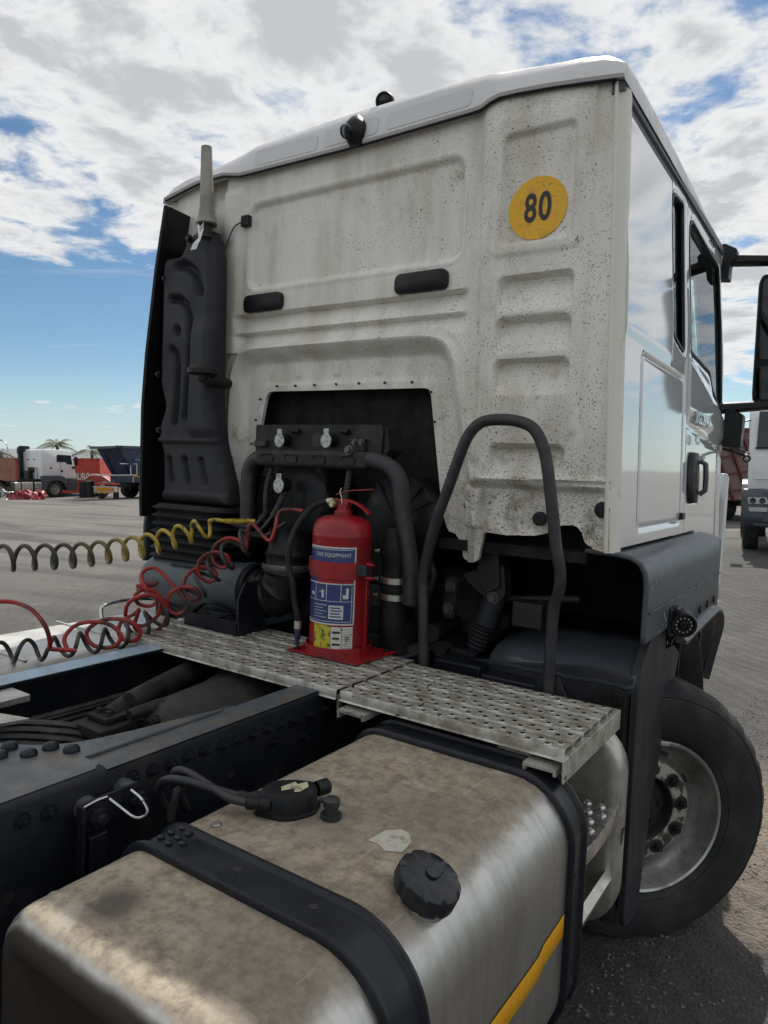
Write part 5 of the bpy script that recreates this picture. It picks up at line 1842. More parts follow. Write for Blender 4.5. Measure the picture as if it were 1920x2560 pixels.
# fuel level sender with its hoses
b = B()
pr = round_poly([(0.762, -1.262), (0.845, -1.238), (0.874, -1.175), (0.850, -1.118), (0.785, -1.150), (0.745, -1.20)], 0.025, 5)
b.rings([[(p[0], p[1], 0.931) for p in pr], [(p[0], p[1], 0.936) for p in pr], [(0.808 + (p[0] - 0.808) * 0.92, -1.19 + (p[1] + 1.19) * 0.92, 0.938) for p in pr], [(0.808 + (p[0] - 0.808) * 0.88, -1.19 + (p[1] + 1.19) * 0.88, 0.975) for p in pr], [(0.808 + (p[0] - 0.808) * 0.78, -1.19 + (p[1] + 1.19) * 0.78, 0.984) for p in pr]])
SE = b.obj('fuel_sender', BLACK, TANK, angle=45)
lab = [(0.798, -1.205), (0.806, -1.165), (0.818, -1.172), (0.826, -1.148), (0.845, -1.165), (0.846, -1.195), (0.838, -1.205), (0.826, -1.192), (0.812, -1.218)]
B().add([(x, y, 0.9852) for x, y in lab], [tuple(range(len(lab)))]).obj('sender_label', mat('yellowed_label', (0.46, 0.42, 0.28), 0.6, 0, (0.26, 0.23, 0.16), 50, 0.5, 0.6), SE, smooth=False)
B().lathe([(0.017, 0), (0.018, 0.006), (0.018, 0.03), (0.014, 0.034), (0.0005, 0.034)], (0.835, -1.125, 0.962), (0.30, 1, 0.0), 16).obj('plug', BLACK, SE)
for i, (dx, dz) in enumerate(((0.0, 0.0), (0.028, -0.004))):
    st_ = Vector((0.772 + dx, -1.235 - dx * 0.1, 0.962 + dz))
    dr_ = Vector((-0.85, -0.52, 0.0)).normalized()
    q = B()
    q.lathe([(0.014, 0), (0.0155, 0.004), (0.0155, 0.022), (0.012, 0.025), (0.012, 0.036), (0.014, 0.04), (0.014, 0.052), (0.010, 0.056)], st_, dr_, 16, cap=True)
    q.obj('coupling', BLACK, SE)
    e_ = st_ + dr_ * 0.05
    B().tube(spline([e_, e_ + dr_ * 0.05 + Vector((0, 0, 0.012)), Vector((0.62 - 0.03 * i, -1.315 + 0.03 * i, 0.985)), Vector((0.56 - 0.02 * i, -1.325 + 0.04 * i, 0.975)), Vector((0.515, -1.31 + 0.05 * i, 0.93)), Vector((0.50, -1.26 + 0.05 * i, 0.84))], 7), 0.0095, 10).obj('fuel_line', GREYHOSE, SE)
B().tube(spline([(0.60, -1.30, 0.985), (0.602, -1.312, 0.965), (0.602, -1.33, 0.96), (0.60, -1.345, 0.90)], 5), 0.010, 8).obj('cable_tie', BLACK, SE)
# breather valve
b = B()
b.lathe([(0.024, 0.0), (0.024, 0.008), (0.016, 0.009), (0.015, 0.024), (0.0185, 0.026), (0.0185, 0.040), (0.014, 0.044), (0.0005, 0.045)], (0.905, -1.158, 0.931), (0, 0, 1), 22)
b.cyl((0.905, -1.158, 0.966), (0.878, -1.166, 0.966), 0.006, n=10)
b.obj('breather_valve', GREYHOSE, TANK, angle=40)
B().hexbolt((0.735, -1.335, 0.931), (0, 0, 1), 0.008, 0.006).obj('bolt', STEEL, TANK)

# -------- step housing ahead of the tank
def step_shell():
    b = B()
    # far cheek, same section as the tank, rounded over
    R = []
    for d, y in ((0.05, -0.175), (0.015, -0.178), (0.004, -0.170), (0.0, -0.160), (0.0, -0.110), (0.01, -0.095), (0.06, -0.090)):
        R.append([(p[0], y, p[1]) for p in inset_ring(TX0, TX1 - 0.01, TZ0, TZ1, TRO, TRI, d)])
    b.rings(R)
    return b.obj('step_cheek', ALU, TRUCK, angle=50)


SS = step_shell()
B().box(0.66, 1.00, -0.60, -0.17, 0.30, 0.915).obj('step_back', ALU, SS, bevel=0.01)
R = []
for y in (-0.60, -0.165):
    R.append([(1.0, y, 0.34), (1.08, y, 0.33), (1.17, y, 0.345), (1.24, y, 0.40), (1.262, y, 0.46), (1.24, y, 0.475), (1.19, y, 0.40), (1.0, y, 0.37)])
B().rings(R).obj('step_sill', ALU, SS, angle=60)
STP = B().box(1.0, 1.262, -0.585, -0.165, 0.688, 0.694).obj('step_tread', STEEL, SS)
lipr = []
for t in np.linspace(0, 1, 9):
    y = -0.585 + 0.42 * t
    x = 1.262 + 0.010 * math.sin(math.pi * t)
    lipr.append([(x - 0.012, y, 0.696), (x + 0.004, y, 0.696), (x + 0.007, y, 0.690), (x + 0.004, y, 0.648), (x - 0.002, y, 0.648), (x - 0.004, y, 0.685)])
B().rings(lipr).obj('step_nosing', STEEL, STP, angle=50)
dm = None
for i in range(7):
    for j in range(5):
        x, y = 1.06 + 0.042 * j + (0.02 if i % 2 else 0), -0.555 + 0.056 * i
        if dm is None:
            dm = B().lathe([(0.0135, 0.0), (0.010, 0.006), (0.0065, 0.007), (0.0055, 0.003), (0.0005, 0.001)], (0, 0, 0), (0, 0, 1), 12).obj('tread_dimple', STEEL, STP, loc=(x, y, 0.694))
        else:
            dup(dm, STP, loc=(x, y, 0.694))
B().hexbolt((1.085, -0.178, 0.745), (0, -1, 0), 0.013, 0.016, 0.006).obj('bolt', STEEL, SS)
# scuffed black mark low on the cheek
B().add([(1.276, -0.16, 0.60), (1.2762, -0.145, 0.612), (1.2763, -0.115, 0.604), (1.276, -0.12, 0.585), (1.276, -0.13, 0.59), (1.276, -0.135, 0.562), (1.276, -0.155, 0.560)], [tuple(range(7))]).obj('tar_mark', INK, SS, smooth=False)

# -------- catwalk treads with punched holes
def tread(x0, x1, yc, w, zt):
    """one channel strip along X; two staggered rows of raised holes"""
    b = B()
    cell = 0.027
    nx = int((x1 - x0 - 0.008) / cell)
    m = (x1 - x0 - nx * cell) / 2
    y0 = yc - w / 2
    V, F = [], []
    idx = {}
    def vt(x, y, z):
        k = (round(x, 5), round(y, 5), round(z, 5))
        if k not in idx:
            idx[k] = len(V)
            V.append((x, y, z))
        return idx[k]
    hw = w / 2
    for r in range(2):
        for i in range(nx):
            xa, xb = x0 + m + i * cell, x0 + m + (i + 1) * cell
            ya, yb = y0 + r * hw, y0 + (r + 1) * hw
            xm, ym = (xa + xb) / 2, (ya + yb) / 2
            sq = [(xb, ym), (xb, yb), (xm, yb), (xa, yb), (xa, ym), (xa, ya), (xm, ya), (xb, ya)]
            o_ = [vt(p[0], p[1], zt) for p in sq]
            if (i + r) % 2 == 0:
                rg = []
                for rr, dz in ((0.0115, 0.0), (0.0092, 0.0020), (0.0076, 0.0020)):
                    rg.append([vt(xm + rr * math.cos(math.pi * k / 4), ym + rr * math.sin(math.pi * k / 4), zt + dz) for k in range(8)])
                prev = o_
                for cur in rg:
                    for k in range(8):
                        k2 = (k + 1) % 8
                        F.append((prev[k], prev[k2], cur[k2], cur[k]))
                    prev = cur
            else:
                F.append(tuple(o_))
    b.add(V, F)
    # end strips
    for xa, xb in ((x0, x0 + m), (x1 - m, x1)):
        b.add([(xa, y0, zt), (xb, y0, zt), (xb, y0 + w, zt), (xa, y0 + w, zt)], [(0, 1, 2, 3)])
    # rolled shoulders and webs
    for s, ye in ((-1, y0), (1, y0 + w)):
        rs = [[(x, ye, zt), (x, ye + s * 0.0025, zt - 0.0012), (x, ye + s * 0.0036, zt - 0.004), (x, ye + s * 0.0036, zt - 0.026), (x, ye + s * 0.010, zt - 0.030)] for x in (x0, x1)]
        b.rings(rs, closed=False)
    # closed ends of the channel lip
    return b.obj('tread_strip', GALV, CW, angle=40)


CW = B().box(-0.58, 1.215, -0.60, -0.14, 0.958, 0.964).obj('catwalk', DARK, TRUCK)
for k in range(6):
    tread(0.512, 1.238, -0.592 + 0.0740 * k, 0.048, 1.000)
for k in range(6):
    tread(-0.600 - 0.012 * k, 0.498, -0.590 + 0.0815 * k, 0.053, 1.000)
# edge angles and hangers
b = B()
b.prism([(1.222, 0.985), (1.250, 0.985), (1.2505, 0.925), (1.246, 0.925), (1.245, 0.980), (1.222, 0.980)], 1, -0.655, -0.150)
b.obj('edge_angle', GALV, CW, bevel=0.0015)
for (x0, x1) in ((0.53, 0.63), (1.14, 1.23)):
    B().prism([(x0, 0.955), (x1, 0.955), (x1, 0.938), (x1 - 0.008, 0.938), (x1 - 0.008, 0.947), (x0 + 0.008, 0.947), (x0 + 0.008, 0.93), (x0, 0.93)], 1, -0.655, -0.12).obj('hanger', GALV, CW)
for (x, y) in ((0.503, -0.62), (0.505, -0.50), (0.505, -0.38)):
    B().box(x - 0.002, x + 0.006, y, y + 0.02, 0.93, 0.985).obj('hanger_tab', ALU, CW)

# black battery-style holder on the catwalk
b = B()
b.box(-0.545, -0.215, -0.345, -0.330, 0.999, 1.055)
b.box(-0.545, -0.215, -0.20, -0.19, 0.999, 1.04)
b.prism([(-0.345, 1.0), (-0.19, 1.0), (-0.19, 1.155), (-0.225, 1.215), (-0.31, 1.215), (-0.345, 1.15)], 0, -0.232, -0.222)
b.box(-0.545, -0.222, -0.345, -0.19, 0.9985, 1.006)
HB = b.obj('strap_holder', FRAME, TRUCK, bevel=0.002)
for (pts) in ([(-0.52, -0.32, 1.045), (-0.46, -0.30, 1.095), (-0.38, -0.28, 1.09), (-0.33, -0.25, 1.05), (-0.31, -0.22, 1.02)], [(-0.40, -0.31, 1.02), (-0.34, -0.29, 1.06), (-0.28, -0.26, 1.075), (-0.25, -0.22, 1.05)], [(-0.46, -0.24, 1.02), (-0.40, -0.30, 1.035), (-0.32, -0.33, 1.02)]):
    P = spline(pts, 6)
    rs = []
    for i, p in enumerate(P):
        rs.append([(p.x, p.y - 0.016, p.z), (p.x, p.y - 0.016, p.z + 0.003), (p.x, p.y + 0.016, p.z + 0.003), (p.x, p.y + 0.016, p.z)])
    B().rings(rs).obj('rubber_strap', BLACK, HB)

# -------- fire extinguisher in its bracket
EX, EY = 0.226, -0.262
b = B()
b.prism(round_poly([(0.075, -0.385), (0.395, -0.375), (0.405, -0.125), (0.085, -0.130)], 0.004, 2), 2, 1.0045, 1.0095)
EB_ = b.obj('extinguisher_bracket', RED, TRUCK, bevel=0.001)
b = B()
b.lathe([(0.123, 0.0), (0.123, 0.034), (0.119, 0.034), (0.119, 0.0)], (EX, EY, 1.0095), (0, 0, 1), 48)
b.obj('base_ring', RED, EB_, angle=40)
for (x, y) in ((0.105, -0.355), (0.37, -0.15)):
    B().hexbolt((x, y, 1.0095), (0, 0, 1), 0.009, 0.010).obj('bolt', BLACK, EB_)
b = B()
R = []
for k in range(41):
    a = rad(-205 + 230 * k / 40)
    R.append([(EX + r * math.cos(a), EY + r * math.sin(a), z) for r, z in ((0.1135, 1.296), (0.1165, 1.296), (0.1165, 1.356), (0.1135, 1.356))])
b.rings(R)
BD = b.obj('clamp_band', RED, EB_, angle=40)
B().box(EX - 0.142, EX - 0.118, EY - 0.022, EY + 0.075, 1.296, 1.356).obj('band_hinge', RED, BD, bevel=0.006, seg=3)
B().tube(spline([(EX - 0.138, EY + 0.0, 1.358), (EX - 0.136, EY + 0.04, 1.378), (EX - 0.12, EY + 0.10, 1.385), (EX - 0.08, EY + 0.125, 1.375)], 5), 0.005, 6).obj('band_wire', RED, BD)
b = B()
b.box(EX + 0.096, EX + 0.150, EY - 0.050, EY - 0.020, 1.308, 1.352)
b.obj('over_centre_clip', GREYHOSE, BD, bevel=0.006)
for z in (1.305, 1.354):
    B().lathe([(0.0005, -0.006), (0.015, -0.005), (0.018, 0.0), (0.015, 0.004), (0.0005, 0.005)], (EX + 0.158, EY - 0.035, z), (0, 0.2, 1), 14).obj('wing', RED, BD)
B().tube([(EX + 0.142, EY - 0.03, 1.36), (EX + 0.141, EY - 0.03, 1.20), (EX + 0.139, EY - 0.025, 1.06), (EX + 0.120, EY - 0.02, 1.012)], 0.0035, 6).obj('support_rod', RED, EB_)

FE = thing('fire_extinguisher', 'red dry powder fire extinguisher standing clamped on the catwalk behind the cab', 'fire extinguisher', Matrix.Translation((EX, EY, 1.0098)))
b = B()
zz = [(0.104, 0.0), (0.109, 0.006), (0.1105, 0.015), (0.1105, 0.430), (0.1120, 0.434), (0.1120, 0.440), (0.1105, 0.444), (0.1105, 0.458), (0.106, 0.476), (0.094, 0.494), (0.070, 0.506), (0.040, 0.511), (0.034, 0.512), (0.034, 0.526), (0.030, 0.530), (0.026, 0.534), (0.026, 0.555), (0.0005, 0.556)]
b.lathe([(0.0005, 0.0)] + zz, (0, 0, 0), (0, 0, 1), 64)
CYL = b.obj('cylinder', RED, FE, angle=40)
B().box(-0.045, 0.030, -0.016, 0.016, 0.545, 0.572).obj('valve_body', RED, FE, bevel=0.006)
lv = [(-0.03, -0.002, 0.585), (0.02, -0.004, 0.600), (0.075, -0.006, 0.606), (0.135, -0.008, 0.612)]
R = []
for i, p in enumerate(spline(lv, 4)):
    hw = 0.009
    R.append([(p.x, p.y - hw, p.z), (p.x, p.y - hw, p.z + 0.004), (p.x, p.y + hw, p.z + 0.004), (p.x, p.y + hw, p.z)])
B().rings(R).obj('lever', RED, FE)
lv = [(0.0, -0.004, 0.566), (0.04, -0.006, 0.562), (0.085, -0.008, 0.548), (0.125, -0.010, 0.522)]
R = []
for i, p in enumerate(spline(lv, 4)):
    hw = 0.010
    R.append([(p.x, p.y - hw, p.z), (p.x, p.y - hw, p.z + 0.008), (p.x, p.y + hw, p.z + 0.008), (p.x, p.y + hw, p.z)])
B().rings(R).obj('carry_handle', RED, FE)
B().tube([(0.0, -0.015, 0.612), (-0.006, -0.017, 0.600), (0.004, -0.018, 0.572), (0.006, -0.018, 0.555)], 0.0018, 6).obj('safety_pin', STEEL, FE)
g = B().lathe([(0.0005, 0.0), (0.016, 0.0), (0.016, 0.012), (0.014, 0.014), (0.0005, 0.013)], (-0.030, -0.020, 0.553), (-0.25, -1, 0), 20).obj('pressure_gauge', BRASS, FE)
B().lathe([(0.011, 0.0142), (0.0005, 0.0145)], (-0.030, -0.020, 0.553), (-0.25, -1, 0), 16).obj('dial', mat('dial_face', (0.62, 0.58, 0.36), 0.5), g)
B().lathe([(0.0125, 0), (0.0135, 0.004), (0.0135, 0.022), (0.0125, 0.026), (0.009, 0.028)], (-0.048, 0.0, 0.560), (-1, -0.12, -0.06), 14, cap=True).obj('hose_ferrule', ALU, FE)
hs = [(-0.070, -0.003, 0.558), (-0.095, -0.012, 0.552), (-0.125, -0.035, 0.530), (-0.155, -0.065, 0.475), (-0.172, -0.085, 0.40), (-0.165, -0.098, 0.325), (-0.130, -0.102, 0.25), (-0.095, -0.098, 0.185), (-0.082, -0.092, 0.125), (-0.081, -0.090, 0.085)]
hs = [(x - 0.045 * max(0, min(1, (0.5 - z) * 4)) * (1 if z < 0.2 else 0.4), y, z) for x, y, z in hs]
HO = B().tube(spline(hs, 7), 0.0118, 12).obj('hose', RUBBER, FE)
e_ = Vector(hs[-1])
B().cyl(e_ + Vector((0, 0, 0.022)), e_ + Vector((0, 0, -0.008)), 0.0140, n=16).obj('hose_ferrule', ALU, FE)
B().lathe([(0.011, 0.0), (0.012, -0.01), (0.012, -0.035), (0.008, -0.045), (0.008, -0.066), (0.0005, -0.067)], e_ - Vector((0, 0, 0.006)), (0, 0, 1), 14).obj('nozzle', mat('dark_blue_plastic', (0.02, 0.03, 0.07), 0.4), FE)


def wrap(a0, a1, z0, z1, r, rad_c=0.0, n=20):
    """curved rectangle on the cylinder, angles in degrees, -90 faces the rear of the truck"""
    pr = round_poly([(a0, z0), (a1, z0), (a1, z1), (a0, z1)], rad_c, 4) if rad_c else [(a0, z0), (a1, z0), (a1, z1), (a0, z1)]
    na = max(2, int(abs(a1 - a0) / 5))
    V, F = [], []
    for i in range(na + 1):
        a = rad(LOFF + a0 + (a1 - a0) * i / na)
        V += [(r * math.cos(a), r * math.sin(a), z0), (r * math.cos(a), r * math.sin(a), z1)]
        if i:
            F.append((2 * i - 2, 2 * i, 2 * i + 1, 2 * i - 1))
    return V, F


def patch(nm, m, a0, a1, z0, z1, r, par):
    V, F = wrap(a0, a1, z0, z1, r)
    return B().add(V, F).obj(nm, m, par, fix=False)


def wrap_text(s, size, a_mid, z, r, m, par, sx=1.0, bold=0.0):
    vs, fs = text_mesh(s, size, 0, bold, 1.0, 'CENTER', sx)
    V = []
    for x, y, _ in vs:
        a = rad(a_mid + LOFF) + x / r
        V.append((r * math.cos(a), r * math.sin(a), z + y))
    return B().add(V, fs).obj('label_lettering', m, par, smooth=False, fix=False)


r0 = 0.1109
LOFF = 14
LB = patch('instruction_label', WHITELAB, -150, -38, 0.118, 0.402, r0, CYL)
patch('label_field', BLUELAB, -150, -41, 0.345, 0.396, r0 + 0.0003, LB)
patch('label_field', BLUELAB, -150, -41, 0.124, 0.268, r0 + 0.0003, LB)
patch('label_field', RED, -118, -41, 0.270, 0.300, r0 + 0.0003, LB)
patch('label_field', BLUELAB, -150, -118, 0.270, 0.342, r0 + 0.0003, LB)
for a in (-120, -94, -66):
    patch('label_rule', INKW, a, a + 1.0, 0.205, 0.268, r0 + 0.0006, LB)
patch('label_rule', INKW, -150, -41, 0.204, 0.2055, r0 + 0.0006, LB)
patch('label_rule', INKW, -150, -41, 0.266, 0.2678, r0 + 0.0006, LB)
patch('label_rule', INKW, -148, -45, 0.391, 0.3925, r0 + 0.0006, LB)
patch('label_rule', INKW, -45, -44.2, 0.13, 0.262, r0 + 0.0006, LB)
patch('label_rule', INKW, -148, -45, 0.130, 0.1315, r0 + 0.0006, LB)
wrap_text('FIRE EQUIPMENT', 0.0195, -84, 0.372, r0 + 0.0006, WHITELAB, LB, 0.95)
for k in range(5):
    patch('label_rule', WHITELAB, -122, -122 + (22 if k % 2 else 30), 0.188 - 0.011 * k, 0.190 - 0.011 * k, r0 + 0.0006, LB)
PC = patch('label_panel', WHITELAB, -88, -60, 0.140, 0.190, r0 + 0.0006, LB)
for k in range(4):
    patch('label_rule', BLUELAB, -85, -63 - 3 * (k % 2), 0.147 + 0.0105 * k, 0.152 + 0.0105 * k, r0 + 0.0009, LB)
# pictograms: extinguisher, hose and flame as simple marks
for a, z, w_, h_ in ((-104, 0.216, 5, 0.028), (-110, 0.236, 12, 0.002), (-134, 0.220, 10, 0.012), (-62, 0.215, 11, 0.014), (-56, 0.228, 5, 0.026)):
    patch('pictogram', WHITELAB, a, a + w_, z, z + h_, r0 + 0.0006, LB)
patch('service_label', YELLAB, -121, -83, 0.030, 0.116, r0 + 0.0004, CYL)
SLB = patch('record_label', WHITELAB, -82, -40, 0.010, 0.112, r0 + 0.0004, CYL)
for k in range(11):
    patch('label_rule', GREYHOSE, -60, -42, 0.016 + 0.0086 * k, 0.0172 + 0.0086 * k, r0 + 0.0007, SLB)
for k in range(4):
    patch('label_rule', INK, -79, -66 + 2 * (k % 2), 0.022 + 0.022 * k, 0.030 + 0.022 * k, r0 + 0.0007, SLB)
patch('label_rule', GREYHOSE, -62, -61, 0.012, 0.110, r0 + 0.0007, SLB)

# drive axle wheel and guard behind the tank, unseen, added to darken its end
DW = dup(WH, TRUCK, mat4=Matrix.Translation((1.24, -2.62, 0.445)))
for ch in list(WH.children):
    c2_ = dup(ch, DW)
    for g_ in list(ch.children):
        dup(g_, c2_)
gp_ = [(-2.62 + r_ * math.cos(a_), 0.445 + r_ * math.sin(a_)) for r_, aa in ((0.64, np.linspace(0.05, math.pi, 18)), (0.625, np.linspace(math.pi, 0.05, 18))) for a_ in aa]
B().prism(gp_, 0, 0.66, 1.27).obj('rear_guard', BLACK, TRUCK)

# ================================================================ suzi coils
def yellow_hose_mat():
    m = bpy.data.materials.new('yellow_coil_worn_to_black')
    m.use_nodes = True
    N = NT(m.node_tree)
    p = N.n['Principled BSDF']
    co = N.new('ShaderNodeTexCoord').outputs['Object']
    y = N.sep(co)[1]
    g = N.noise(co, 26.0, 5, 0.6)
    # greasy black toward the trailer end
    f = N.mapr(N.math('ADD', y, N.math('MULTIPLY', N.math('SUBTRACT', g, 0.5), 0.5)), -0.90, -0.42)
    c = N.mix(f, (0.036, 0.034, 0.030), (0.50, 0.36, 0.045))
    c = N.mix(N.mapr(g, 0.50, 0.66, 0.0, 0.9), c, (0.060, 0.052, 0.030))
    N.put(p.inputs['Base Color'], c)
    p.inputs['Roughness'].default_value = 0.42
    return m


YH = yellow_hose_mat()
ax = [(-0.435, -0.300, 1.430), (-0.491, -0.360, 1.401), (-0.519, -0.440, 1.378), (-0.543, -0.540, 1.354), (-0.556, -0.660, 1.341), (-0.572, -0.820, 1.331), (-0.580, -0.970, 1.335), (-0.601, -1.100, 1.340), (-0.621, -1.220, 1.355), (-0.64, -1.36, 1.38)]
hx_ = helix(spline(ax, 6), 0.0425, 0.070, 20, phase=1.2, hand=-1)
lead = spline([(-0.385, -0.262, 1.450), (-0.400, -0.272, 1.452), (-0.425, -0.288, 1.455), hx_[2]], 6)
YC = tag(B().tube(lead + hx_[3:], 0.0078, 9).obj('coiled_air_hose', YH), 'yellow coiled air hose, worn to greasy black along its far half', 'air hose', 'coiled trailer lines')
sp_ = helix([(-0.390, -0.264, 1.450), (-0.288, -0.222, 1.457)], 0.0105, 0.0085, 10)
B().tube(sp_, 0.0022, 5).obj('spring_guard', mat('yellow_spring', (0.55, 0.38, 0.03), 0.4, 0, (0.1, 0.08, 0.03), 50, 0.5, 0.6), YC)
B().tube([(-0.392, -0.265, 1.450), (-0.27, -0.215, 1.458)], 0.0085, 8).obj('hose_tail', mat('yellow_tail', (0.50, 0.36, 0.04), 0.4), YC)

# red hose: tail, spring, open coil, heap of loops, long loops and the run to the trailer side
red = [(-0.05, -0.17, 1.515), (-0.10, -0.19, 1.518), (-0.150, -0.200, 1.504), (-0.153, -0.218, 1.440), (-0.164, -0.232, 1.388), (-0.190, -0.240, 1.398), (-0.222, -0.246, 1.428), (-0.248, -0.252, 1.448), (-0.264, -0.258, 1.440), (-0.262, -0.268, 1.395), (-0.257, -0.280, 1.338)]
p1 = spline(red, 6)
def loops(centres, a, b, turns, phase, hand=1, depth=0.02, n=18):
    """loose loops lying roughly in an upright plane, drifting along the centres"""
    C_ = spline(centres, 8)
    sd, fw = Vector((0.80, 0.60, 0.0)), Vector((-0.60, 0.80, 0.0))
    N_ = int(turns * n)
    out = []
    for i in range(N_ + 1):
        t = i / N_
        k = t * (len(C_) - 1)
        c = C_[int(k)].lerp(C_[min(int(k) + 1, len(C_) - 1)], k - int(k))
        th = phase + hand * 2 * math.pi * turns * t
        aa = a(t) if callable(a) else a
        bb = b(t) if callable(b) else b
        out.append(c + sd * (aa * math.cos(th)) + Vector((0, 0, 1)) * (bb * math.sin(th)) + fw * (depth * math.sin(th * 0.5 + 0.7)))
    return out


h1 = loops([(-0.330, -0.300, 1.345), (-0.375, -0.315, 1.300), (-0.415, -0.335, 1.250), (-0.445, -0.375, 1.190), (-0.475, -0.410, 1.130), (-0.500, -0.450, 1.100)], 0.052, 0.048, 4.0, 0.6, 1)
h2 = helix(spline([(-0.575, -0.500, 1.215), (-0.585, -0.500, 1.160), (-0.573, -0.520, 1.110), (-0.540, -0.545, 1.085), (-0.500, -0.560, 1.055)], 6), lambda t: 0.062 - 0.012 * math.sin(5 * t), 0.052, 18, phase=0.4)
h2 = [p + Vector((0.012 * math.sin(i * 0.13), 0.02 * math.sin(i * 0.21), 0.022 * math.sin(i * 0.35 + 0.5))) for i, p in enumerate(h2)]
h3 = loops([(-0.510, -0.61, 1.040), (-0.530, -0.68, 1.030), (-0.548, -0.76, 1.022), (-0.590, -0.86, 1.015)], lambda t: 0.050 + 0.035 * math.sin(math.pi * t), lambda t: 0.046 + 0.010 * math.sin(math.pi * t), 2.6, 1.9, 1, 0.025)
arc_ = [(-0.615, -0.905, 0.985), (-0.585, -0.925, 1.005), (-0.566, -0.940, 1.045), (-0.566, -0.960, 1.095), (-0.610, -0.980, 1.142), (-0.680, -1.000, 1.161), (-0.713, -1.040, 1.167), (-0.761, -1.100, 1.166), (-0.83, -1.20, 1.15)]
ctl = p1[::6] + h1[::3] + h2[::3] + h3[::3] + [Vector(p) for p in arc_]
path = spline(ctl, 3)
RC = tag(B().tube(path, 0.0082, 9).obj('coiled_air_hose', REDHOSE), 'red coiled air hose heaped in loose loops at the left end of the catwalk', 'air hose', 'coiled trailer lines')
B().tube(helix([(-0.264, -0.258, 1.440), (-0.258, -0.279, 1.342)], 0.0108, 0.009, 10), 0.0023, 5).obj('spring_guard', mat('dirty_red_spring', (0.20, 0.03, 0.03), 0.4), RC)
sg = [h2[6], h2[8], h2[10], h2[12], h2[14]]
B().tube(helix(sg, 0.0108, 0.009, 10), 0.0022, 5).obj('spring_guard', MATS['dirty_red_spring'], RC)

# black electrical coil
bh = helix(spline([(-0.250, -0.255, 1.395), (-0.300, -0.285, 1.345), (-0.360, -0.300, 1.290), (-0.415, -0.32, 1.235), (-0.445, -0.36, 1.175), (-0.475, -0.40, 1.120), (-0.510, -0.47, 1.075), (-0.535, -0.56, 1.030), (-0.55, -0.66, 1.000), (-0.582, -0.74, 0.990), (-0.614, -0.82, 0.985), (-0.645, -0.90, 0.980), (-0.70, -0.97, 0.975), (-0.752, -1.03, 0.970), (-0.81, -1.10, 0.970), (-0.9, -1.2, 0.975)], 6), lambda t: 0.052 - 0.018 * t, 0.092, 18, phase=0.9)
bl = spline([(-0.15, -0.16, 1.46), (-0.20, -0.19, 1.415), (-0.235, -0.22, 1.398), bh[3]], 6)
BC = tag(B().tube(bl + bh[4:], 0.0080, 9).obj('coiled_power_cable', BLKHOSE), 'black coiled power cable trailing along the pale side tank', 'power cable', 'coiled trailer lines')

# ================================================================ around the yard
def Y4(r, d, h=0.0, yaw=0.0):
    return YARD @ Matrix.Translation((r, d, h)) @ Matrix.Rotation(rad(yaw), 4, 'Z')


BGW = mat('other_truck_white', (0.74, 0.75, 0.76), 0.28, 0, (0.60, 0.59, 0.56), 2.0, 0.5, 0.8)
BGG = mat('other_truck_grey', (0.060, 0.072, 0.090), 0.4, 0, (0.10, 0.105, 0.11), 3, 0.5, 0.8)
LAMP = mat('headlamp_glass', (0.55, 0.56, 0.56), 0.12, 0.4)
NAVY = mat('navy_hopper_paint', (0.018, 0.030, 0.085), 0.42, 0, (0.055, 0.052, 0.06), 1.6, 0.45, 0.75)
NAVYL = mat('navy_worn_rail', (0.06, 0.10, 0.21), 0.45)
RUST = mat('container_red', (0.44, 0.055, 0.032), 0.55, 0, (0.30, 0.04, 0.028), 1.4, 0.45, 0.75)
MAROON = mat('maroon_paint', (0.10, 0.012, 0.022), 0.35, 0, (0.055, 0.012, 0.016), 2, 0.5, 0.8)
BRICK = None


def brick_mat():
    m = bpy.data.materials.new('far_brickwork')
    m.use_nodes = True
    N = NT(m.node_tree)
    p = N.n['Principled BSDF']
    co = N.new('ShaderNodeTexCoord').outputs['Object']
    x, y, z = N.sep(co)
    bt = N.new('ShaderNodeTexBrick')
    N.put(bt.inputs['Vector'], N.comb(x, z, y))
    bt.inputs['Scale'].default_value = 4.2
    bt.inputs['Color1'].default_value = (0.30, 0.125, 0.080, 1)
    bt.inputs['Color2'].default_value = (0.22, 0.095, 0.065, 1)
    bt.inputs['Mortar'].default_value = (0.28, 0.22, 0.18, 1)
    bt.inputs['Mortar Size'].default_value = 0.02
    N.put(p.inputs['Base Color'], N.mix(N.mapr(N.noise(co, 0.9, 5, 0.6), 0.35, 0.7), bt.outputs['Color'], (0.34, 0.19, 0.13)))
    p.inputs['Roughness'].default_value = 0.85
    return m


def small_wheel(par, x, y, z, r, w, sgn):
    """wheel seen from outside at local x, axis along X, sgn the outer side"""
    b = B()
    b.lathe([(r * 0.56, 0.0), (r * 0.62, 0.02), (r * 0.85, 0.03), (r * 0.97, 0.0), (r, -0.05), (r, -w + 0.05), (r * 0.97, -w), (r * 0.56, -w)], (x, y, z), (sgn, 0, 0), 40)
    t = b.obj('wheel', TYRE, par, angle=50)
    b = B()
    b.lathe([(r * 0.57, -0.02), (r * 0.575, 0.012), (r * 0.54, 0.008), (r * 0.47, -0.09), (r * 0.40, -0.10), (r * 0.34, -0.05), (r * 0.20, -0.05), (r * 0.18, 0.02), (0.001, 0.025)], (x, y, z), (sgn, 0, 0), 32)
    b.obj('rim', RIM, t, angle=40)
    for k in range(8):
        a = 2 * math.pi * k / 8
        B().hexbolt((x - sgn * 0.05, y + r * 0.27 * math.cos(a), z + r * 0.27 * math.sin(a)), (sgn, 0, 0), 0.02, 0.03).obj('wheel_nut', ENGINE, t)
    return t


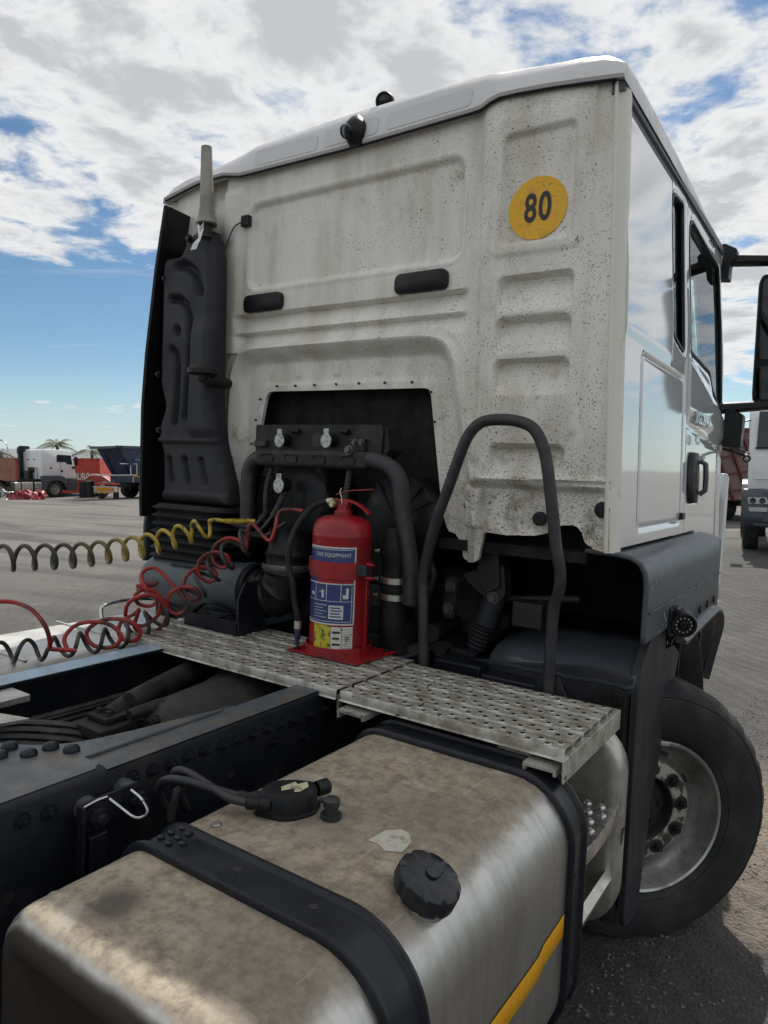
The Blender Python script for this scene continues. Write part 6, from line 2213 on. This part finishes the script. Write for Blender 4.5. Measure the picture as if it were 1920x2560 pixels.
def other_truck(name, label, m4, stack, deflector, group, lift=0.0):
    T = thing(name, label, 'truck', m4, group)
    # cab hull: side outline, y forward, rear of cab on y = 0
    out = round_poly([(0.0, 1.18), (2.26, 1.18), (2.31, 1.45), (2.30, 2.05), (2.10, 2.82), (1.90, 3.06), (0.10, 3.10), (0.0, 3.0)], [0.02, 0.05, 0.1, 0.1, 0.12, 0.15, 0.08, 0.06], 4)
    b = B()
    R = []
    for s, i_ in ((-1, 0.10), (-1, 0.03), (-1, 0.0), (1, 0.0), (1, 0.03), (1, 0.10)):
        x = s * (1.12 if i_ == 0.0 else (1.105 if i_ == 0.03 else 1.13))
        sc = 1 - i_ * 0.35 if i_ != 0.10 else 0.97
        xx = s * {0.10: 1.12, 0.03: 1.10, 0.0: 1.05}[i_]
        f_ = {0.10: 0.955, 0.03: 0.985, 0.0: 1.0}[i_]
        R.append([(xx, 1.15 + (p[0] - 1.15) * f_, 2.0 + (p[1] - 2.0) * f_) for p in out])
    b.rings(R)
    cab = b.obj('cab', BGW, T, angle=35)
    # windows, set into the faces as dark panes with a seal
    for s in (1, -1):
        win = round_poly([(1.03, 2.27), (1.62, 2.27), (1.78, 2.13), (2.12, 2.10), (2.02, 2.72), (1.10, 2.76), (1.03, 2.70)], 0.05, 3)
        B().prism(win, 0, s * 1.112, s * 1.124).obj('door_window', mat('dark_glass_solid', (0.03, 0.04, 0.045), 0.05) if 'dark_glass_solid' not in MATS else MATS['dark_glass_solid'], cab)
        B().box(min(s * 1.12, s * 1.128), max(s * 1.12, s * 1.128), 1.28, 1.30, 2.12, 2.76).obj('window_bar', BLACK, cab)
        B().box(min(s * 1.119, s * 1.135), max(s * 1.119, s * 1.135), 1.30, 1.44, 1.62, 1.76).obj('door_handle', BLACK, cab, bevel=0.01)
        B().box(min(s * 1.1195, s * 1.1225), max(s * 1.1195, s * 1.1225), 1.285, 1.30, 1.22, 2.12).obj('door_gap', GREYHOSE, cab)
        B().prism(round_poly([(0.55, 1.88), (0.64, 1.97), (0.73, 1.88), (0.64, 1.79)], 0.02, 2), 0, s * 1.119, s * 1.123).obj('emblem', GREYHOSE, cab)
        # rain strip
        B().tube([(s * 1.105, 0.05, 2.93), (s * 1.105, 1.80, 2.90), (s * 1.10, 2.02, 2.80)], 0.012, 6).obj('gutter', BGG, cab)
        # mudguard
        b = B()
        arch = [(-0.02, 1.40), (1.15, 1.40), (1.45, 1.32), (1.66, 1.12), (1.80, 0.62), (1.62, 0.60), (1.50, 0.85), (1.30, 1.02), (1.05, 1.08), (0.75, 1.08), (0.50, 1.0), (0.32, 0.75), (0.24, 0.35), (-0.02, 0.35)]
        b.prism(round_poly(arch, 0.05, 3), 0, s * 0.98, s * 1.235)
        b.obj('mudguard', BGG, T, bevel=0.03)
        b = B()
        b.prism(round_poly([(1.62, 0.42), (2.30, 0.42), (2.42, 0.60), (2.40, 1.10), (2.32, 1.22), (1.72, 1.22), (1.80, 0.8)], 0.05, 3), 0, s * 0.80, s * 1.20)
        bump_ = b.obj('bumper_corner', BGG, T, bevel=0.05, seg=3)
        b = B()
        b.prism(round_poly([(s * 0.72, 0.90), (s * 1.10, 0.90), (s * 1.12, 1.04), (s * 0.76, 1.04)], 0.03, 3), 1, 2.385, 2.425)
        hl = b.obj('headlamp', LAMP, T, bevel=0.01)
        for xx in (0.84, 1.02):
            B().lathe([(0.062, 0.0), (0.060, 0.010), (0.045, 0.004), (0.0005, 0.002)], (s * xx, 2.426, 0.97), (0, 1, 0), 18).obj('reflector', GREYHOSE, hl)
        b = B()
        b.prism(round_poly([(s * 0.74, 0.74), (s * 1.08, 0.74), (s * 1.10, 0.83), (s * 0.74, 0.83)], 0.02, 3), 1, 2.385, 2.425)
        b.obj('fog_lamp', LAMP, T, bevel=0.01)
        B().box(min(s * 1.235, s * 1.26), max(s * 1.235, s * 1.26), 1.50, 1.58, 0.95, 1.02).obj('turn_lamp', ORANGE, T, bevel=0.01)
        # mirror
        mm = B().prism(round_poly([(s * 1.30, 2.05), (s * 1.50, 2.05), (s * 1.50, 2.62), (s * 1.30, 2.62)], 0.03, 3), 1, 2.16, 2.28).obj('mirror', BLACK, T, bevel=0.03)
        B().tube([(s * 1.05, 2.08, 2.70), (s * 1.38, 2.22, 2.62)], 0.018, 8).obj('mirror_arm', BLACK, mm)
        B().tube([(s * 1.10, 2.16, 1.98), (s * 1.38, 2.22, 2.06)], 0.018, 8).obj('mirror_arm', BLACK, mm)
        B().box(min(s * 1.08, s * 1.2), max(s * 1.08, s * 1.2), 2.10, 2.28, 1.85, 2.0).obj('mirror_foot', BLACK, mm, bevel=0.02)
        # corner air flap
        B().prism(round_poly([(s * 0.62, 1.42), (s * 1.02, 1.42), (s * 1.02, 1.92), (s * 0.78, 1.92)], 0.04, 3), 1, 2.28, 2.325).obj('corner_flap', BGW, cab, bevel=0.01)
        small_wheel(T, s * 1.17, 0.86, 0.52, 0.53, 0.30, s)
        small_wheel(T, s * 1.22, -2.75, 0.52, 0.53, 0.58, s)
        small_wheel(T, s * 1.22, -4.10, 0.52, 0.53, 0.58, s)
        # tank
        b = B()
        sec = tank_section(0.62, 1.22, 0.40, 1.02, 0.10, 0.08, 4)
        b.rings([[(s * p[0], y, p[1]) for p in sec] for y in (-1.75, -0.62)])
        tk = b.obj('fuel_tank', ALU, T, bevel=0.01)
        b = B()
        b.rings([[(s * p[0], y, p[1]) for p in sec] for y in (-0.52, -0.05)])
        b.obj('step_box', ALU, tk, bevel=0.01)
        for y in (-1.40, -0.58):
            sec2 = tank_section(0.61, 1.23, 0.39, 1.03, 0.105, 0.085, 4)
            B().rings([[(s * p[0], yy, p[1]) for p in sec2] for yy in (y, y + 0.07)]).obj('strap', BLACK, tk)
        for z in (0.62, 0.82):
            B().box(min(s * 1.0, s * 1.235), max(s * 1.0, s * 1.235), -0.46, -0.12, z, z + 0.025).obj('step', BLACK, tk)
        B().prism(round_poly([(-3.30, 0.75), (-3.20, 1.10), (-2.95, 1.17), (-2.55, 1.17), (-2.30, 1.10), (-2.18, 0.75), (-2.22, 0.75), (-2.34, 1.06), (-2.56, 1.13), (-2.94, 1.13), (-3.16, 1.06), (-3.26, 0.75)], 0.02, 2), 0, s * 0.68, s * 1.24).obj('rear_guard', BLACK, T)
        B().box(min(s * 0.36, s * 0.44), max(s * 0.36, s * 0.44), -5.0, 0.6, 0.80, 1.08).obj('chassis_rail', FRAME, T)
    # windscreen and grille
    B().add([(-0.98, 2.335, 2.10), (0.98, 2.335, 2.10), (0.94, 2.165, 2.86), (-0.94, 2.165, 2.86)], [(0, 1, 2, 3)]).obj('windscreen', MATS['dark_glass_solid'], cab)
    B().box(-1.0, 1.0, 2.33, 2.345, 2.06, 2.10).obj('windscreen_seal', BLACK, cab)
    B().box(-0.60, 0.60, 2.30, 2.335, 1.42, 1.98).obj('grille', BGG, cab, bevel=0.01)
    for k in range(4):
        B().box(-0.56, 0.56, 2.335, 2.35, 1.48 + 0.12 * k, 1.53 + 0.12 * k).obj('grille_bar', BGW, cab)
    B().box(-0.85, 0.85, 2.30, 2.40, 0.50, 1.20).obj('bumper', BGG, T, bevel=0.05)
    B().cyl((-1.0, 2.30, 0.46), (1.0, 2.30, 0.46), 0.05, n=12).obj('tow_bar', BGG, T)
    # back wall equipment
    B().box(-0.45, 0.15, -0.32, 0.02, 1.0, 1.75).obj('air_filter', BLACK, T, bevel=0.06)
    B().box(-0.40, 0.28, -0.06, 0.0, 1.62, 1.95).obj('coupling_panel', ENGINE, T, bevel=0.01)
    for x in (-0.55, 0.20):
        B().box(x, x + 0.22, -0.012, 0.03, 2.42, 2.48).obj('air_vent', BLACK, cab)
    B().tube(spline([(0.48, -0.15, 1.05), (0.55, -0.15, 1.6), (0.66, -0.15, 1.88), (0.82, -0.15, 1.86), (0.92, -0.15, 1.5), (0.92, -0.15, 1.05)], 5), 0.022, 8).obj('grab_hoop', BLACK, T)
    if stack:
        st_ = B().box(-1.12, -0.84, -0.34, -0.06, 0.95, 2.95).obj('air_intake_stack', BLACK, T, bevel=0.05)
        B().prism([(-0.40, 2.85), (0.0, 2.95), (0.42, 3.20), (0.30, 3.34), (-0.22, 3.34), (-0.36, 3.22)], 0, -1.12, -0.84).obj('stack_scoop', BLACK, st_, bevel=0.04)
    if deflector:
        b = B()
        R = []
        for t in np.linspace(0, 1, 8):
            y = 0.2 + 1.7 * t
            h = 3.02 + 0.52 * (1 - t) ** 0.7
            R.append([(-1.0, y, 3.0), (-0.98, y, h - 0.10), (-0.86, y, h), (0.86, y, h), (0.98, y, h - 0.10), (1.0, y, 3.0)])
        b.rings(R)
        b.obj('roof_deflector', MAROON, cab, angle=40)
    B().box(-1.0, 1.0, -0.4, 2.2, 0.55, 1.20).obj('underbody', DARK, T)
    if lift:
        for o in T.children:
            if not o.name.startswith('wheel'):
                o.location.z += lift
    return T


other_truck('tractor_truck', 'white tractor unit by the brick wall with tall black intake stack', Y4(-22.7, 45.6, 0, -35), True, False, 'parked tractor units')
other_truck('tractor_truck', 'white tractor unit facing out with dark blue bumper and maroon roof deflector', Y4(9.80, 16.6, 0, 153), False, True, 'parked tractor units', 0.20)

# brown tipper body standing behind that truck
TB_ = thing('tipper_trailer', 'brown tipper trailer with dark ribs behind the truck with maroon deflector', 'trailer', Y4(13.3, 24.5, 0, 10))
TIPM = mat('brown_tipper_steel', (0.17, 0.105, 0.095), 0.5, 0, (0.075, 0.045, 0.045), 1.2, 0.45, 0.7)
b = B()
b.prism([(-1.9, 0.75), (1.9, 0.75), (2.1, 3.15), (-2.1, 3.15)], 1, 0.0, 6.0)
b.obj('hopper', TIPM, TB_, bevel=0.04)
for k in range(6):
    x = -1.8 + 0.6 * k
    B().obox((x, -0.03, 1.95), (1, 0, 0.42), (0, 1, 0), (-0.42, 0, 1), 0.035, 0.03, 1.30).obj('rib', MAROON, TB_)
for z in (1.25, 1.85, 2.45):
    B().obox((0, -0.025, z), (1, 0, 0.12), (0, 1, 0), (-0.12, 0, 1), 1.9, 0.02, 0.03).obj('rib', MAROON, TB_)
B().box(-2.15, 2.15, -0.06, 0.10, 3.12, 3.24).obj('rim', MAROON, TB_)
for s in (1, -1):
    small_wheel(TB_, s * 1.2, 1.2, 0.52, 0.53, 0.55, s)
    small_wheel(TB_, s * 1.2, 4.6, 0.52, 0.53, 0.55, s)
B().box(-0.9, 0.9, -0.2, 6.0, 0.55, 0.80).obj('chassis', FRAME, TB_)

# navy side tipper trailer
TR = thing('tipper_trailer', 'navy blue tipper trailer with sloped end and yellow line along its chassis', 'trailer', Y4(-16.7, 43.8, 0, 55))
b = B()
L1 = 7.0
base_ = [(0.55, -1.05, 1.42), (L1, -1.05, 1.42), (L1, 1.05, 1.42), (0.55, 1.05, 1.42)]
mid_ = [(0.10, -1.25, 2.35), (L1, -1.25, 2.35), (L1, 1.25, 2.35), (0.10, 1.25, 2.35)]
top_ = [(-0.35, -1.28, 3.12), (L1, -1.28, 3.12), (L1, 1.28, 3.12), (-0.35, 1.28, 3.12)]
b.rings([base_, mid_, top_])
HOP = b.obj('hopper', NAVY, TR, angle=20)
B().box(-0.75, L1, -1.36, -1.24, 3.08, 3.24).box(-0.75, -0.30, -1.36, 1.36, 3.08, 3.22).box(-0.75, L1, 1.24, 1.36, 3.08, 3.24).obj('top_rim', BGG, HOP)
B().box(0.55, L1, -1.30, -1.24, 2.32, 2.46).obj('waist_rail', NAVYL, HOP)
B().box(0.55, L1, -1.20, -1.12, 1.78, 1.84).obj('waist_rail', NAVY, HOP)
for s in (-1, 1):
    B().obox((0.10, s * 0.75, 2.25), (1, 0, 0), (0, 1, 0), (-0.45, 0, 1), 0.03, 0.05, 0.90).obj('end_stiffener', NAVY, HOP)
CH = B().box(0.45, L1, -1.12, 1.12, 1.00, 1.40).obj('side_frame', NAVY, TR)
for k in range(3):
    B().box(0.50 + 1.15 * k, 1.55 + 1.15 * k, -1.135, -1.125, 1.345, 1.395).obj('reflective_strip', YTAPE, CH)
for x in (0.50, 3.0):
    B().box(x, x + 0.06, -1.135, -1.125, 1.02, 1.395).obj('reflective_strip', YTAPE, CH)
for x in (1.65, 2.50, 3.9):
    B().cyl((x, -1.122, 1.20), (x, -1.126, 1.20), 0.16, n=20).obj('frame_hole', INK, CH)
# access frame and rear beam
LD = B()
for p, q in (((-0.55, -1.1, 1.45), (0.75, -1.2, 1.45)), ((-0.35, -1.1, 2.15), (0.75, -1.2, 2.15)), ((0.75, -1.2, 1.45), (0.75, -1.2, 2.15)), ((0.35, -1.16, 1.45), (0.35, -1.16, 2.15)), ((-0.55, 0.9, 1.45), (-0.55, -1.1, 1.45))):
    LD.tube([p, q], 0.035, 6)
LD.obj('access_frame', STEEL, TR)
RB = B().box(-0.75, -0.55, -1.1, 1.1, 0.42, 0.78).obj('rear_beam', ALU, TR, bevel=0.02)
B().box(-0.765, -0.75, -0.95, 0.75, 0.50, 0.70).obj('chevron_board', YTAPE, RB)
for k in range(8):
    y = -0.88 + 0.22 * k
    B().obox((-0.768, y, 0.60), (1, 0, 0), (0, 1, 0.55), (0, -0.55, 1), 0.003, 0.045, 0.09).obj('chevron', RUST, RB)
B().box(-0.765, -0.75, -1.0, 1.0, 0.36, 0.41).obj('reflective_strip', YTAPE, RB)
B().box(-0.70, -0.35, -1.05, 1.05, 0.86, 0.98).obj('red_beam', RUST, TR, bevel=0.02)
B().box(-0.4, L1, -0.45, 0.45, 0.70, 1.0).obj('chassis', FRAME, TR)
for s in (1, -1):
    for x in (1.75, 3.15, 4.5):
        m_ = B()
        m_.lathe([(0.28, 0.0), (0.33, 0.02), (0.45, 0.03), (0.52, 0.0), (0.53, -0.05), (0.53, -0.50), (0.28, -0.55)], (x, s * 1.22, 0.525), (0, s, 0), 36)
        w_ = m_.obj('wheel', TYRE, TR, angle=50)
        B().lathe([(0.29, -0.02), (0.30, 0.01), (0.27, 0.0), (0.23, -0.10), (0.15, -0.14), (0.10, -0.10), (0.001, -0.10)], (x, s * 1.22, 0.525), (0, s, 0), 28).obj('rim', RIM, w_, angle=40)
for s in (-1, 1):
    B().box(-0.55, -0.30, s * 0.75 - 0.12, s * 0.75 + 0.12, 0.0, 0.45).obj('stand_leg', FRAME, TR)

# red shipping container
CO = thing('shipping_container', 'red corrugated shipping container with white lettering behind the parked trucks', 'container', Y4(-26.3, 50.4, 0, 0))
b = B()
pts = []
x = 0.06
while x < 5.95:
    pts += [(x, 0.0), (x + 0.07, 0.0), (x + 0.105, 0.036), (x + 0.175, 0.036)]
    x += 0.21
pts = [p for p in pts if p[0] < 6.0] + [(6.0, 0.0)]
front = [(px_, py_ + 0.03) for px_, py_ in pts]
R = [[(p[0], p[1], z) for p in front] for z in (0.14, 2.50)]
b.rings(R, closed=False)
b.obj('corrugated_side', RUST, CO, smooth=False)
B().box(0.05, 6.0, 0.08, 2.40, 0.14, 2.56).obj('body', RUST, CO)
for (x0, x1, z0, z1) in ((0, 6.06, 2.50, 2.60), (0, 6.06, 0.0, 0.15), (0, 0.10, 0.15, 2.5), (5.96, 6.06, 0.15, 2.5)):
    B().box(x0, x1, 0.0, 0.08, z0, z1).obj('frame_rail', RUST, CO)
for (x0, z0) in ((0, 0), (5.9, 0), (0, 2.46), (5.9, 2.46)):
    B().box(x0 - 0.003, x0 + 0.163, -0.004, 0.10, z0, z0 + 0.14).obj('corner_casting', MAROON, CO)
vs, fs = text_mesh('HAMBURG', 0.68, 0.004, 0.010, 1.05, 'LEFT', 0.60)
B().add([(3.30 + p[0], 0.020 - p[2], 1.27 + p[1]) for p in vs], fs).obj('lettering', INKW, CO, smooth=False, fix=False)

# red scrapped cab and a pair of drums before the container
SC_ = thing('scrap_cab', 'scrapped red vehicle shell with white stripe and curved fender beside the navy trailer', 'scrap vehicle', Y4(-18.55, 45.6, 0, 5))
b = B()
b.prism(round_poly([(-0.9, 0.35), (1.0, 0.35), (1.05, 0.75), (0.75, 1.12), (0.25, 1.40), (-0.35, 1.42), (-0.75, 1.15), (-0.95, 0.8)], 0.12, 4), 1, 0.0, 1.5)
b.obj('shell', RUST, SC_, bevel=0.06)
B().tube(spline([(-0.75, -0.03, 1.15), (-0.3, -0.03, 1.45), (0.3, -0.03, 1.40), (0.85, -0.03, 1.0), (1.0, -0.03, 0.7)], 5), 0.045, 8).obj('trim_stripe', WHITELAB, SC_)
B().prism(round_poly([(0.20, 0.75), (0.85, 0.75), (0.75, 0.98), (0.45, 1.05)], 0.06, 3), 1, -0.03, 0.0).obj('headlamp_panel', WHITELAB, SC_)
B().lathe([(0.30, 0.0), (0.42, 0.03), (0.45, 0.0), (0.45, -0.2)], (0.3, 0.02, 0.45), (0, -1, 0), 24).obj('wheel', TYRE, SC_)
for i, (r, d, h) in enumerate(((-19.2, 45.2, 0.98), (-18.75, 45.0, 1.05))):
    t = thing('oil_drum', ('open black oil drum beside the scrapped red vehicle', 'taller black drum with pale rim beside the scrapped red vehicle')[i], 'drum', Y4(r, d), 'drums by the container')
    hh = h
    b = B()
    b.lathe([(0.001, 0.0), (0.29, 0.0), (0.29, hh * 0.33), (0.305, hh * 0.34), (0.29, hh * 0.35), (0.29, hh * 0.66), (0.305, hh * 0.67), (0.29, hh * 0.68), (0.29, hh), (0.27, hh), (0.27, hh - 0.1), (0.001, hh - 0.1)], (0, 0, 0), (0, 0, 1), 24)
    b.obj('barrel', BLACK, t)
    B().lathe([(0.275, hh), (0.30, hh + 0.005), (0.30, hh + 0.03), (0.275, hh + 0.03)], (0, 0, 0), (0, 0, 1), 24).obj('rim', (STEEL if i else BLACK), t)
b = B()
b.tube([(0, 0, 0.12), (3.2, 0.3, 0.12)], 0.11, 12)
tag(b.obj('steel_pipe', mat('green_grey_pipe', (0.12, 0.17, 0.17), 0.5), None), 'long grey green pipe lying on the ground before the container', 'pipe').matrix_world = Y4(-21.9, 46.8)


def crumple(name, label, m, r, d, sx, sz, seed, grp, yaw=0):
    g = np.random.default_rng(seed)
    nx, ny = 13, 7
    V, F = [], []
    for j in range(ny):
        for i in range(nx):
            u, v = i / (nx - 1), j / (ny - 1)
            prof = math.sin(math.pi * v) ** 0.7 * (0.6 + 0.4 * math.sin(math.pi * u))
            V.append(((u - 0.5) * sx + 0.08 * g.normal(), (v - 0.5) * 0.9 + 0.10 * g.normal(), max(0.01, sz * prof * (0.65 + 0.45 * g.random()))))
    for j in range(ny - 1):
        for i in range(nx - 1):
            a = j * nx + i
            F += [(a, a + 1, a + nx), (a + 1, a + nx + 1, a + nx)]
    o = B().add(V, F).obj(name, m, None, smooth=False)
    o.matrix_world = Y4(r, d, 0, yaw)
    return tag(o, label, 'scrap sheet', grp)


crumple('crumpled_sheet', 'crumpled dark red sheet metal lying before the parked white truck', mat('crumpled_red', (0.26, 0.035, 0.045), 0.35, 0.2), -21.75, 42.6, 1.7, 0.62, 3, 'scrap on the ground')
crumple('crumpled_sheet', 'small folded red panel lying at the end of the scrap row', MATS['crumpled_red'], -20.75, 42.5, 0.8, 0.55, 5, 'scrap on the ground', 25)
crumple('crumpled_sheet', 'crumpled bare grey sheet metal next to the red sheets', mat('crumpled_grey', (0.42, 0.43, 0.42), 0.35, 0.5, (0.15, 0.15, 0.14), 3, 0.45, 0.6), -23.2, 42.5, 1.5, 0.70, 8, 'scrap on the ground')
crumple('crumpled_sheet', 'heap of black torn liners at the start of the scrap row', RUBBER, -24.4, 42.4, 1.9, 0.45, 11, 'scrap on the ground')

# brick wall
BRICKM = brick_mat()
b = B()
b.box(-40, 0, 0, 0.24, 0, 2.62)
W_ = b.obj('brick_wall', BRICKM, None)
W_.matrix_world = Y4(-27.0, 55.5, 0, 0)
tag(W_, 'red brick boundary wall behind the parked white tractor unit', 'wall')
B().box(-40, 0.02, -0.02, 0.26, 2.62, 2.70).obj('coping', BRICKM, W_)
for k in range(8):
    B().box(-40 + 5.4 * k, -39.6 + 5.4 * k, -0.06, 0.0, 0, 2.61).obj('pier', BRICKM, W_)

# houses and sheds beyond
def shed(name, label, m4, w, dp, h, wallm, roofm, rise):
    t = thing(name, label, 'building', m4)
    B().box(-w / 2, w / 2, 0, dp, 0, h).obj('wall', wallm, t)
    b = B()
    b.prism([(-0.3, h), (dp + 0.3, h), (dp / 2, h + rise)], 0, -w / 2 - 0.3, w / 2 + 0.3)
    r_ = b.obj('roof', roofm, t)
    for k in range(int(w / 1.2)):
        x = -w / 2 + 0.6 + 1.2 * k
        B().box(x - 0.02, x + 0.02, -0.29, -0.25, h - 0.02, h + 0.04).obj('roof_rib', roofm, r_)
    for k in range(max(1, int(w / 4))):
        x = -w / 2 + 2 + 4 * k
        wn = B().box(x - 0.5, x + 0.5, -0.03, 0.0, h * 0.45, h * 0.75).obj('window', MATS['dark_glass_solid'], t)
        B().box(x - 0.56, x + 0.56, -0.05, -0.0, h * 0.45 - 0.06, h * 0.45).obj('sill', INKW, wn)
    return t


GROOF = mat('grey_sheet_roof', (0.20, 0.22, 0.235), 0.45, 0.2)
CRW = mat('cream_plaster', (0.55, 0.48, 0.36), 0.8)
shed('warehouse', 'long low building with grey sheet roof beyond the red container', Y4(-34.0, 96.0), 26, 12, 3.0, CRW, GROOF, 1.35)
shed('house', 'tan house with grey roof beyond the brick wall', Y4(-46.5, 82.0), 9, 8, 3.1, CRW, GROOF, 1.2)
t = thing('arched_shelter', 'pale curved roof shelter beyond the brick wall', 'shelter', Y4(-36.8, 66.0, 0, 30))
b = B()
R = []
for k in range(13):
    a = math.pi * k / 12
    R.append([(2.6 * math.cos(a), y, 2.2 + 1.35 * math.sin(a)) for y in (0, 3.0)])
b.rings(R, closed=False)
ao = b.obj('roof', mat('cream_sheet', (0.62, 0.56, 0.42), 0.5), t, angle=40)
s = ao.modifiers.new('thick', 'SOLIDIFY')
s.thickness = 0.06
for x in (-2.55, 2.55):
    B().box(x - 0.06, x + 0.06, 0.1, 0.22, 0, 2.25).obj('post', STEEL, t)
    B().box(x - 0.06, x + 0.06, 2.8, 2.92, 0, 2.25).obj('post', STEEL, t)

# street lamp
t = thing('street_lamp', 'slim grey street lamp with curved arm beyond the brick wall', 'street lamp', Y4(-42.5, 80.0))
B().tube([(0, 0, 0), (0, 0, 4.2)], 0.07, 8).obj('pole', STEEL, t)
B().tube(spline([(0, 0, 4.2), (-0.15, 0, 4.7), (-0.55, 0, 5.0), (-0.75, 0, 5.06)], 5), 0.05, 8).obj('arm', STEEL, t)
B().box(-1.0, -0.6, -0.09, 0.09, 5.03, 5.14).obj('lamp_head', GREYHOSE, t, bevel=0.03)

LEAF = mat('palm_green', (0.070, 0.095, 0.040), 0.6, 0, (0.12, 0.115, 0.055), 1.5, 0.4, 0.7)
BUSH = mat('bush_green', (0.045, 0.075, 0.028), 0.7, 0, (0.085, 0.095, 0.04), 1.0, 0.4, 0.7)
BARK = mat('bark', (0.10, 0.075, 0.05), 0.9)


def palm(r, d, H, label, seed):
    g = random.Random(seed)
    t = thing('palm_tree', label, 'tree', Y4(r, d), 'trees beyond the yard')
    B().tube([(0, 0, 0), (0.06, 0, H * 0.5), (0.02, 0, H)], [0.20, 0.16, 0.15], 10).obj('trunk', BARK, t)
    b = B()
    for k in range(17):
        a = 2 * math.pi * k / 17 + g.uniform(-.2, .2)
        el = g.uniform(0.15, 1.25)
        L = g.uniform(1.7, 2.4)
        P = []
        for j in range(9):
            s = j / 8
            rr = L * s * math.cos(el) + 0.35 * s * s
            zz = H + L * math.sin(el) * s - 1.35 * s * s
            P.append(Vector((rr * math.cos(a), rr * math.sin(a), zz)))
        b.tube(P, 0.016, 4)
        sd = Vector((-math.sin(a), math.cos(a), 0))
        for j in range(1, 9):
            for q in range(3):
                p = P[j - 1].lerp(P[j], (q + 0.5) / 3)
                ln = 0.50 * math.sin(math.pi * min(1, 0.15 + j / 10)) + 0.06
                fw_ = (P[j] - P[j - 1]).normalized()
                for s_ in (-1, 1):
                    tip = p + sd * (s_ * ln * 0.75) + fw_ * ln * 0.5 - Vector((0, 0, ln * 0.55))
                    b.add([p - fw_ * 0.02, p + fw_ * 0.025, tip], [(0, 1, 2)])
    b.obj('crown', LEAF, t, smooth=False, fix=False)


palm(-30.9, 67.0, 4.0, 'palm tree with arching fronds rising behind the parked white tractor unit', 4)
palm(-28.9, 70.0, 3.5, 'shorter palm tree with drooping fronds above the red container', 9)


def bush(r, d, w, h, label, seed):
    g = np.random.default_rng(seed)
    t = thing('leafy_tree', label, 'tree', Y4(r, d), 'trees beyond the yard')
    B().tube([(0, 0, 0), (0.05, 0, h * 0.35), (0.1, 0, h * 0.6)], [0.12, 0.10, 0.06], 7).obj('trunk', BARK, t)
    b = B()
    cl = [(g.normal() * w * 0.28, g.normal() * w * 0.2, h * (0.45 + 0.45 * g.random()), w * (0.16 + 0.16 * g.random())) for _ in range(9)]
    for cx_, cy_, cz_, cr_ in cl:
        for _ in range(170):
            v = g.normal(size=3)
            v = v / np.linalg.norm(v) * cr_ * (0.55 + 0.5 * g.random())
            p = np.array([cx_, cy_, cz_]) + v
            q = g.normal(size=3) * 0.085
            s2 = g.normal(size=3) * 0.085
            b.add([tuple(p), tuple(p + q), tuple(p + s2)], [(0, 1, 2)])
    b.obj('crown', BUSH, t, smooth=False, fix=False)


bush(-35.2, 64.0, 2.6, 3.6, 'green leafy tree between the arched shelter and the parked truck', 1)
bush(-50.0, 74.0, 4.0, 4.0, 'wide green tree beyond the far end of the brick wall', 2)
bush(-20.5, 110.0, 5.0, 4.2, 'distant green tree beyond the grey roofed warehouse', 6)
